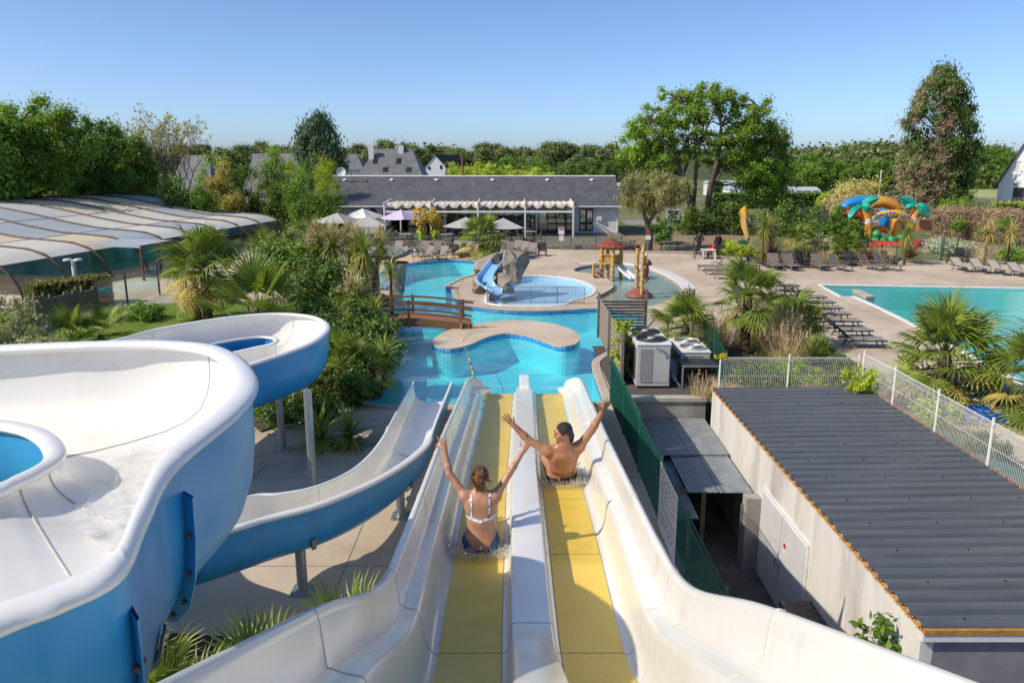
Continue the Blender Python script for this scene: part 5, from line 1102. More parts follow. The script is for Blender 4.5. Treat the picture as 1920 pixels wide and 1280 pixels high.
for i, (px, py) in enumerate(((1452,545),(1477,556),(1498,567),(1512,577),(1523,588),(1536,600),(1553,613),(1571,632),(1592,650))):
    place(lg['dark'], 'd', px, py, -PI/2+.06*math.sin(i*3), '%s lounger from the far end of the dark row beside the swimming pool' % ('first second third fourth fifth sixth seventh eighth ninth'.split()[i]), 1.1)
for i, (px, py, lab) in enumerate(((1720,715,'dark lounger behind the palm trunk beside the white fence'),(1775,732,'dark lounger right of the palm trunk, beside the white fence'),(1830,752,'dark lounger nearest the blue hose'))): place(lg['dark'], 'd', px, py, -PI/2+.1, lab, 1.1)
# ---- tables and chairs on the terrace
m_tab = surf('pale_table_top', (.38, .40, .40), (.33, .35, .35), .4, 5)
def table_proto():
    t = thing('terrace_table', 'x', 'table', (0, 0, 0), 'tables on the terrace'); MB().b2(-.6, .6, -.4, .4, .71, .75).build('top', m_tab, t, local=True, bevel=.01)
    for sx in (-1, 1):
        for sy in (-1, 1): MB().bar((sx*.52, sy*.32, 0), (sx*.52, sy*.32, .71), .05, .05).build('leg', m_frame, t, local=True)
    return t
def chair_proto():
    t = thing('terrace_chair', 'x', 'chair', (0, 0, 0), 'chairs on the terrace'); MB().b2(-.23, .23, -.22, .23, .43, .46).build('seat', m_lng, t, local=True)
    MB().tube([(-.23, -.22, .45), (-.22, -.3, .84), (.22, -.3, .84), (.23, -.22, .45)], .018, 6).build('back_frame', m_steel, t, local=True); MB().bar((-.2, -.28, .72), (.2, -.28, .72), .02, .16, (0, 0, 1)).build('backrest', m_lng, t, local=True)
    for sx in (-1, 1):
        for sy in (-1, 1): MB().tube([(sx*.21, sy*.2, .44), (sx*.25, sy*.25, 0)], .015, 5).build('leg', m_steel, t, local=True)
    return t
tp_, cp_ = table_proto(), chair_proto(); words = 'first second third fourth fifth sixth seventh eighth ninth tenth eleventh twelfth'.split()
for i, (px, Y, zz_) in enumerate(((735,73,.33),(760,70.6,.33),(775,73,.33),(838,70.4,.33),(872,72.5,.33),(905,70.3,.33),(925,73,.33),(948,71.6,.33),(992,73,.33),(868,66.9,.0),(815,67,.0))):
    p = VY(px, 440, Y); place(tp_, 'tb', -1e4, Vector((p.x, Y, zz_)), .1*math.sin(i*4), '%s pale terrace table counted along the restaurant front' % words[i])
    for j, (dx, dy, rz) in enumerate(((-.85, .1, -PI/2), (.85, -.1, PI/2), (.1, .75, PI), (-.1, -.75, 0))):
        if (i+j) % 4 == 3: continue
        place(cp_, 'ch', -1e4, Vector((p.x+dx, Y+dy, zz_)), rz+.3*math.sin(i*3+j), '%s chair drawn up to the %s terrace table' % (('left', 'right', 'far-side', 'near-side')[j], words[i]))
# ---- garden fence behind the deck, low kerb
mesh_fence('garden_fence', 'green wire garden fence along the back of the paving', 'fence', [G(x, 474) if x < 1300 else G(x, 476+(x-1300)*.027) for x in (1210, 1256, 1300, 1345, 1400)], 1.75, m_green, m_green, pitch=.4, fold=False, postr=.05, wire=.004)
mesh_fence('garden_fence', 'green wire fence in front of the bouncy castle', 'fence', [G(x, y) for x, y in ((1530,478),(1620,482),(1680,487),(1762,489),(1766,489))], 1.75, m_green, m_green, pitch=.4, fold=False, postr=.05, wire=.004)
mesh_fence('garden_fence', 'green wire fence at the right below the brown hedge', 'fence', [G(x, y) for x, y in ((1792,488),(1890,489),(1902,484),(1960,487))], 1.9, m_green, m_green, pitch=.4, fold=False, postr=.05, wire=.004)
b = MB(); a, c = G(1165, 475), G(1345, 476); b.bar(a+Vector((0, 0, .1)), c+Vector((0, 0, .1)), .3, .22); tag(b.build('low_kerb', m_cope), kind='structure')
# ---- bin, banner, picnic tables, white table
bn = thing('waste_bin', 'dark green waste bin below the orange banner', 'bin', tuple(G(1392, 475)))
p = G(1392, 475); MB().cyl((p.x, p.y, .15), .36, .8, 16, .4).build('body', m_green, bn, bevel=.02); MB().lathe((p.x, p.y, .95), [(.42, 0), (.42, .06), (.2, .16), (0, .18)], 16).build('lid', m_green, bn); MB().tube([p, p+Vector((0, .3, 1.2))], .04, 6).build('post', m_green, bn)
m_ban = surf('orange_banner', (.62, .33, .02), (.54, .27, .015), .7, 3); p0 = G(1413, 478); Yb = p0.y; fg = thing('feather_banner', 'tall orange feather banner leaning on a white pole', 'banner', tuple(p0))
MB().tube([p0, VY(1405, 455, Yb), VY(1396, 420, Yb), VY(1385, 399, Yb)], [.035, .03, .025, .02], 6).build('pole', m_white, fg)
edgeL = [VY(*q, Yb) for q in ((1385,400),(1388,412),(1392,428),(1396,442),(1400,455))]; edgeR = [VY(*q, Yb) for q in ((1399,381),(1401,400),(1403.5,420),(1406.5,440),(1407,450))]
rows = [[l+(r-l)*u+Vector((0, .25*math.sin(u*5+i), 0)) for u in np.linspace(0, 1, 9)] for i, (l, r) in enumerate(zip(edgeL, edgeR))]; MB().grid(rows).build('flag', m_ban, fg, smooth=True)
for k in range(9):   # faded white lettering down the cloth: too small to read in the photograph
    y_ = 407+k*4.6; cx_ = 1394+k*.9; a = VY(cx_, y_, Yb-.33); MB().box(a, (.28, .01, .13), mat=Matrix.Rotation(.3, 3, 'Y')).build('letter_mark', surf('faded_white_print', (.70, .60, .38), (.64, .52, .28), .7), fg)
def picnic(px, py, rz, label):
    t = thing('picnic_table', label, 'picnic table', tuple(G(px, py)), 'picnic tables'); t.rotation_euler.z = rz
    for k_ in range(5): MB().b2(-1.0, 1.0, -.36+k_*.15, -.23+k_*.15, .73, .77).build('plank', m_wood_g, t, local=True)
    for s_ in (-1, 1):
        MB().b2(-1.0, 1.0, s_*.75-.13, s_*.75+.13, .43, .47).build('bench', m_wood_g, t, local=True)
        for x in (-.7, .7): MB().bar((x, s_*.7, 0), (x, s_*.2, .73), .09, .05).build('leg', m_wood_g, t, local=True)
    for x in (-.7, .7): MB().bar((x, -.85, .38), (x, .85, .38), .05, .09).build('crossbar', m_wood_g, t, local=True)
picnic(1258, 470, .05, 'picnic table behind the bamboo spray poles'); picnic(1172, 468, .4, 'picnic table in shade at the restaurant corner')
wt_ = thing('white_plastic_table', 'round-cornered white plastic table beside the seated person in red', 'table', tuple(G(1327, 486))); p = G(1327, 486); k_ = 1.12
MB().b2(p.x-.55, p.x+.55, p.y-.4, p.y+.4, .72, .78).build('top', m_white, wt_, bevel=.03)
for sx in (-1, 1):
    for sy in (-1, 1): MB().bar((p.x+sx*.5, p.y+sy*.34, 0), (p.x+sx*.44, p.y+sy*.3, .72), .12, .06).build('leg', m_white, wt_)
place(ac_, 'a', 1311, 485, -PI/2, 'dark chair left of the white plastic table', 1.08)
# notice on a stick by the splash area
ns = thing('depth_notice', 'small white notice on a thin post beside the kerb', 'sign', tuple(G(1214, 474))); p = G(1214, 474); MB().tube([p, p+Vector((0, 0, 1.6))], .03, 6).build('post', m_steel, ns); MB().b2(p.x-.22, p.x+.22, p.y-.05, p.y-.03, 1.1, 1.45).build('plate', m_white, ns); MB().b2(p.x-.12, p.x+.12, p.y-.06, p.y-.045, 1.5, 1.8).build('warning_plate', surf('red_print', (.55, .04, .03), (.45, .03, .03), .5), ns)
# blue hose
m_hose = surf('blue_hose', (.015, .11, .42), (.012, .08, .33), .35, 5); bh = thing('hose_coil', 'heap of coiled bright blue hose behind the white fence', 'hose', tuple(G(1840, 785))); c = G(1838, 787); r = random.Random(4); P = []
for i in range(160): a = i*.32; rr_ = .55+.3*math.sin(i*.11)+r.uniform(-.05, .05); P.append((c.x+.1+rr_*1.3*math.cos(a)+.5*math.sin(i*.05), c.y+rr_*.7*math.sin(a)+.2*math.cos(i*.03), .1+.1*(i % 40)/40+.12*abs(math.sin(i*.17))))
MB().tube(chaikin(P, 1, False), .035, 7).build('hose', m_hose, bh, smooth=True)
yc = thing('yellow_cap', 'bright yellow rag tied on the corner post of the white fence', 'rag', (6.6, 23.6, 1.6)); b = MB(); r = random.Random(2)
b.grid([[(6.35+.07*i+r.uniform(-.02, .02), 23.55+.04*math.sin(i+j), 1.55+.05*j+r.uniform(-.03, .03)-.02*abs(i-3)) for i in range(7)] for j in range(4)]); b.build('cloth', surf('yellow_cloth', (.7, .52, .03), (.6, .42, .02), .8), yc)
# ---- parked car
cr_ = thing('parked_car', 'silver hatchback parked beyond the garden, seen beside the oak', 'car', (VY(1262, 410, 99).x, 99, 0)); m_car = surf('silver_car_paint', (.50, .52, .55), (.46, .48, .51), .3, 3, metal=.4, coat=.5)
pr_ = [(-2.0,.35),(-2.02,.75),(-1.7,.92),(-1.0,1.0),(-.35,1.45),(.9,1.5),(1.6,1.15),(1.95,1.0),(2.0,.4)]
def carbody(w, inset): 
    b = MB(); rows = []
    for y, ins in ((-w, .12), (-w+.06, 0), (w-.06, 0), (w, .12)): rows.append([(x, y*(.82 if z > 1.1 else 1), z) for x, z in pr_])
    b.grid(rows); n = len(pr_); b.add([p for p in rows[0]], [tuple(range(n))]); b.add([p for p in rows[3]], [tuple(range(n-1, -1, -1))]); return b
carbody(.85, 0).build('body', m_car, cr_, local=True)
MB().add([(-.98,-.72,1.03),(-.98,.72,1.03),(-.40,.62,1.43),(-.40,-.62,1.43)], [(0,1,2,3)]).build('windscreen', m_black, cr_, local=True)
for s_ in (-1, 1):
    MB().add([(-.75,s_*.80,1.02),(.95,s_*.80,1.05),(.8,s_*.73,1.4),(-.3,s_*.73,1.4)], [(0,1,2,3)]).build('side_window', m_black, cr_, local=True)
    for x in (-1.3, 1.25):
        w_ = MB().tube([(x, s_*.72, .32), (x, s_*.9, .32)], .32, 16).build('wheel', m_black, cr_, local=True); MB().tube([(x, s_*.9, .32), (x, s_*.915, .32)], .2, 12).build('rim', m_steel, w_, local=True)
    MB().box((-1.95, s_*.6, .78), (.12, .36, .14)).build('headlight', m_white, cr_, local=True)
cr_.rotation_euler.z = PI/2-.25
# ---- bouncy castle
bc = thing('bouncy_castle', 'inflatable orange, blue and red bouncy castle with palm tops and a lettered arch', 'bouncy castle', tuple(G(1665, 462))); Yc = 70.5; kc = Yc/1450
m_or = surf('orange_vinyl', (.72, .32, .045), (.66, .28, .04), .4, 2); m_bl = surf('blue_vinyl', (.015, .25, .62), (.012, .21, .55), .4, 2); m_rd = surf('red_vinyl', (.55, .02, .02), (.48, .018, .018), .4, 2); m_gn = surf('teal_vinyl', (.012, .36, .26), (.01, .28, .2), .45, 3); m_yl = surf('yellow_vinyl', (.78, .45, .02), (.72, .4, .018), .4, 2); m_gr2 = surf('green_vinyl', (.03, .35, .10), (.02, .28, .08), .45, 2)
def C(px, py, dy=0): return VY(px, py, Yc+dy)
def infl(pts, r, n=14): P = cr([tuple(p) for p in pts], 6); q = MB(); k_ = len(P); rad = ([r]*k_ if isinstance(r, (int, float)) else list(np.interp(np.linspace(0, 1, k_), np.linspace(0, 1, len(r)), r))); q.tube(P, rad, n); return q
infl([C(1626,452), C(1627,430), C(1625,410), C(1621,398), C(1616,388)], [.40, .40, .38, .34, .22]).build('pillar', m_or, bc, smooth=True); infl([C(1706,430), C(1711,412), C(1716,398), C(1720,385)], [.40, .40, .36, .24]).build('pillar', m_or, bc, smooth=True)
for c_, (a, d) in (((1626,415), (0, 1)), ((1711,413), (0, 1))): q = C(c_[0], c_[1]+4), C(c_[0]+.6, c_[1]-6); MB().tube([q[0], q[1]], .412, 16, cap=False).build('white_band', m_white, bc, smooth=True)
# front arch, a flattened board of vinyl
top = [(1633,408),(1648,398),(1665,394),(1685,394),(1702,401),(1710,408)]; bot = [(1634,416),(1648,409),(1665,405),(1685,406),(1700,412),(1708,420)]
T_, B_ = cr([tuple(C(*q, -.3)) for q in top], 6), cr([tuple(C(*q, -.3)) for q in bot], 6); rows = []
for a, d in zip(T_, B_):
    a, d = Vector(tuple(a)), Vector(tuple(d)); m = (a+d)/2; h = (a-d).length/2; rows.append([m+Vector((0, .22*math.sin(t), h*math.cos(t))) for t in np.linspace(0, 2*PI, 15)])
MB().grid(rows).build('entrance_arch', m_yl, bc, smooth=True)
# lettering on the arch
txt = 'KOOLAYA LAND'; cols = [(.03,.30,.12), (.02,.10,.45), (.50,.03,.05), (.03,.35,.15), (.02,.12,.45), (.50,.03,.05), (.02,.10,.45), (0,0,0), (.10,.45,.30), (.03,.12,.40), (.03,.30,.12), (.45,.03,.03)]
for i, chx in enumerate(txt):
    if chx == ' ': continue
    f = (i+1.0)/(len(txt)+2.4); k_ = f*(len(T_)-1); i0 = int(k_); a = Vector(tuple(T_[i0]))*(.42)+Vector(tuple(B_[i0]))*.58; b_ = Vector(tuple(T_[min(i0+1, len(T_)-1)]))*.42+Vector(tuple(B_[min(i0+1, len(T_)-1)]))*.58; pos = a+(b_-a)*(k_-i0); ang = math.atan2(b_.z-a.z, b_.x-a.x)
    for lay, (sz, mt, oy) in enumerate(((.40, m_white, -.232), (.33, surf('print_%d' % i, cols[i], tuple(x*.8 for x in cols[i]), .5), -.24))):
        cu = bpy.data.curves.new('letter', 'FONT'); cu.body = chx; cu.size = sz*1.25; cu.align_x = 'CENTER'; cu.align_y = 'CENTER'; cu.extrude = .003; cu.offset = .03 if lay == 0 else .012
        tmp = bpy.data.objects.new('tmp', cu); COL.objects.link(tmp); bpy.context.view_layer.update(); me = bpy.data.meshes.new_from_object(tmp.evaluated_get(bpy.context.evaluated_depsgraph_get())); bpy.data.objects.remove(tmp)
        me.materials.clear(); o = link('letter' if lay else 'letter_outline', me, mt, bc); o.location = pos+Vector((0, oy, 0))-worldloc(bc); o.rotation_euler = (PI/2, -ang, 0)
infl([C(1583,415,3.2), C(1581,395,3.2), C(1592,383,3.2), C(1612,378,3.2), C(1640,377,3.2)], .5).build('rear_arch', m_bl, bc, smooth=True); infl([C(1632,382,2.8), C(1655,379,2.8), C(1672,384,2.8), C(1686,394,2.8)], [.5, .52, .5, .42]).build('rear_arch', m_or, bc, smooth=True)
infl([C(1580,400,1.2), C(1600,401,.8), C(1622,405,.5)], .36).build('side_tube', m_rd, bc, smooth=True); infl([C(1658,432,1.5), C(1658,410,1.5), C(1657,392,1.5)], .42).build('inner_pillar', m_bl, bc, smooth=True); infl([C(1681,445,.6), C(1681,425,.6), C(1681,410,.6)], .42).build('inner_pillar', m_or, bc, smooth=True); infl([C(1599,438,.9), C(1600,420,.9), C(1600,407,.9)], .18).build('side_pillar', m_or, bc, smooth=True)
infl([C(1635,436,.2), C(1642,430,.2), C(1655,429,.2), C(1664,434,.2)], [.2, .3, .3, .22]).build('bumper', surf('deep_orange_vinyl', (.70, .16, .02), (.62, .14, .02), .4), bc, smooth=True)
infl([C(1628,459,-.8), C(1650,459,-.9), C(1690,460,-.9), C(1724,460,-.8)], [.3, .36, .36, .3]).build('front_cushion', m_rd, bc, smooth=True)
for i, (px, py) in enumerate(((1622,453),(1640,449),(1655,449),(1672,449),(1690,446),(1700,448),(1643,438))): p = C(px, py, -.2); MB().lathe(p, [(0, -.4), (.35, -.3), (.45, 0), (.3, .25), (0, .32)], 10).build('leafy_cushion', m_gr2, bc, smooth=True)
MB().b2(C(1582,440).x, C(1722,440).x, Yc-.6, Yc+3.6, 0, .5).build('bouncing_floor', m_rd, bc, bevel=.15)
m_net = surf('dark_netting', (.06, .05, .05), (.04, .035, .035), .8, 40); MB().quad(C(1600,446,.9), C(1622,450,.3), C(1622,408,.3), C(1600,405,.9)).build('net', m_net, bc)
def vleaf(base, pts, w, nm='palm_leaf'):
    P = cr([tuple(p) for p in pts], 6); rows = []; k_ = len(P)
    for i, p in enumerate(P):
        f = i/(k_-1); ww = w*math.sin(PI*min(1, .12+f*.9))**.7*(1+.18*(i % 2)); t = Vector(tuple(P[min(i+1, k_-1)]))-Vector(tuple(P[max(i-1, 0)])); sd = Vector((t.z, 0, -t.x)).normalized(); c_ = Vector(tuple(p)); rows.append([c_-sd*ww+Vector((0, .18, 0)), c_+Vector((0, -.12, 0)), c_+sd*ww+Vector((0, .18, 0)), c_+Vector((0, .1, .0)), c_-sd*ww+Vector((0, .18, 0))])
    MB().grid(rows).build(nm, m_gn, bc)
vleaf(0, [C(1616,386), C(1605,395,-.5), C(1598,403,-.6), C(1591,411,-.6)], .38); vleaf(0, [C(1618,386,-.3), C(1627,388,-.6), C(1637,393,-.6)], .36); vleaf(0, [C(1618,384), C(1628,379), C(1640,374), C(1652,372)], .36); vleaf(0, [C(1718,385), C(1708,381), C(1698,375), C(1689,370)], .42); vleaf(0, [C(1716,386,-.3), C(1706,388,-.4), C(1697,391,-.4)], .26); vleaf(0, [C(1720,385,-.3), C(1730,390,-.5), C(1737,398,-.5), C(1742,409,-.5)], .42)
bx_ = thing('wooden_crate', 'closed orange-brown wooden chest beside the bouncy castle', 'chest', tuple(C(1738,433,1))); m_chest = surf('fresh_wood', (.46, .22, .09), (.36, .165, .065), .7, 4, stretch=(1, 1, 4)); p = C(1738,433,1); a, c = C(1723,433,1), C(1750,413,1)
for k_ in range(6): MB().b2(a.x, c.x, Yc+1, Yc+2.0, a.z+(c.z-a.z)*k_/6+.01, a.z+(c.z-a.z)*(k_+1)/6-.01).build('board', m_chest, bx_)
MB().b2(a.x-.05, c.x+.05, Yc+.95, Yc+2.05, c.z, c.z+.06).build('lid', m_chest, bx_)
# dark plank fence and stack beyond the oak
df_ = thing('dark_plank_fence', 'dark horizontal plank fence behind the garden bushes', 'fence', (VY(1540, 405, 100).x, 100, 0)); xa, xb = VY(1495, 400, 100).x, VY(1612, 400, 100).x; zt = VY(1540, 389, 100).z
for k_ in range(8): MB().b2(xa, xb, 100, 100.05, .05+k_*zt/8, (k_+1)*zt/8).build('plank', surf('dark_stained_plank', (.045, .047, .055), (.03, .032, .04), .7, 4), df_)
for x in np.linspace(xa, xb, 5): MB().b2(x-.06, x+.06, 99.9, 100, 0, zt+.05).build('post', m_dark, df_)
# street lamp far, white mast
ms = thing('white_mast', 'thin white mast in front of the wood on the right', 'mast', (VY(1650, 345, 110).x, 110, 0)); MB().tube([(VY(1650, 345, 110).x, 110, 0), (VY(1650, 345, 110).x, 110, VY(1650, 318, 110).z)], .07, 6).build('mast', m_white, ms)
tp2 = thing('timber_pole', 'brown utility pole before the white gable house', 'pole', (VY(867, 300, 120).x, 120, 0)); MB().tube([(VY(867, 300, 120).x, 120, 0), (VY(867, 300, 120).x, 120, VY(867, 290, 120).z)], [.2, .14], 8).build('pole', m_wood_d, tp2); MB().b2(VY(863,300,120).x, VY(871,300,120).x, 119.9, 120.1, VY(867,294,120).z, VY(867,293,120).z+.1).build('crossarm', m_dark, tp2)
# ============================================================ VEGETATION
L_oak = leafmat('oak_leaf', (.050, .105, .014), (.115, .185, .030), .35, .45, .25)
L_dark = leafmat('dark_leaf', (.026, .056, .013), (.066, .108, .024), .25, .45, .3)
L_mid = leafmat('mid_leaf', (.035, .080, .013), (.080, .145, .024), .32, .45, .35)
L_yel = leafmat('yellow_green_leaf', (.105, .165, .018), (.20, .25, .035), .4, .45, .5)
L_pine = leafmat('pine_needle', (.042, .068, .026), (.085, .118, .042), .15, .6, .2)
L_spine = leafmat('stone_pine_needle', (.09, .115, .035), (.19, .20, .075), .2, .6, .5, c3=(.32, .28, .14))
L_brown = leafmat('dead_twig', (.15, .105, .065), (.24, .18, .115), .15, .8, .4, dry=True)
L_cyp = leafmat('cypress_spray', (.018, .048, .014), (.060, .095, .022), .15, .6, .4)
L_blue = leafmat('bluegreen_spray', (.030, .062, .040), (.065, .10, .062), .15, .6, .4)
L_palm = leafmat('palm_leaf', (.040, .075, .014), (.105, .145, .030), .28, .35, 1.2)
L_palmy = leafmat('old_palm_leaf', (.21, .165, .05), (.33, .26, .085), .3, .5, 1.2, dry=True)
L_cord = leafmat('sword_leaf', (.050, .085, .018), (.12, .155, .032), .25, .35, 1.5)
L_pink = leafmat('flower_plume', (.25, .18, .12), (.38, .30, .215), .3, .8, 2, dry=True)
L_straw = leafmat('straw_grass', (.24, .18, .105), (.38, .30, .19), .3, .8, 2, dry=True)
L_olive = leafmat('olive_leaf', (.09, .11, .065), (.20, .215, .14), .2, .5, 1)
L_red = leafmat('bronze_leaf', (.06, .035, .022), (.12, .07, .04), .2, .5, 1)
L_grass = leafmat('grass_blade', (.07, .13, .014), (.15, .21, .03), .35, .6, .8)
m_bark = surf('bark', (.13, .105, .08), (.065, .052, .04), .95, 5, bump=.9, bscale=18, stretch=(2, 2, .5))
m_ptrunk = surf('palm_trunk_fibre', (.12, .08, .045), (.055, .036, .022), .95, 10, bump=1., bscale=30, stretch=(1, 1, 2))
def unit(n, rng): v = rng.normal(size=(n, 3)); return v/np.linalg.norm(v, axis=1, keepdims=True)
def leaves(clumps, n, size, rng, aspect=.55, up=.35, fill=.45, flat=1., dirbias=None, droop=0.):
    """diamond leaves spread through the clumps (x, y, z, r)"""
    C = np.array(clumps, float); w = C[:, 3]**2; idx = rng.choice(len(C), n, p=w/w.sum())
    d = unit(n, rng); rad = C[idx, 3]*np.minimum(1.75, fill*.25+np.abs(rng.normal(size=n))*.68)
    pos = C[idx, :3]+d*rad[:, None]*np.array([1, 1, flat])
    nr = d*.7+unit(n, rng)*.7+np.array([0, 0, up]); nr /= np.linalg.norm(nr, axis=1, keepdims=True)
    t = np.cross(nr, unit(n, rng)); 
    if dirbias is not None: t = t*.5+np.array(dirbias); t -= nr*(t*nr).sum(1, keepdims=True)
    t /= np.linalg.norm(t, axis=1, keepdims=True)+1e-9; b = np.cross(nr, t)
    s = size*(.6+.8*rng.random(n))[:, None]
    V = np.stack([pos-t*s*.5, pos+b*s*aspect*.5-t*s*.05, pos+t*s*.5+np.array([0, 0, -1])*s*droop, pos-b*s*aspect*.5-t*s*.05], 1).reshape(-1, 3)
    return V, np.arange(n*4).reshape(n, 4)
def crown_clumps(ells, n, r0, r1, rng, shell=.55):
    out = []; vol = np.array([e[3]*e[4]*e[5] for e in ells]); pr = vol/vol.sum()
    for _ in range(n):
        e = ells[rng.choice(len(ells), p=pr)]; d = unit(1, rng)[0]; k = shell+(1-shell)*rng.random()**.7
        out.append((e[0]+d[0]*e[3]*k, e[1]+d[1]*e[4]*k, e[2]+d[2]*e[5]*k, r0+(r1-r0)*rng.random()))
    return out
def branches(mb, base, top, clumps, r, rng, every=1, droop=.15):
    base, top = Vector(base), Vector(top)
    for i, c in enumerate(clumps[::every]):
        c = Vector(c[:3]); f = min(.92, max(.25, (c.z-base.z)/(top.z-base.z)*.75)); a = base+(top-base)*f*(.75+.25*rng.random()); m = (a+c)/2+Vector((rng.normal()*.3, rng.normal()*.3, .12*(c-a).length))
        mb.tube([a, a*.5+m*.5, m, m*.4+c*.6, c], [r*.42, r*.34, r*.25, r*.15, r*.06], 5, cap=False)
def tree(name, label, loc, h, tr, ells, ncl, r0, r1, nleaf, size, lm, seed, group=None, aspect=.6, shell=.5, every=2, flat=.8, up=.35, lean=(0, 0), cat='tree', bark=None, fork=None):
    rng = np.random.default_rng(seed); t = thing(name, label, cat, loc, group)
    cl = crown_clumps(ells, ncl, r0, r1, rng, shell); mb = MB(); top = Vector((lean[0], lean[1], h*.8))
    mb.tube([(0, 0, -.2), (lean[0]*.15+.05*tr, 0, h*.12), (lean[0]*.45, lean[1]*.4, h*.4), tuple(top)], [tr*1.25, tr, tr*.75, tr*.25], 9)
    branches(mb, (0, 0, 0), top, cl, tr, rng, every)
    mb.build('trunk', bark or m_bark, t, smooth=True, local=True)
    V, F = leaves(cl, nleaf, size, rng, aspect, up, .35, flat); link('crown', mesh_np('crown', V, F), lm, t)
    return t
# ---------------------------------------------------------------- large trees, one by one
B = G(1312, 436); D = B.y; sc = D/1450*1.01
def E(px, py, rx, ry, rz=None, Y=None, base=None):      # ellipsoid from picture position, in metres relative to base
    base = base or B; p = VY(px, py, Y or base.y); s = (Y or base.y)/1450; return (p.x-base.x, p.y-base.y, p.z-base.z, rx*s, (rz or rx)*s, ry*s)
rng = np.random.default_rng(5)
oak = thing('oak_tree', 'big spreading oak with forked trunk and open airy crown, right of centre', 'tree', tuple(B))
ells = [E(1215,255,60,45), E(1265,205,55,40), E(1330,190,60,34), E(1395,200,50,35), E(1430,255,42,48), E(1340,250,75,45), E(1190,290,40,34), E(1250,290,55,35), E(1430,310,45,45), E(1390,300,45,40), E(1300,300,40,25), E(1185,305,36,26), E(1445,345,34,34), E(1225,325,40,22), E(1345,330,40,22), E(1400,345,36,26), E(1275,345,22,16)]
cl = crown_clumps(ells, 430, .32, .85, rng, .25); mb = MB()
def V3(px, py, dy=0): p = VY(px, py, B.y+dy); return Vector((p.x-B.x, p.y-B.y, p.z-B.z))
limbs = [([(1312,440),(1306,415),(1298,395),(1290,365),(1280,330),(1262,290),(1240,255),(1215,235)], .62), ([(1316,440),(1324,415),(1328,380),(1333,345),(1342,310),(1352,270),(1352,235),(1340,195)], .55),
         ([(1298,395),(1303,350),(1306,310),(1312,270),(1300,225),(1275,195)], .36), ([(1333,345),(1355,300),(1385,265),(1410,235),(1425,205)], .3), ([(1290,365),(1265,335),(1225,310),(1190,295)], .26), ([(1342,310),(1375,290),(1410,290),(1445,285)], .22), ([(1312,270),(1330,230),(1345,200)], .18), ([(1280,330),(1300,280),(1290,240)], .2)]
for pts, r in limbs:
    P = [V3(x, y, 0 if i == 0 else rng.normal()*.7*i*.4) for i, (x, y) in enumerate(pts)]; mb.tube(P, [r*.78*(1-.8*i/(len(P)-1)) for i in range(len(P))], 8)
ends = [V3(*p) for l, r in limbs for p in l[3:]]
for c in cl:
    c = Vector(c[:3]); a = min(ends, key=lambda e: (e-c).length); m = (a+c)/2+Vector((0, 0, .3)); mb.tube([a, m, c], [.11, .07, .02], 5, cap=False)
mb.build('trunk', m_bark, oak, smooth=True, local=True)
V, F = leaves(cl, 105000, .21, rng, .65, .35, .1, .8); link('crown', mesh_np('crown', V, F), L_oak, oak)
# ivy-clad companion trunk right of the oak
b2_ = G(1440, 432); rng = np.random.default_rng(8); iv = thing('ivy_tree', 'slim tree thickly hung with dark ivy, right beside the oak', 'tree', tuple(b2_))
ells = [E(1448,380,30,32,None,None,b2_), E(1440,330,38,40,None,None,b2_), E(1450,280,32,40,None,None,b2_), E(1420,300,34,30,None,None,b2_), E(1465,320,22,34,None,None,b2_)]
cl = crown_clumps(ells, 60, .8, 1.5, rng, .3); mb = MB(); mb.tube([(0, 0, -.2), (.2, 0, 3), (.3, 0, 9)], [.35, .3, .1], 8); branches(mb, (0, 0, 0), (.3, 0, 9), cl, .3, rng, 2); mb.build('trunk', m_bark, iv, smooth=True, local=True)
V, F = leaves(cl, 42000, .22, rng, .7, .35, .3, 1.); link('crown', mesh_np('crown', V, F), L_mid, iv)
# stone pine
B = G(1217, 470); rng = np.random.default_rng(9); sp_ = thing('stone_pine', 'young stone pine with a rounded pale green crown beside the restaurant', 'tree', tuple(B))
ells = [E(1220,355,66,30), E(1190,365,36,26), E(1255,362,38,28), E(1222,375,58,22)]
cl = crown_clumps(ells, 120, .38, .62, rng, .6); mb = MB(); mb.tube([(0, 0, -.1), V3(1219,445), V3(1214,420), V3(1208,400), V3(1204,385)], [.3, .26, .22, .17, .08], 8); mb.tube([V3(1214,420), V3(1228,400), V3(1240,380)], [.16, .12, .05], 6)
branches(mb, V3(1214,420), V3(1215,370), cl, .14, rng, 3); mb.build('trunk', m_bark, sp_, smooth=True, local=True)
V, F = leaves(cl, 30000, .34, rng, .14, .2, .2, 1., (0, 0, .9)); link('crown', mesh_np('crown', V, F), L_spine, sp_)
# tall cypress, half of it dead and brown
B = VY(1762, 400, 90); B.z = 0; rng = np.random.default_rng(10); cy = thing('tall_cypress', 'very tall cypress, brown and dying on its left side, green on the right', 'tree', tuple(B))
def shaped(prof, n, rng, r0, r1, side=None):
    out = []; zs = [p[0] for p in prof]
    while len(out) < n:
        z = zs[0]+(zs[-1]-zs[0])*rng.random(); xl_, xr_, = interp(z, zs, [p[1] for p in prof]), interp(z, zs, [p[2] for p in prof])
        a = rng.random()*2*math.pi; k = .45+.55*rng.random()**.5; cx_, rx = (xl_+xr_)/2, (xr_-xl_)/2; x = cx_+rx*k*math.cos(a)
        if side is not None and not side((x-xl_)/(xr_-xl_), z, rng): continue
        out.append((x, rx*.8*k*math.sin(a), z, r0+(r1-r0)*rng.random()))
    return out
s = 91/1450; pz_ = lambda py: VY(1762, py, 90).z; px_ = lambda px: VY(px, 300, 90).x-B.x
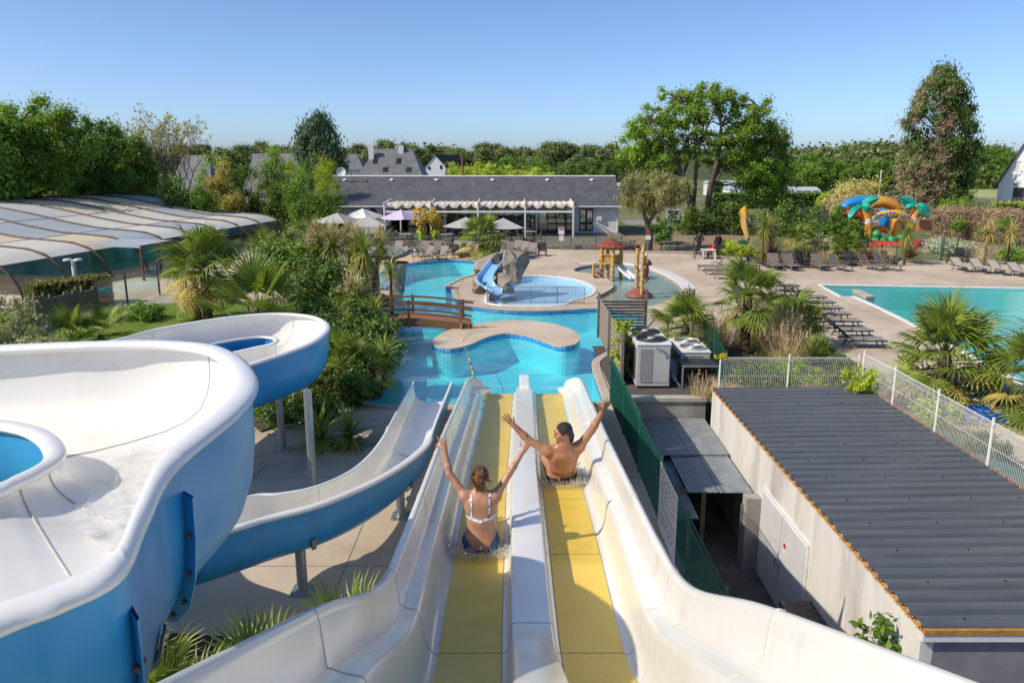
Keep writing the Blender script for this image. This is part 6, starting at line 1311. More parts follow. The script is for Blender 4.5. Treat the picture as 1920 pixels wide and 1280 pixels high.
prof = [(pz_(400), px_(1690), px_(1822)), (pz_(360), px_(1688), px_(1822)), (pz_(320), px_(1690), px_(1822)), (pz_(270), px_(1688), px_(1822)), (pz_(220), px_(1692), px_(1814)), (pz_(185), px_(1703), px_(1798)), (pz_(160), px_(1716), px_(1782)), (pz_(145), px_(1730), px_(1762)), (pz_(136), px_(1738), px_(1750))]
gr = shaped(prof, 210, rng, .45, 1.0, lambda f, z, r: r.random() < (1.0 if f > .5 else .42+(.25 if z > 12 or z < 3 else 0)))
brn = shaped(prof, 48, rng, .6, 1.2, lambda f, z, r: f < .6 and r.random() < (1 if z < 13 else .5))
mb = MB(); mb.tube([(0, 0, -.2), (0, 0, 8), (-.3, 0, 17), (-.4, 0, pz_(118))], [.75, .55, .25, .05], 8); branches(mb, (0, 0, 0), (-.3, 0, 19), brn, .22, rng, 1); branches(mb, (0, 0, 0), (-.3, 0, 19), gr, .2, rng, 3); mb.build('trunk', m_bark, cy, smooth=True, local=True)
V, F = leaves(gr, 42000, .42, rng, .3, -.1, .2, 1.2, (0, 0, -.9)); link('crown', mesh_np('crown', V, F), L_cyp, cy)
V, F = leaves(brn, 12000, .50, rng, .13, 0, .1, 1.1, (-.5, 0, -.3)); o = link('dead_crown', mesh_np('dead_crown', V, F), L_brown, cy); o['label'] = 'brown dead foliage of the cypress'
# blue-green weeping conifer on the left
B = VY(598, 340, 100); B.z = 0; rng = np.random.default_rng(12); wc = thing('weeping_conifer', 'dark blue-green conifer with drooping boughs left of the restaurant', 'tree', tuple(B))
pz_ = lambda py: VY(598, py, 100).z; px_ = lambda px: VY(px, 300, 100).x-B.x
prof = [(pz_(345), px_(548), px_(652)), (pz_(320), px_(550), px_(648)), (pz_(290), px_(556), px_(640)), (pz_(260), px_(563), px_(632)), (pz_(244), px_(574), px_(620)), (pz_(232), px_(587), px_(611)), (pz_(224), px_(600), px_(607))]
gr = shaped(prof, 150, rng, .45, 1.0); mb = MB(); mb.tube([(0, 0, -.2), (.2, 0, 6), (.4, 0, pz_(214))], [.5, .35, .05], 8); branches(mb, (0, 0, 0), (.3, 0, 12), gr, .2, rng, 2); mb.build('trunk', m_bark, wc, smooth=True, local=True)
V, F = leaves(gr, 34000, .5, rng, .28, -.1, .2, 1.3, (0, 0, -1.)); link('crown', mesh_np('crown', V, F), L_blue, wc)
# nearly bare tree on the left
B = VY(318, 352, 86); B.z = 0; rng = np.random.default_rng(13); bt = thing('sparse_tree', 'thin half-bare tree with a few pale leaves above the enclosure', 'tree', tuple(B)); mb = MB(); tips = []
def grow(p, d, L, r, lv):
    q = p+d*L; mb.tube([p, (p+q)/2+Vector((rng.normal(), rng.normal(), rng.normal()))*L*.05, q], [r, r*.85, r*.65], 5, cap=False)
    if lv == 0: tips.append(q); return
    for k in range(3 if lv > 1 else 3):
        nd_ = (d+Vector((rng.normal()*.42, rng.normal()*.42, rng.normal()*.22+.12))).normalized(); grow(q if k < 2 else p+(q-p)*.6, nd_, L*(.72+.12*rng.random()), r*.55, lv-1)
for dx in (-.35, -.1, .12, .4): grow(Vector((dx, 0, 0)), Vector((dx*.9, rng.normal()*.15, 1)).normalized(), 3.6, .16, 5)
mb.build('trunk', surf('pale_bark', (.25, .21, .16), (.16, .13, .10), .9, 6), bt, local=True)
tp = [(p.x, p.y, p.z, .28) for p in tips if rng.random() < (.75 if p.x < -1 or p.z > 10 else .3)]
V, F = leaves(tp, 5200, .2, rng, .7, .3, .1); link('crown', mesh_np('crown', V, F), leafmat('pale_young_leaf', (.11, .12, .045), (.19, .19, .075), .4), bt)
# leafy trees at the left border
def px_tree(name, label, px, base_y, Y, top_y, ells_px, ncl, r0, r1, nl, size, lm, seed, tr=.35, group=None, **kw):
    p = VY(px, base_y, Y); loc = (p.x, Y, 0); bs = Vector(loc); e = [E(a, b_, c, d, None, Y, bs) for a, b_, c, d in ells_px]; h = VY(px, top_y, Y).z
    return tree(name, label, loc, h, tr, e, ncl, r0, r1, nl, size, lm, seed, group, **kw)
gl = 'leafy trees along the left border'
px_tree('broadleaf_tree', 'bright green broadleaf tree at the far left edge', 40, 370, 72, 178, [(60,235,70,50),(20,280,70,60),(120,265,50,50),(60,320,90,40)], 170, .45, 1.1, 80000, .22, L_oak, 21, .5, gl)
px_tree('broadleaf_tree', 'dark broadleaf tree second from the left edge', 170, 370, 78, 220, [(170,270,55,45),(130,320,60,40),(205,300,48,50),(190,340,60,28)], 120, .45, 1.05, 56000, .22, L_mid, 22, .4, gl)
px_tree('broadleaf_tree', 'dark rounded tree beside the bare tree', 240, 370, 84, 240, [(238,285,38,42),(250,330,45,32)], 70, .4, .95, 32000, .22, L_mid, 23, .3, gl)
px_tree('broadleaf_tree', 'large green tree just outside the left border, its crown reaching in', -70, 370, 66, 200, [(-50,260,80,60),(-40,320,80,50)], 50, .9, 1.6, 14000, .4, L_mid, 24, .5, gl)
# shrubs between enclosure and restaurant
sh = [(290,352,60,26,78,L_mid,'low mixed green shrub under the bare tree'),(400,318,34,34,82,L_oak,'bright green bush left of the bamboo'),(425,335,30,30,80,leafmat('bamboo_leaf',(.12,.125,.04),(.20,.19,.07),.4),'straw-coloured bamboo clump behind the enclosure'),
      (470,350,48,40,82,L_dark,'dark shrub mass behind the enclosure'),(515,305,26,22,88,L_oak,'round green bush before the pale slate roofs'),(530,350,40,36,80,L_dark,'dark green shrub left of the glossy bush'),(545,325,36,26,84,L_yel,'yellow-green bamboo tuft below the conifer'),
      (585,350,48,42,76,L_mid,'glossy green bush at the corner of the restaurant'),(610,330,22,30,80,L_yel,'light yellow-green bush touching the slate roof'),(380,365,30,22,76,L_mid,'small green bush at the enclosure end'),(330,360,30,24,76,L_mid,'low shrub behind the enclosure roof')]
for i, (px, py, rx, ry, Y, lm, lab) in enumerate(sh):
    p = VY(px, py, Y); loc = Vector((p.x, Y, 0)); k = Y/1450; rng = np.random.default_rng(100+i); t = thing('shrub', lab, 'shrub', tuple(loc), 'shrubs between the enclosure and the restaurant')
    zt = VY(px, py-ry, Y).z; e = [(0, 0, zt*.62, rx*k, rx*k*.8, zt*.40), (0, 0, zt*.3, rx*k*1.1, rx*k*.9, zt*.32)]
    cl = crown_clumps(e, 38, .5, .95, rng, .5); mb = MB(); mb.tube([(0, 0, -.1), (0, 0, zt*.6)], [.14, .04], 6); branches(mb, (0, 0, 0), (0, 0, zt*.7), cl, .1, rng, 3); mb.build('stem', m_bark, t, local=True)
    V, F = leaves(cl, 16000, .22, rng, .45 if lm is not L_yel else .2, .3, .3, 1.); link('foliage', mesh_np('foliage', V, F), lm, t)
# ---------------------------------------------------------------- hedges
def hedge(name, label, path, w, z1, lm, size, dens, seed, z0=0., core=None, rough=.06, cat='hedge', asp=.3):
    rng = np.random.default_rng(seed); t = thing(name, label, cat, tuple(Vector(path[0])))
    o0 = Vector(path[0]); V = []; mb = MB()
    for a, c in zip(path[:-1], path[1:]):
        a, c = Vector(a), Vector(c); d = c-a; L = d.length; dn = d/L; sd = Vector((-dn.y, dn.x, 0)); zt = z1
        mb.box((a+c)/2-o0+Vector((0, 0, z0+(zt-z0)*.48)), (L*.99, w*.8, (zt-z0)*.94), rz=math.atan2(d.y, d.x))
        for fac, area in (('top', L*w), ('s0', L*(zt-z0)), ('s1', L*(zt-z0)), ('e', w*(zt-z0)*2)):
            n = int(area*dens); u = rng.random(n); v = rng.random(n); jit = rng.normal(size=n)*rough
            if fac == 'top': P = np.outer(u, d)+np.outer((v-.5)*w, sd)+np.outer(zt+jit, (0, 0, 1)); N = (0, 0, 1)
            elif fac == 'e': P = np.outer((u > .5)*1., d)+np.outer((rng.random(n)-.5)*w, sd)+np.outer(z0+v*(zt-z0), (0, 0, 1)); N = (dn.x, dn.y, 0)
            else:
                sg_ = 1 if fac == 's0' else -1; P = np.outer(u, d)+np.outer(sg_*(w/2+jit), sd)+np.outer(z0+v*(zt-z0), (0, 0, 1)); N = (sd.x*sg_, sd.y*sg_, 0)
            P = P+np.array(a-o0); nr = np.array(N)*.6+unit(n, rng)*.8; nr /= np.linalg.norm(nr, axis=1, keepdims=True); tt = np.cross(nr, unit(n, rng)); tt /= np.linalg.norm(tt, axis=1, keepdims=True)+1e-9; bb = np.cross(nr, tt); s_ = size*(.6+.8*rng.random(n))[:, None]
            V.append(np.stack([P-tt*s_*.5, P+bb*s_*asp, P+tt*s_*.5, P-bb*s_*asp], 1).reshape(-1, 3))
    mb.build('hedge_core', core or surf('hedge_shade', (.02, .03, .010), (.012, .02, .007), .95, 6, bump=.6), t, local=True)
    V = np.concatenate(V); link('foliage', mesh_np('foliage', V, np.arange(len(V)).reshape(-1, 4)), lm, t); return t
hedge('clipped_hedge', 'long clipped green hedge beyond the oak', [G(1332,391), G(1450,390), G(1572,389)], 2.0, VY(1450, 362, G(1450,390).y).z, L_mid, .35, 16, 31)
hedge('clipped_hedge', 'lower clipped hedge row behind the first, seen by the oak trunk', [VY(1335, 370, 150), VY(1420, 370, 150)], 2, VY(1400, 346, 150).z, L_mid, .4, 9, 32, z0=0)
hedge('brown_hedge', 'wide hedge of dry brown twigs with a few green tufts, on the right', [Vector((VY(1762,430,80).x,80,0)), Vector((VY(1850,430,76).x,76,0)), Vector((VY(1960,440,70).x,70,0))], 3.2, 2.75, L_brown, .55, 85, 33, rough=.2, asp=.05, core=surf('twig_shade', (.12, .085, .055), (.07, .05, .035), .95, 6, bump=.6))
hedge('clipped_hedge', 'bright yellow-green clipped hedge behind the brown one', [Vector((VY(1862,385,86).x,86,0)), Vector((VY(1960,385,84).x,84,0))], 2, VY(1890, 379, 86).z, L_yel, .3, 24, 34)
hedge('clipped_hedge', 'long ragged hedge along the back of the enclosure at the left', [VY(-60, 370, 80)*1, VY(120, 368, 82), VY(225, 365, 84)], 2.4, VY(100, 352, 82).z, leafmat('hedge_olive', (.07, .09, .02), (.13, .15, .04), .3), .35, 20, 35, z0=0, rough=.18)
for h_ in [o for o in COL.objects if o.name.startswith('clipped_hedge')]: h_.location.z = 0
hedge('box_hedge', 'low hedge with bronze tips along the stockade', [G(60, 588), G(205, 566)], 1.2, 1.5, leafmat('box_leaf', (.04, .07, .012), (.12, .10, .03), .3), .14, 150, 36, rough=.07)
for i, (px, Y, z, lm) in enumerate(((1800,75.5,1.6,L_mid),(1852,73.5,1.2,L_mid),(1885,72,2.0,L_mid),(1905,71.5,.7,L_red))):
    p = VY(px, 420, Y); rng = np.random.default_rng(90+i); t = thing('shrub', ('green tuft growing out of the brown hedge, left', 'green tuft low in the middle of the brown hedge', 'large green tuft at the right of the brown hedge', 'bronze tuft at the foot of the brown hedge, right')[i], 'shrub', (p.x, Y, 0), 'tufts in the brown hedge')
    mb = MB(); mb.tube([(0, .6, 0), (0, .3, z)], [.05, .02], 5); mb.build('stem', m_bark, t, local=True); V, F = leaves([(0, 0, z, .55), (.4, .1, z-.3, .45), (-.4, .1, z-.2, .4)], 1500, .2, rng, .5); link('foliage', mesh_np('foliage', V, F), lm, t)
# ---------------------------------------------------------------- far wood
rng = np.random.default_rng(40); protos = []
def proto_tree(nm, lab, h, rx, lm, seed, kind):
    r = np.random.default_rng(seed); t = thing(nm, lab, 'tree', (0, 0, 0), 'trees of the far wood')
    if kind == 'pine': e = [(0, 0, h*.72, rx, rx, h*.22), (rx*.3, 0, h*.58, rx*.9, rx*.9, h*.16), (-rx*.2, 0, h*.85, rx*.6, rx*.6, h*.13)]
    else: e = [(0, 0, h*.6, rx, rx, h*.32), (rx*.4, 0, h*.45, rx*.8, rx*.8, h*.28), (-rx*.4, .2, h*.5, rx*.8, rx*.8, h*.3)]
    cl = crown_clumps(e, 34, h*.06, h*.12, r, .45); mb = MB(); mb.tube([(0, 0, -.5), (.2, 0, h*.5), (.1, 0, h*.85)], [h*.03, h*.022, h*.006], 6); branches(mb, (0, 0, 0), (.1, 0, h*.85), cl, h*.012, r, 3); mb.build('trunk', m_bark, t, local=True)
    V, F = leaves(cl, 9000, h*.038, r, .6, .35, .3, .75); link('crown', mesh_np('crown', V, F), lm, t); return t
for k in range(3): protos.append(('pine', proto_tree('pine_tree', 'dark pine in the wood along the horizon', 12, 2.8+.3*k, L_pine, 60+k, 'pine')))
for k in range(2): protos.append(('broad', proto_tree('broadleaf_tree', 'rounded broadleaf tree at the edge of the far wood', 10, 3.6, [L_mid, L_dark][k], 65+k, 'broad')))
protos.append(('light', proto_tree('broadleaf_tree', 'light green young tree in front of the far wood', 8, 3.2, L_yel, 68, 'broad')))
used = set()
def plant(k, x, y, s, zoff=0):
    a_ = x/y*1450+960; wh = 'left of the dark conifer' if a_ < 560 else 'above the slate roof of the restaurant' if a_ < 1150 else 'between the oak and the tall cypress' if a_ < 1710 else 'right of the tall cypress'
    o = protos[k][1] if k not in used else copy_tree(protos[k][1]); used.add(k); o.location = (x, y, zoff); o.rotation_euler.z = rng.random()*6.28; o['label'] = ('dark pine in the far wood, ', 'dark pine in the far wood, ', 'dark pine in the far wood, ', 'rounded broadleaf tree of the far wood, ', 'dark round tree of the far wood, ', 'light green young tree before the far wood, ')[k]+wh; o.scale = (s*(.9+.25*rng.random()),)*2+(s*(.92+.16*rng.random()),)
def band(px0, px1, Y0, Y1, top0, top1, n, ks):
    for i in range(n):
        px = px0+(px1-px0)*(i+rng.random())/n; Y = Y0+(Y1-Y0)*rng.random(); k = int(rng.choice(ks)); top = top0+(top1-top0)*rng.random(); p = VY(px, top, Y); h = (12, 12, 12, 10, 10, 8)[k]
        plant(k, p.x, Y, p.z/h*.98)
band(-60, 620, 190, 225, 262, 278, 34, (0, 1, 2))
band(640, 1160, 185, 220, 263, 280, 40, (0, 1, 2, 2))
band(860, 1160, 160, 175, 288, 305, 10, (3, 4))
band(1470, 1700, 170, 200, 285, 300, 16, (3, 4, 1))
band(1480, 1560, 140, 150, 268, 282, 3, (3,))
band(1810, 1960, 235, 260, 268, 285, 14, (3, 4, 3))
band(1600, 1700, 150, 165, 292, 315, 6, (3, 4))
for px, top, Y in ((880, 288, 128), (925, 305, 122), (970, 300, 125), (860, 296, 150), (1550, 352, 120), (1600, 350, 118), (1010, 312, 120), (1085, 318, 118)): p = VY(px, top, Y); plant(5, p.x, Y, p.z/8)
def wood(px0, px1, Y, base_z, top_px, n, size, lm, nm, lab, seed):
    r = np.random.default_rng(seed); xa, xb = VY(px0, 300, Y).x, VY(px1, 300, Y).x; cl = []
    for i in range(n):
        x = xa+(xb-xa)*r.random(); px = px0+(px1-px0)*(x-xa)/(xb-xa); zt = VY(px, top_px(px)+r.random()*14, Y).z; rr_ = 2.2+2.5*r.random(); cl.append((x, Y+r.random()*40, max(2, zt-rr_-r.random()**2*(zt-2)), rr_))
    V, F = leaves(cl, n*85, size, r, .7, .35, .4, .8); o = link(nm, mesh_np(nm, V, F), lm); tag(o, lab, 'wood', kind='stuff')
wood(-200, 700, 260, 0, lambda x: 272+6*math.sin(x*.02), 240, 1.5, L_pine, 'pine_wood', 'far band of dark pine wood along the left horizon', 71)
wood(600, 1250, 255, 0, lambda x: 268+6*math.sin(x*.03), 220, 1.5, L_pine, 'pine_wood', 'far band of pine wood behind the restaurant', 72)
wood(1440, 1960, 320, 0, lambda x: 258+8*math.sin(x*.013+1), 260, 1.8, leafmat('hazy_wood', (.05, .075, .03), (.09, .115, .05), .2), 'hill_wood', 'far wooded hill on the right horizon', 73)
wood(1470, 1930, 210, 0, lambda x: 300, 200, 1.3, L_dark, 'hedgerow', 'dark hedgerow below the wooded hill', 74)
hz = MB(); rows = []
for Y, z in ((300, 0), (330, 6), (380, 12), (460, 14), (600, 0)): rows.append([(x, Y+20*math.sin(x*.01), max(0, z*(.75+.25*math.sin(x*.012)))) for x in np.linspace(60, 420, 24)])
tag(hz.grid(rows).build('hill', surf('hill_green', (.06, .085, .03), (.045, .065, .022), .95, .1), smooth=True), kind='structure')
# ---------------------------------------------------------------- palms
def frond_mesh(nm, Lp, Ll, n, spread, droop, width, rng, fold=.35):
    V = []; F = []; mbp = MB(); mbp.tube([(0, 0, 0), (Lp*.5, 0, .02*Lp), (Lp, 0, 0)], [.016, .012, .009], 4)
    V += mbp.v; F += [f for f in mbp.f if len(f) == 4]
    for i in range(n):
        a = -spread+2*spread*i/(n-1); L = Ll*(.72+.28*math.cos(a*.75))*(.93+.14*rng.random()); ca, sa = math.cos(a), math.sin(a); wv = width*(.8+.3*rng.random())
        base = np.array((Lp, 0, 0)); d = np.array((ca, sa, .10)); s = np.array((-sa, ca, 0)); b0 = len(V); dr = droop*(.6+.8*rng.random())
        for q, (u, wf, dz) in enumerate(((.04, .35, 0), (.45, 1, -.02), (.75, .7, -.16*dr), (1, .06, -.5*dr))):
            c = base+d*L*u+np.array((0, 0, dz*L)); zf = fold*wv*wf
            V += [tuple(c-s*wv*wf*.5+np.array((0, 0, zf))), tuple(c), tuple(c+s*wv*wf*.5+np.array((0, 0, zf)))]
        for q in range(3):
            o = b0+q*3; F += [(o, o+1, o+4, o+3), (o+1, o+2, o+5, o+4)]
    me = mesh_np(nm, V, F); return me
rngp = np.random.default_rng(50)
FR = {}
for key, (Lp, Ll, n, spd, dr, w) in {'a': (.75, .62, 24, 2.2, .5, .05), 'b': (.7, .66, 22, 2.0, 1.0, .052), 'c': (.55, .5, 20, 2.3, .3, .045), 'big': (.9, .85, 26, 1.9, .25, .062), 'dead': (.6, .55, 18, 1.7, 1.9, .04)}.items():
    for cn, lm in (('g', L_palm), ('y', L_palmy)):
        me = frond_mesh('frond_'+key, Lp, Ll, n, spd, dr, w, rngp); me.materials.append(lm); FR[key+cn] = me
def trunk_prof(mb, h, r, lean, rng):
    P = []; Rr = []; k = max(4, int(h/.12))
    for i in range(k+1): f = i/k; P.append((lean[0]*f*f, lean[1]*f*f, h*f-.05)); Rr.append(r*(1.15-.25*f)*(1.12 if i % 2 else .92))
    mb.tube(P, Rr, 9); return Vector(P[-1])
def fan_palm(label, loc, h, r, n, sc_, seed, young='ab', el0=80, el1=-35, dead=.3, lean=(0, 0), group='fan palms', nm='fan_palm'):
    rng = np.random.default_rng(seed); t = thing(nm, label, 'palm', tuple(loc), group); mb = MB(); top = trunk_prof(mb, h, r, lean, rng); mb.build('trunk', m_ptrunk, t, local=True)
    for i in range(n):
        f = (i+.5)/n; el = el0+(el1-el0)*f+rng.normal()*7; az = i*2.39996+rng.normal()*.2; old = f > 1-dead*.75 and rng.random() < .6
        key = (young[int(rng.integers(len(young)))]+'g') if not old else ('dead' if rng.random() < .35 else young[0])+'y'
        if young == 'B': key = 'big'+('y' if old else 'g')
        o = link('frond', FR[key], None, t); o.location = (top.x, top.y, top.z-.25*r-.35*sc_*f); o.rotation_euler = (rng.normal()*.25, -R(el), az); s = sc_*(.85+.3*rng.random()); o.scale = (s, s, s)
    return t
def on(px, py, z=0): return G(px, py, z)
P = [('tall fan palm with a shaggy trunk between the enclosure and the blue slide', on(392,615), 3.0, .2, 42, 1.55, 'ab', 80, -50, .45),
 ('smaller fan palm leaning out behind the big left palm', on(372,600), 2.2, .16, 26, 1.3, 'ab', 70, -60, .6),
 ('fan palm at the end of the enclosure', VY(497,470,52)*1, 1.7, .14, 22, 1.25, 'a', 80, -30, .3),
 ('fan palm behind the wooden screen beside the heat pumps', on(1283,668), 1.35, .16, 32, 1.15, 'ab', 80, -45, .3),
 ('fan palm among the tall dry grasses right of the heat pumps', on(1395,668), 2.6, .18, 34, 1.2, 'ab', 80, -50, .4),
 ('short spiky fan palm behind the white fence', on(1532,690), .45, .15, 26, .95, 'c', 82, 5, .1),
 ('full fan palm with yellowing skirt beside the swimming pool, right', on(1762,752), 1.75, .19, 44, 1.45, 'ab', 82, -45, .4),
 ('fan palm cut by the right border', on(1925,790), 1.5, .18, 34, 1.35, 'ab', 80, -50, .4),
 ('dark bushy fan palm behind the miscanthus', on(1480,650), .9, .16, 28, 1.3, 'ab', 80, -10, .1),
 ('fan palm by the lagoon near the float line, below the cordylines', on(640,742), 1.2, .17, 30, 1.2, 'c', 80, -20, .15),
 ('small fan palm hanging over the lagoon edge', on(700,735), 1.0, .12, 24, 1.0, 'c', 70, -45, .15),
 ('small palm in front of the terrace between the grey parasols', on(903,487), 1.9, .24, 30, 1.55, 'ab', 75, -40, .35),
 ('yellow-tipped palm behind the back row of loungers', VY(1493,480,62), 1.7, .17, 24, 1.2, 'ab', 55, -35, .6),
 ('low bushy palm in the garden bed before the bouncy castle', VY(1583,488,61), .95, .22, 34, 1.25, 'ab', 70, -25, .5)]
for i, (lab, loc, h, r, n, s_, yk, e0, e1, dd) in enumerate(P):
    loc = Vector(loc); loc.z = 0; fan_palm(lab, loc, h, r, n, s_, 200+i, yk, e0, e1, dd)
# near palms with big fans
for i, (lab, px, py, z, n, s_, e0, e1) in enumerate((('big-leaved fan palm beside the lawn, left', 135, 652, 0, 9, 1.0, 75, 15), ('broad-leaved fan palm between lawn and blue slide', 190, 640, 0, 8, 1.0, 70, 10), ('large-fanned palm right behind the blue slide rim', 490, 655, 0, 14, 1.6, 80, 5))):
    loc = G(px, py); fan_palm(lab, loc, .35 if i < 2 else 1.6, .12, n, s_, 240+i, 'B', e0, e1, .05)
for i, (lab, x, y, n, s_, h) in enumerate((('fan palm growing up beside the near wall of the racer slide', -3.3, 9.0, 11, .9, .35), ('second fan palm pressed against the racer slide, nearest the camera', -4.2, 8.2, 12, .9, .35), ('palm in shade right of the first, under the racer slide wall', -2.4, 9.8, 9, .9, .35), ('shaded palm with yellow old leaves under the big blue bend', -5.3, 8.9, 18, .9, .4))):
    fan_palm(lab, Vector((x, y, 0)), h, .15, n, s_, 260+i, 'B', 80, 0 if i < 3 else -30, .05 if i < 3 else .5)
# ---------------------------------------------------------------- sword-leaved plants
def blades(n, L, w, rng, el0=88, el1=-10, curl=.5, seg=4, base=(0, 0, 0), r0=.03):
    V = []; F = []
    for i in range(n):
        el = R(el0+(el1-el0)*((i+.5)/n)+rng.normal()*6); az = i*2.39996+rng.normal()*.3; Li = L*(.75+.45*rng.random()); d = np.array((math.cos(az), math.sin(az), 0)); s = np.array((-d[1], d[0], 0)); b0 = len(V); cu = curl*(.5+rng.random())
        p = np.array(base, float)+d*r0; e = el
        for q in range(seg+1):
            u = q/seg; wd = w*(1-u)**.6*(.65+.7*min(1, u*4))*.5+.001; up_ = np.array((-d[0]*math.sin(e), -d[1]*math.sin(e), math.cos(e)))
            V += [tuple(p-s*wd+up_*wd*.4), tuple(p+s*wd+up_*wd*.4)]; p = p+(d*math.cos(e)+np.array((0, 0, 1))*math.sin(e))*Li/seg; e -= cu/seg*1.6
        F += [(b0+2*q, b0+2*q+1, b0+2*q+3, b0+2*q+2) for q in range(seg)]
    return V, F
def plume(n, h, r, rng, base):
    cl = []
    for i in range(26): u = i/25; a = i*2.4; rr_ = r*(1-u)**.8*(.4+.6*rng.random()); cl.append((base[0]+rr_*math.cos(a), base[1]+rr_*math.sin(a), base[2]+h*u*(.7+.3*rng.random()), .11*h+.04))
    return leaves(cl, n, .04*h+.04, rng, .25, .1, .1, 1.)
def sword_plant(label, loc, h, heads, L, w, n, seed, lm=None, plumes=0, el1=-35, curl=.55, nm='cordyline', group='cordylines and other sword-leaved plants', cat='plant', yel=0):
    rng = np.random.default_rng(seed); t = thing(nm, label, cat, tuple(loc), group); mb = MB()
    for k in range(heads):
        a = k*2.1+seed; d = Vector((math.cos(a), math.sin(a), 0)) if heads > 1 else Vector((0, 0, 0)); hh = h*(.75+.4*rng.random()) if heads > 1 else h; top = d*(.45*h*.5)+Vector((0, 0, hh))
        if h > .3: mb.tube([(0, 0, -.05), tuple(d*.1*h+Vector((0, 0, hh*.45))), tuple(top)], [.11, .085, .065], 7)
        V, F = blades(n, L, w, rng, 88, el1, curl, 4, tuple(top)); link('leaf_rosette', mesh_np('leaf_rosette', V, F), lm or L_cord, t)
        if yel:
            V, F = blades(int(n*yel), L*.9, w, rng, -15, -80, .2, 3, (top.x, top.y, top.z-.05)); link('old_leaves', mesh_np('old_leaves', V, F), L_palmy, t)
        if k < plumes:
            V, F = plume(1700, L*.8, L*.62, rng, (top.x, top.y, top.z+.12)); link('flower_plume', mesh_np('flower_plume', V, F), L_pink, t)
    if mb.v: mb.build('trunk', m_ptrunk, t, local=True)
    return t
for i, (lab, px, by, Y, topy, heads, L, n, pl, yel) in enumerate((
  ('tall many-headed cordyline with pinkish plumes behind the big palm', 610, 600, 42, 452, 4, 1.4, 95, 4, .3),
  ('many-headed cordyline with cream plumes above the lagoon bank', 655, 600, 41, 448, 4, 1.4, 95, 4, .3),
  ('cordyline with arching leaves leaning over the waterfall', 695, 600, 40, 470, 3, 1.3, 95, 1, .3),
  ('cordyline with one large round flower head left of the bridge', 668, 640, 34, 555, 1, 1.35, 140, 1, .3),
  ('cordyline with bare leaning stem before the waterfall pillar', 735, 600, 37.5, 510, 1, .9, 60, 0, .1),
  ('cordyline with green heads in the middle of the thicket', 575, 560, 45, 462, 3, 1.35, 95, 2, .3),
  ('cordyline beside the footbridge hung with brown old leaves', 690, 660, 31, 585, 2, 1.05, 90, 0, .5),
  ('dark cordyline over the water near the lagoon corner', 722, 740, 25.5, 670, 1, .95, 90, 0, .1))):
    g = VY(px, by, Y); zt = VY(px, topy, Y).z; sword_plant(lab, Vector((g.x, Y, 0)), max(.4, zt), heads, L, .062, n, 300+i, plumes=pl, yel=yel)
for i, (lab, px, py, L, yel, lm) in enumerate((('spiky yucca with pale drooping tips beside the galvanised post', 602, 838, 1.05, .35, L_cord), ('spiky yucca with orange old leaves beside the first yucca', 655, 836, 1.1, .7, L_cord), ('bronze flax at the back of the garden bed', 1446, 492, 1.8, 0, L_red), ('bronze flax clump right of the bouncy castle', 1705, 492, 1.5, 0, L_red), ('dark bronze flax before the bushy palm', 1625, 497, 1.4, 0, L_red))):
    sword_plant(lab, G(px, py), .25, 1, L, .055 if i < 2 else .09, 90, 330+i, lm, 0, -30 if i < 2 else 15, .5, 'yucca' if i < 2 else 'flax', yel=yel)
for i, (lab, px, py, topy, L) in enumerate((('cordyline on a thin trunk behind the first loungers', 1428, 497, 425, 1.35), ('thinner cordyline beside it', 1440, 494, 432, 1.2), ('cordyline on a thin stem before the bouncy castle', 1695, 497, 440, 1.35), ('small cordyline on a curved trunk at the right', 1888, 496, 436, 1.2), ('dried cordyline beside the armchairs on the right', 1845, 497, 437, 1.1))):
    g = G(px, py); zt = VY(px, topy, g.y).z; sword_plant(lab, g, zt, 1, L, .06, 110, 350+i, leafmat('grey_sword', (.13, .14, .05), (.22, .22, .09), .3) if i > 2 else None, 1 if i in (1, 4) else 0, -55, .5, yel=.25)
# ornamental grasses
def grass_clump(label, loc, n, L, seed, lm=None, plumes=.35, nm='grass_clump', lean=.3):
    rng = np.random.default_rng(seed); t = thing(nm, label, 'grass', tuple(loc), 'ornamental grasses'); V, F = blades(n, L, .012, rng, 89, 60, lean, 4, (0, 0, 0), .25)
    V = np.array(V); V[:, :2] += np.repeat(rng.normal(size=(n, 2))*.16, 10, 0); link('blades', mesh_np('blades', V, F), lm or L_straw, t)
    V2, F2 = blades(int(n*.6), L*.6, .012, rng, 85, 35, .7, 4, (0, 0, 0), .2); link('green_blades', mesh_np('green_blades', V2, F2), L_grass, t)
    k = int(n*plumes); cl = []
    tips = V.reshape(n, 10, 3)[:k, 8]
    for p in tips: cl += [(p[0], p[1], p[2]-.03, .03), (p[0], p[1], p[2]-.12, .035), (p[0], p[1], p[2]+.05, .02)]
    if cl: V3_, F3 = leaves(cl, k*22, .05, rng, .35, .1, 0, 2.); link('seed_heads', mesh_np('seed_heads', V3_, F3), L_straw, t)
    return t
for i, (lab, px, py, n, L) in enumerate((('tall straw-coloured miscanthus between the two palms right of the heat pumps', 1345, 660, 320, 1.7), ('dense straw miscanthus in front of the dark palm', 1445, 665, 420, 2.0), ('straw miscanthus at the far end of the border', 1410, 640, 260, 1.9), ('miscanthus right of the first clump', 1320, 665, 220, 1.4), ('straw grass close behind the white fence', 1470, 690, 240, 1.5),
   ('thin dry grass tuft before the bouncy castle', 1655, 497, 160, 1.6), ('dry grass tuft among the armchairs on the right', 1835, 497, 140, 1.6), ('dry arching grass behind the white fence on the right', 1815, 850, 200, .9), ('small grass tuft in front of the dark frame box', 1323, 747, 150, .75), ('feather grass behind the third lounger', 1545, 490, 160, .9))):
    grass_clump(lab, G(px, py), n, L, 400+i, plumes=.35 if i < 7 else .1)
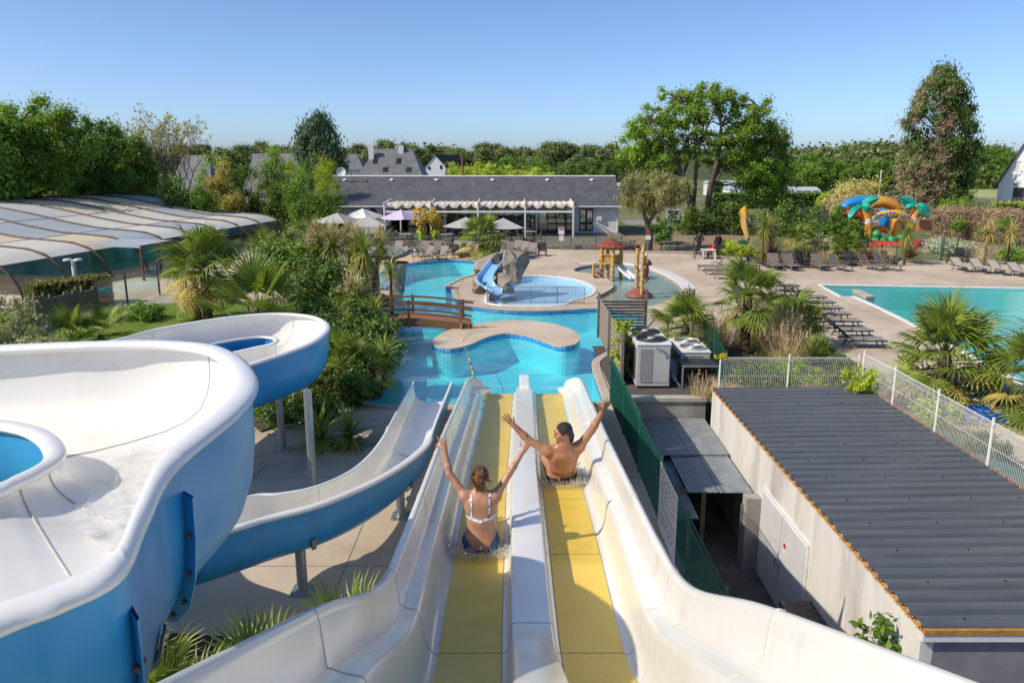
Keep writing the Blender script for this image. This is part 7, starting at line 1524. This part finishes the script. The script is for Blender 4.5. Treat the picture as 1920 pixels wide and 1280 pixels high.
# mixed leafy shrubs near
def bush(label, loc, rx, rz, lm, n, size, seed, group, asp=.5, cat='shrub', z0=0.):
    rng = np.random.default_rng(seed); t = thing('shrub', label, cat, tuple(loc), group); e = [(0, 0, z0+rz*.55, rx, rx*.9, rz*.45), (rx*.3, 0, z0+rz*.35, rx*.8, rx*.7, rz*.35)]
    cl = crown_clumps(e, 40, rx*.16, rx*.32, rng, .45); mb = MB(); mb.tube([(0, 0, -.05), (0, 0, z0+rz*.6)], [.05, .02], 6); branches(mb, (0, 0, 0), (0, 0, z0+rz*.7), cl, .05, rng, 2); mb.build('stem', m_bark, t, local=True)
    V, F = leaves(cl, n, size, rng, asp, .3, .25, 1.); link('foliage', mesh_np('foliage', V, F), lm, t); return t
gb_ = 'shrubs of the planting beds'
def VB(px, py, Y): p = VY(px, py, Y); return Vector((p.x, Y, 0))
for i, (lab, loc, rx, rz, lm, n, size) in enumerate((
  ('large glossy green shrub in the middle of the thicket', VB(560,560,40), 2.3, 3.9, L_mid, 12000, .2), ('dark leafy shrub left of the bridge', VB(615,600,36), 2.0, 3.0, L_dark, 10000, .18), ('bright green shrub behind the large-fanned palm', VB(540,540,44), 1.8, 3.6, L_oak, 8000, .2),
  ('dark green shrub below the cordylines', VB(640,640,31), 1.7, 2.4, L_dark, 9000, .16), ('dark shrub in the shade behind the blue slide', VB(590,700,28), 1.6, 1.9, L_dark, 8000, .15), ('deep green shrub beside the galvanised posts', VB(500,760,24), 1.4, 1.3, L_dark, 7000, .13), ('ground-hugging shrub under the second blue bend', VB(560,800,22), 1.2, .8, L_dark, 5000, .12), ('dark shrub at the lagoon bank corner', VB(690,690,28), 1.3, 2.0, L_dark, 6000, .15), ('low green shrub at the near end of the thicket', VB(620,770,23.5), 1.2, 1.2, L_dark, 5000, .13),
  ('grey-leaved olive at the left edge', VB(12,640,30), 1.5, 2.5, L_olive, 8000, .12), ('young olive bush beside the big-leaved palm', VB(70,660,28), 1.0, 1.2, L_olive, 5000, .11), ('low green shrub along the lawn edge by the glass screen', VB(265,590,37), 1.1, .7, L_mid, 4000, .12),
  ('ivy-covered post at the lagoon side of the slat screen', Vector((4.05,26.6,0)), .42, 2.3, L_yel, 5000, .1), ('round ivy top beside the slat screen', Vector((4.0,28.2,0)), .45, 1.9, L_yel, 3000, .1),
  ('yellow-green creeper at the corner of the white fences', Vector((10.75,22.8,.25)), .6, 1.3, L_yel, 4500, .1), ('low green shrub inside the right white fence', Vector((11.9,20.6,.2)), .7, .9, L_yel, 3500, .1), ('green weeds along the right white fence', Vector((12.0,18.6,.2)), .6, .6, L_mid, 2500, .09), ('green undergrowth behind the far white fence', Vector((8.4,24.9,0)), 1.0, .9, L_mid, 4500, .1), ('undergrowth at the foot of the miscanthus', Vector((9.6,25.6,0)), 1.1, .8, L_grass, 4500, .1), ('sprawling climber on the far white fence', Vector((10.6,24.2,0)), .5, 1.5, L_mid, 3000, .1),
  ('leafy sapling at the near corner of the plant room', Vector((6.1,11.3,-1.2)), .5, 1.6, L_mid, 500, .16),
  ('round dark bush in the garden behind the bronze flax', VB(1560,470,72), 2.6, 3.6, L_mid, 9000, .25), ('green bush left of the bouncy castle', VB(1578,470,70), 1.6, 2.2, L_mid, 7000, .22), ('dark bush below the oak, left', VB(1290,430,82), 2.2, 2.6, L_dark, 6000, .26), ('dark bush below the oak, right', VB(1365,435,82), 2.8, 3.2, L_dark, 8000, .26), ('dark thicket below the ivy tree', VB(1465,445,80), 3.2, 3.2, L_dark, 9000, .26), ('glossy bush beside the stone pine trunk', VB(1238,455,72), 1.2, 2.4, L_mid, 4500, .2), ('grey-green feathery shrub in the garden bed', VB(1520,490,64), 1.7, 1.6, L_olive, 4000, .16), ('wide silvery shrub on the garden fence', VB(1775,486,64), 2.4, 1.0, leafmat('silver_leaf', (.10, .14, .11), (.20, .24, .19), .2), 7000, .16), ('green spreading plant at the right end of the fence', VB(1905,492,60), 1.6, .8, L_oak, 4000, .16), ('low green plant left of the first garden lounger', VB(1428,498,61), .7, .8, L_yel, 2000, .14),
  ('rounded euphorbia nearest the white table', VB(1357,484,63.5), .85, 1.2, L_oak, 3000, .12), ('rounded yellow euphorbia, middle of three', VB(1372,485,63), .9, 1.25, L_yel, 3000, .12), ('rounded yellow euphorbia beside the banner', VB(1393,486,62.5), .9, .95, L_yel, 3000, .12), ('bare twiggy shrub in front of the hedge', VB(1575,410,95), 3.0, 3.6, L_straw, 3500, .2), ('pale flowering shrub beyond the hedge end', VB(1605,385,105), 4.2, 5.2, leafmat('pale_blossom', (.17, .18, .07), (.26, .26, .11), .3), 7000, .3), ('loose brown-green bush left of the cypress foot', VB(1690,400,88), 3.0, 3.4, L_brown, 5000, .26), ('green skirt bush at the cypress foot', VB(1800,405,84), 3.2, 3.4, L_oak, 6000, .28))):
    bush(lab, loc, rx, rz, lm, n, size, 500+i, gb_)
# lime shrubs in green pots on the terrace
m_pot = surf('lime_green_pot', (.33, .50, .04), (.28, .43, .03), .5, 4)
for i, (px, lab) in enumerate(((790, 'leafy shrub in a lime green pot on the terrace, left of two'), (815, 'leafy shrub in a lime green pot on the terrace, right of two'))):
    Y = 71.5-.0*i; p = VY(px, 440, Y); t = bush(lab, Vector((p.x, Y, .33)), .8, 2.6, leafmat('gold_leaf', (.16, .15, .03), (.28, .24, .06), .35), 2600, .16, 560+i, 'potted shrubs on the terrace', z0=.5)
    MB().lathe((0, 0, 0), [(0, .0), (.3, .0), (.48, 1.0), (.44, 1.0), (.4, .9)], 4).build('pot', m_pot, t, local=True)
# lawn blades, weeds
def scatter_grass(nm, lab, poly, n, L, w, lm, seed, z=0.):
    r = np.random.default_rng(seed); xs = [p[0] for p in poly]; ys = [p[1] for p in poly]; P = []
    def inside(x, y):
        c = False; j = len(poly)-1
        for i in range(len(poly)):
            if (poly[i][1] > y) != (poly[j][1] > y) and x < (poly[j][0]-poly[i][0])*(y-poly[i][1])/(poly[j][1]-poly[i][1])+poly[i][0]: c = not c
            j = i
        return c
    while len(P) < n:
        x = min(xs)+(max(xs)-min(xs))*r.random(); y = min(ys)+(max(ys)-min(ys))*r.random()
        if inside(x, y): P.append((x, y))
    P = np.array(P); a = r.random(n)*6.283; Lr = L*(.5+r.random(n)); t = np.stack([np.cos(a)*w, np.sin(a)*w, np.zeros(n)], 1); tip = np.stack([r.normal(size=n)*L*.35, r.normal(size=n)*L*.35, Lr], 1); base = np.stack([P[:, 0], P[:, 1], np.full(n, z)], 1)
    V = np.stack([base-t, base+t, base+tip], 1).reshape(-1, 3); o = link(nm, mesh_np(nm, V, np.arange(n*3).reshape(n, 3)), lm); tag(o, lab, 'grass', kind='stuff')
scatter_grass('lawn_grass', 'short mown grass of the lawn on the left', [(-27,28),(-13.2,28),(-12.9,36),(-14.8,41.8),(-18,41.2),(-22,39.4),(-27,38)], 45000, .05, .012, L_grass, 81, .01)
scatter_grass('bed_weeds', 'weeds and leaf litter in the planting beds', [(-10,28),(-9,24),(-7.2,21.5),(-4.9,24),(-5.4,30),(-7,36)], 9000, .16, .03, L_mid, 82, .06)
scatter_grass('bed_weeds', 'weeds and dry grass in the shaded bed by the slide', [(-9,5),(-4.8,5.5),(-4.8,9),(-6.6,10.3),(-7.6,16),(-12,20),(-12,5)], 12000, .18, .025, L_mid, 83, .04)
scatter_grass('fence_weeds', 'red and brown creeping weeds along the ribbed roof edge', [(10.7,14),(11.25,14),(11.25,23.3),(10.8,23.3)], 5000, .1, .02, leafmat('red_weed', (.16, .05, .03), (.24, .11, .05), .3), 84, .55)
scatter_grass('fence_weeds', 'dry weeds behind the far white fence', [(6.6,23.7),(11,23.7),(11.2,25.5),(7,26)], 5000, .22, .012, L_straw, 85, .08)
scatter_grass('yard_weeds', 'dead leaves on the corrugated lean-to', [(3.4,21),(4.3,21),(4.2,23.9),(3.4,23.9)], 1800, .04, .03, L_brown, 86, -.7)
# ============================================================ PEOPLE
def skinmat(name, c1, c2):
    m, nt, out = newmat(name); p = nd(nt, 'ShaderNodeBsdfPrincipled', Roughness=.36); p.inputs['Subsurface Weight'].default_value = .12; p.inputs['Subsurface Radius'].default_value = (.02, .008, .004); p.inputs['Specular IOR Level'].default_value = .45
    nt.links.new(ramp(nt, noise(nt, 9, 6, .7, 'Object'), [(.3, c2), (.7, c1)]), p.inputs['Base Color']); b = nd(nt, 'ShaderNodeBump', Strength=.15, Distance=.004); nt.links.new(noise(nt, 90, 3, .6, 'Object'), b.inputs['Height']); nt.links.new(b.outputs[0], p.inputs['Normal']); nt.links.new(p.outputs[0], out.inputs[0]); return m
m_skA = skinmat('fair_tanned_skin', (.50, .27, .175), (.35, .165, .10)); m_skB = skinmat('tanned_skin', (.45, .225, .125), (.29, .13, .072))
def vv(*a): return np.array(a, float)
def nrm(v): return v/np.linalg.norm(v)
def hand(s, w, u, side, curl=.15, spread=.22, fold=(), sc=1.0):
    """wrist w, forearm direction u, side = direction of the little finger; five separate fingers"""
    u = nrm(u); sd = nrm(side-u*(side@u)); n = np.cross(u, sd); S = .98*sc
    for o, r in ((-.026, .017), (-.009, .019), (.009, .019), (.025, .016)): s.cap(w+u*.012*S+sd*o*.6*S, w+u*.085*S+sd*o*S, .018*S, r*.82*S, .012)
    for i, (o, L) in enumerate(((-.030, .072), (-.010, .082), (.011, .076), (.030, .060))):
        d = nrm(u+sd*spread*(i-1.5)); b = w+u*.085*S+sd*o*S; cu = curl if i not in fold else 1.5
        m = b+nrm(d+n*cu*.5)*L*.5*S; e = m+nrm(d*(1 if i not in fold else -.6)+n*cu)*L*.5*S; s.cap(b, m, .0095*S, .0088*S, .006); s.cap(m, e, .0088*S, .007*S, .004)
    b = w+u*.025*S-sd*.028*S; m = b+nrm(u*.55-sd*.85+n*.2)*.042*S; e = m+nrm(u*.85-sd*.5+n*.1)*.034*S; s.cap(w+u*.02*S-sd*.012*S, b, .017*S, .014*S, .01); s.cap(b, m, .0125*S, .0105*S, .006); s.cap(m, e, .0105*S, .008*S, .004)
def rider(spec):
    s = SDF((-.72, -.28, -.02), (.72, 1.02, 1.34), .0072); f = spec['fem']; sh = .150 if f else .185; k = .05
    # trunk
    s.ell((0, .02, .11), (.175 if f else .165, .13, .115), k).ell((-.075, -.035, .085), (.095, .10, .09), k).ell((.075, -.035, .085), (.095, .10, .09), k)
    s.cap((0, -.01, .16), (0, -.02, .30), .115 if f else .13, .105 if f else .135, .06); s.cap((-.05, -.01, .16), (-.045, -.02, .30), .10, .085 if f else .105, .05); s.cap((.05, -.01, .16), (.045, -.02, .30), .10, .085 if f else .105, .05)
    s.ell((0, -.01, .42), (.148 if f else .185, .105 if f else .12, .15), .06); s.ell((0, -.015, .52), (.14 if f else .18, .09 if f else .105, .09), .05)
    for q in (-1, 1): s.ell((q*.075, -.075 if f else -.085, .47), (.065, .032, .10), .03)       # shoulder blades
    s.cap((0, -.005, .55), (0, .015, .66), .058 if f else .068, .050 if f else .062, .05)
    for q in (-1, 1): s.cap((q*.03, -.005, .63), (q*sh*.95, 0, .575), .036 if f else .05, .036 if f else .05, .05)      # trapezius
    # arms
    for q, key in ((-1, 'L'), (1, 'R')):
        S_ = vv(q*sh*1.02, .0, .575); e = S_+vv(*spec[key][0]); w = e+vv(*spec[key][1]); a1, a2, a3, a4 = (.047, .036, .036, .025) if f else (.060, .046, .047, .031)
        s.ell(S_+nrm(e-S_)*.02, (a1*1.12,)*3, .04); s.cap(S_-vv(q*.05, 0, .10), S_, .05, .05, .05); s.cap(S_, e, a1, a2, .03); m = e+(w-e)*.28; s.cap(e, m, a2*.98, a3*1.02, .02); s.cap(m, w, a3, a4, .02)
        hand(s, w, w-e, vv(*spec[key][2]), spec[key][3], spec[key][4], spec[key][5], 1.0 if f else 1.1)
    # legs along the lane, knees a little bent
    for q in (-1, 1):
        hp, kn, an = vv(q*.085, .05, .10), vv(q*(.09 if f else .12), .45, .155 if f else .20), vv(q*.085, .85, .07); s.cap(hp, kn, .088 if f else .092, .058 if f else .062, .05); s.cap(kn, (kn+an)/2+vv(0, 0, -.01), .056, .055, .03); s.cap((kn+an)/2+vv(0, 0, -.01), an, .053, .036, .03); s.cap(an, an+vv(0, .06, .0), .038, .036, .02); s.cap(an+vv(0, .06, -.01), an+vv(q*.02, .10, .15), .036, .028, .02)
        for j in range(5): s.cap(an+vv(q*.02+(j-2)*.017, .10, .13), an+vv(q*.02+(j-2)*.019, .11, .175-.006*abs(j-1)), .0115, .0095, .006)
    # head: hd = facing direction
    hc = vv(*spec['head']); fd = nrm(vv(*spec['face'])); rt = nrm(np.cross(fd, vv(*spec.get('up', (0, 0, 1))))); up = np.cross(rt, fd); Mx = Matrix((tuple(rt), tuple(fd), tuple(up))).transposed()
    def H(x, y, z): return hc+rt*x+fd*y+up*z
    s.ell(H(0, -.012, .03), (.074, .094, .088), .03, Mx); s.ell(H(0, .03, -.035), (.058, .066, .078), .03, Mx); s.cap(H(0, .05, -.085), H(0, .065, -.085), .030, .026, .03); s.cap(H(-.045, .03, -.07), H(.045, .03, -.07), .022, .022, .03)
    s.cap(H(0, .088, .015), H(0, .112, -.022), .011, .015, .012); s.ell(H(-.012, .104, -.028), (.010, .010, .008), .006); s.ell(H(.012, .104, -.028), (.010, .010, .008), .006)        # nose
    s.cap(H(-.04, .082, .024), H(.04, .082, .024), .013, .013, .015)                                    # brow
    for q in (-1, 1):
        s.ell(H(q*.032, .082, .005), (.016, .012, .011), .006, Mx); s.ell(H(q*.076, -.005, -.008), (.012, .022, .033), .006, Mx); s.ell(H(q*.083, .002, -.006), (.006, .012, .018), .004, Mx, True); s.ell(H(q*.045, .062, -.025), (.026, .026, .024), .02, Mx)
    s.cap(H(-.02, .090, -.050), H(.02, .090, -.050), .009, .009, .006); s.cap(H(-.018, .087, -.072 if not f else -.062), H(.018, .087, -.072 if not f else -.062), .010, .010, .006)
    if not f: s.ell(H(0, .098, -.061), (.017, .02, .007), .004, Mx, True)
    s.cap(vv(0, .015, .66), H(0, -.03, -.04), .050 if f else .060, .052 if f else .06, .04)
    V, F = s.mesh(); return V, F, H, Mx, hc
def bend(V, ang):
    """lean the upper body back about the hips"""
    V = np.array(V, float); w = np.clip((V[:, 2]-.06)/.26, 0, 1); w = w*w*(3-2*w)*np.clip((.30-V[:, 1])/.16+np.clip((V[:, 2]-.30)/.05, 0, 1)*9, 0, 1); a = ang*w; y, z = V[:, 1], V[:, 2]-.10
    O = V.copy(); O[:, 1] = y*np.cos(a)-z*np.sin(a); O[:, 2] = .10+y*np.sin(a)+z*np.cos(a); return O
def garment(name, V, F, pred, off, mat, parent, loc_sc, lean=0.):
    C = V[F].mean(1); V = bend(V, lean) if lean else V; m = pred(C); Fs = F[m]; u, inv = np.unique(Fs, return_inverse=True); a = V[F[:, 0]]; nn = np.cross(V[F[:, 2]]-a, V[F[:, 3]]-V[F[:, 1]]); vn = np.zeros_like(V)
    for c in range(4): np.add.at(vn, F[:, c], nn)
    vn /= np.linalg.norm(vn, axis=1, keepdims=True)+1e-12; W = V[u]+vn[u]*off; o = link(name, mesh_np(name, W, inv.reshape(-1, 4)), mat, parent, smooth=True); return o
def place_rider(t, Y, sg, u, s, yaw=0, lean=0):
    z, W, cx_ = slide_at(Y); p = sec_pt(Y, sg, u, .02); t.location = p; sl = -math.atan((slide_at(Y+.4)[0]-slide_at(Y-.4)[0])/.8); t.rotation_euler = (-sl+lean, 0, yaw); t.scale = (s, s, s)
m_hairA = surf('auburn_hair', (.20, .085, .030), (.07, .028, .012), .4, 30, bump=.9, bscale=120, stretch=(1, 1, .3)); m_hairB = surf('dark_brown_hair', (.022, .014, .010), (.010, .007, .005), .35, 30, bump=.8, bscale=120, stretch=(1, 1, .3))
# ---- woman
wm_ = thing('person', 'person in a blue and white bikini sliding with both arms raised, left lane', 'person', (0, 0, 0))
spec = {'fem': True, 'L': ((-.165, .06, .225), (-.05, .08, .225), (1, .1, 0), -.1, .16, (1, 2)), 'R': ((.15, .06, .235), (.135, .08, .195), (1, -.2, -.4), .1, .3, ()), 'head': (0, .045, .765), 'face': (.05, 1, -.08)}
V, F, H, Mx, hc = rider(spec); link('body', mesh_np('body', V, F), m_skA, wm_, smooth=True)
m_bik, nt, out = newmat('bikini_print'); p = nd(nt, 'ShaderNodeBsdfPrincipled', Roughness=.7); nt.links.new(ramp(nt, noise(nt, 38, 3, .6, 'Object'), [(.42, (.06, .17, .42)), (.50, (.75, .76, .78))]), p.inputs['Base Color']); nt.links.new(p.outputs[0], out.inputs[0])
m_bik2 = surf('blue_bikini', (.02, .075, .24), (.015, .055, .18), .6, 20)
def pt(C): x, y, z = C[:, 0], C[:, 1], C[:, 2]; a = np.abs(x); arm = (a > .185); band = (np.abs(z-(.355+.28*a)) < .017) & ~arm & (a < .19) & (z < .48); strap = (np.abs(a-(.088+.02*(z-.4))) < .009) & (z > .37) & (z < .62) & (y < .05); cup = (y > .03) & (z > .36) & (z < .46) & ~arm; return band | strap | cup
garment('bikini_top', V, F, pt, .005, m_bik, wm_, None)
def pb(C): x, y, z = C[:, 0], C[:, 1], C[:, 2]; a = np.abs(x); return (y < .16) & (z < .055+1.25*np.maximum(0, a-.055)) & (z < .215) & (a < .25)
garment('bikini_bottom', V, F, pb, .005, m_bik2, wm_, None)
s = SDF((-.25, -.3, .55), (.25, .3, 1.05), .006); s.ell(H(0, -.022, .035), (.086, .102, .094), .02, Mx); s.ell(H(.0, -.095, -.01), (.062, .05, .066), .03, Mx); s.ell(H(.012, -.115, .055), (.045, .04, .04), .02, Mx); s.cap(H(-.04, -.08, -.06), H(-.02, -.085, -.115), .03, .014, .03); s.cap(H(.03, -.08, -.06), H(.01, -.085, -.12), .028, .012, .03); s.ell(H(0, .075, -.01), (.07, .055, .085), .02, Mx, True)
r = np.random.default_rng(3)
for i in range(46): a = r.random()*6.28; q = r.random(); p0 = H(.088*math.cos(a)*.9, -.03-.07*q, .035+.095*math.sin(a)*.9); d = vv(r.normal()*.012, -.02-.02*r.random(), -.02*r.random()); s.cap(p0, p0+d*1.5, .010, .006, .008)
V2, F2 = s.mesh(); link('hair', mesh_np('hair', V2, F2), m_hairA, wm_, smooth=True)
b = MB()
for i in range(60):
    a = r.random()*2*PI; p0 = Vector(H(.085*math.cos(a), -.06-.05*r.random(), .03+.09*math.sin(a))); d = Vector((r.normal()*.03, -.02-.03*r.random(), r.normal()*.03)); b.tube([p0, p0+d*.6+Vector((0, 0, .004)), p0+d+Vector((0, 0, -.012))], [.0014, .0011, .0006], 3)
for i in range(22): p0 = Vector(H(r.normal()*.03, -.085, -.10)); b.tube([p0, p0+Vector((r.normal()*.01, -.01, -.03)), p0+Vector((r.normal()*.018, -.012, -.065))], [.0018, .0013, .0007], 3)
b.build('loose_strands', m_hairA, wm_, local=True)
place_rider(wm_, 8.42, -1, .60, 1.16, .02, .05)
# ---- man
ML = .56
mn = thing('person', 'bare-chested person in black swim shorts, arms flung wide, head turned left, right lane', 'person', (0, 0, 0))
spec = {'fem': False, 'L': ((-.225, .12, .105), (-.165, .11, .175), (-.6, .2, -.6), .1, .32, ()), 'R': ((.165, .07, .20), (.125, .06, .225), (1, .2, -.3), .15, .3, ()), 'head': (.0, .075, .785), 'face': (-1, -.02, -.10), 'up': (.05, .44, .9)}
V, F, H, Mx, hc = rider(spec); link('body', mesh_np('body', bend(V, ML), F), m_skB, mn, smooth=True)
def ps(C): x, y, z = C[:, 0], C[:, 1], C[:, 2]; return (z < .125+.16*np.maximum(0, y)) & (y < .36) & (np.abs(x) < .3)
garment('swim_shorts', V, F, ps, .007, surf('black_swim_cloth', (.012, .012, .014), (.008, .008, .009), .7, 20), mn, None, ML)
s = SDF((-.3, -.3, .55), (.3, .35, 1.1), .006); s.ell(H(0, -.022, .038), (.084, .100, .092), .02, Mx); s.ell(H(0, -.075, -.03), (.062, .045, .07), .03, Mx); s.cap(H(0, -.08, -.06), H(0, -.085, -.115), .05, .03, .03); s.cap(H(-.078, .0, .03), H(-.078, .012, -.015), .014, .007, .02); s.cap(H(.078, .0, .03), H(.078, .012, -.015), .014, .007, .02); s.ell(H(0, .098, -.02), (.10, .085, .10), .02, Mx, True)
V2, F2 = s.mesh(); link('hair', mesh_np('hair', bend(V2, ML), F2), m_hairB, mn, smooth=True)
s = SDF((-.3, -.3, .5), (.3, .35, 1.1), .005); s.cap(H(-.06, .03, -.06), H(-.02, .078, -.095), .016, .014, .01); s.cap(H(.06, .03, -.06), H(.02, .078, -.095), .016, .014, .01); s.cap(H(-.02, .08, -.095), H(.02, .08, -.095), .016, .016, .01); s.cap(H(-.02, .094, -.040), H(.02, .094, -.040), .006, .006, .004)
V2, F2 = s.mesh(); link('stubble', mesh_np('stubble', bend(V2, ML), F2), surf('stubble', (.10, .05, .03), (.06, .03, .02), .6, 60), mn, smooth=True)
b = MB()
for q in (-1, 1): p0, p1 = Vector(H(q*.018, .099, .026)), Vector(H(q*.05, .088, .028)); b.bar(p0, p1, .012, .009); e0 = Vector(H(q*.032, .094, .005)); b.lathe(e0, [(0, .004), (.006, .002), (.006, -.002), (0, -.004)], 6)
b.v = [tuple(q) for q in bend(b.v, ML)]; b.build('brows_and_eyes', m_hairB, mn, local=True)
place_rider(mn, 11.55, 1, .63, 1.28, .14, .06); mn.rotation_euler[1] = -.07
# ---- splashes round both
m_spl, nt, out = newmat('splash_water'); g_ = nd(nt, 'ShaderNodeBsdfGlossy', Roughness=.12); d_ = nd(nt, 'ShaderNodeBsdfDiffuse'); d_.inputs[0].default_value = (.9, .9, .9, 1); t_ = nd(nt, 'ShaderNodeBsdfTransparent'); m1 = nt.nodes.new('ShaderNodeMixShader'); m2 = nt.nodes.new('ShaderNodeMixShader'); m1.inputs[0].default_value = .5; m2.inputs[0].default_value = .3
nt.links.new(g_.outputs[0], m1.inputs[1]); nt.links.new(d_.outputs[0], m1.inputs[2]); nt.links.new(m1.outputs[0], m2.inputs[1]); nt.links.new(t_.outputs[0], m2.inputs[2]); nt.links.new(m2.outputs[0], out.inputs[0])
for (t, sc_, lab, sd) in ((wm_, 1.16, 'spray of water round the person in the left lane', 1), (mn, 1.28, 'spray of water round the person in the right lane', 2)):
    r = np.random.default_rng(sd); n = 5200; a = r.random(n)*2*PI; back = np.sin(a) < .2; rad = .20+.15*r.random(n); base = np.stack([rad*np.cos(a)*1.05, .02+rad*np.sin(a)*.95, .012+.03*r.random(n)], 1)
    keep = np.sin(a) < .55; base, a = base[keep], a[keep]; n = len(a); L = (.015+.075*r.random(n)**2)[:, None]; d = np.stack([np.cos(a)*(.4+r.random(n)), np.sin(a)*(.4+r.random(n)), .3+1.2*r.random(n)], 1)+r.normal(size=(n, 3))*.4; d /= np.linalg.norm(d, axis=1, keepdims=True)
    sd_ = np.cross(d, unit_(n, r)); sd_ /= np.linalg.norm(sd_, axis=1, keepdims=True)+1e-9; w_ = (.0018+.003*r.random(n))[:, None]; off = d*(r.random(n)[:, None]**1.6*.085)
    V = np.stack([base+off-sd_*w_, base+off+d*L*.5+sd_*w_*.3, base+off+d*L, base+off+sd_*w_], 1).reshape(-1, 3); o = link('splash', mesh_np('splash', V, np.arange(n*4).reshape(n, 4)), m_spl); tag(o, lab, 'water', kind='stuff'); o.location = t.location; o.rotation_euler = t.rotation_euler; o.scale = (sc_,)*3
# ---- distant figures
def standing(label, px, py, h, face, top, legs, skin, akimbo=False, seat=False):
    t = thing('person', label, 'person', tuple(G(px, py))); s = SDF((-.5, -.5, -.02), (.5, .6, 1.85), .022)
    zh = .92 if not seat else .48; dz = zh-.92
    for q in (-1, 1):
        hp = (q*.09, 0, zh)
        if seat: s.cap(hp, (q*.1, .42, .50), .085, .06).cap((q*.1, .42, .50), (q*.1, .42, .08), .055, .04).cap((q*.1, .42, .05), (q*.1, .55, .04), .045, .035)
        else: s.cap(hp, (q*.10, .02, .50), .085, .06).cap((q*.10, .02, .50), (q*.11, 0, .08), .057, .042).cap((q*.11, -.02, .05), (q*.12, .16, .04), .045, .035)
        S_ = (q*.19, 0, 1.42+dz)
        if akimbo: e, w = (q*.36, -.05, 1.18+dz), (q*.2, .05, 1.0+dz)
        elif seat: e, w = (q*.25, .1, 1.15+dz), (q*.12, .38, 1.22+dz)
        else: e, w = (q*.25, -.02, 1.14+dz), (q*.25, .08, .88+dz)
        s.cap(S_, e, .058, .045).cap(e, w, .045, .034).cap(w, (w[0], w[1]+.05, w[2]-.06), .036, .03, .02)
    s.ell((0, 0, 1.0+dz), (.165, .12, .16)).ell((0, 0, 1.25+dz), (.175, .12, .24)).ell((0, 0, 1.4+dz), (.2, .11, .1)).cap((0, 0, 1.45+dz), (0, .01, 1.56+dz), .06, .055).ell((0, .015, 1.66+dz), (.078, .098, .115)).ell((0, .11, 1.65+dz), (.015, .02, .02), .02)
    V, F = s.mesh(); C = V[F].mean(1); link('body', mesh_np('body', V, F), skin, t, smooth=True)
    garment('top', V, F, lambda C: (C[:, 2] > zh-.02) & (C[:, 2] < 1.5+dz) & ((np.abs(C[:, 0]) < .24) | (C[:, 2] > 1.12+dz) | akimbo), .018, top, t, None); garment('trousers', V, F, lambda C: (C[:, 2] < zh+.06) & (C[:, 2] > .09) & (np.abs(C[:, 0]) < .23), .016, legs, t, None)
    s = SDF((-.2, -.2, 1.5+dz), (.2, .2, 1.9+dz), .02); s.ell((0, -.01, 1.69+dz), (.088, .1, .105)); s.ell((0, .12, 1.62+dz), (.09, .09, .12), .02, None, True); V, F = s.mesh(); link('hair', mesh_np('hair', V, F), m_hairB, t, smooth=True)
    t.scale = (h/1.77,)*3; t.rotation_euler.z = face; return t
m_dk = surf('dark_cloth', (.016, .018, .026), (.010, .012, .018), .85, 20); m_nv = surf('navy_cloth', (.012, .03, .035), (.01, .02, .026), .85, 20); m_rc = surf('red_cloth', (.55, .025, .02), (.42, .018, .015), .85, 20)
standing('person in dark clothes standing with hand on hip, left of the two on the earth', 1310, 474, 1.72, 2.6, m_dk, m_dk, m_skB, True); standing('person in dark top and teal trousers seen from behind, right of the two', 1345, 478, 1.8, .1, m_dk, m_nv, m_skB)
sp_ch = place(ac_, 'a', 1338, 483.5, PI/2, 'dark armchair in which the person in red sits', 1.08)
standing('person in a red shirt seated at the white table', 1337, 483.5, 1.75, PI/2, m_rc, m_dk, m_skB, False, True)
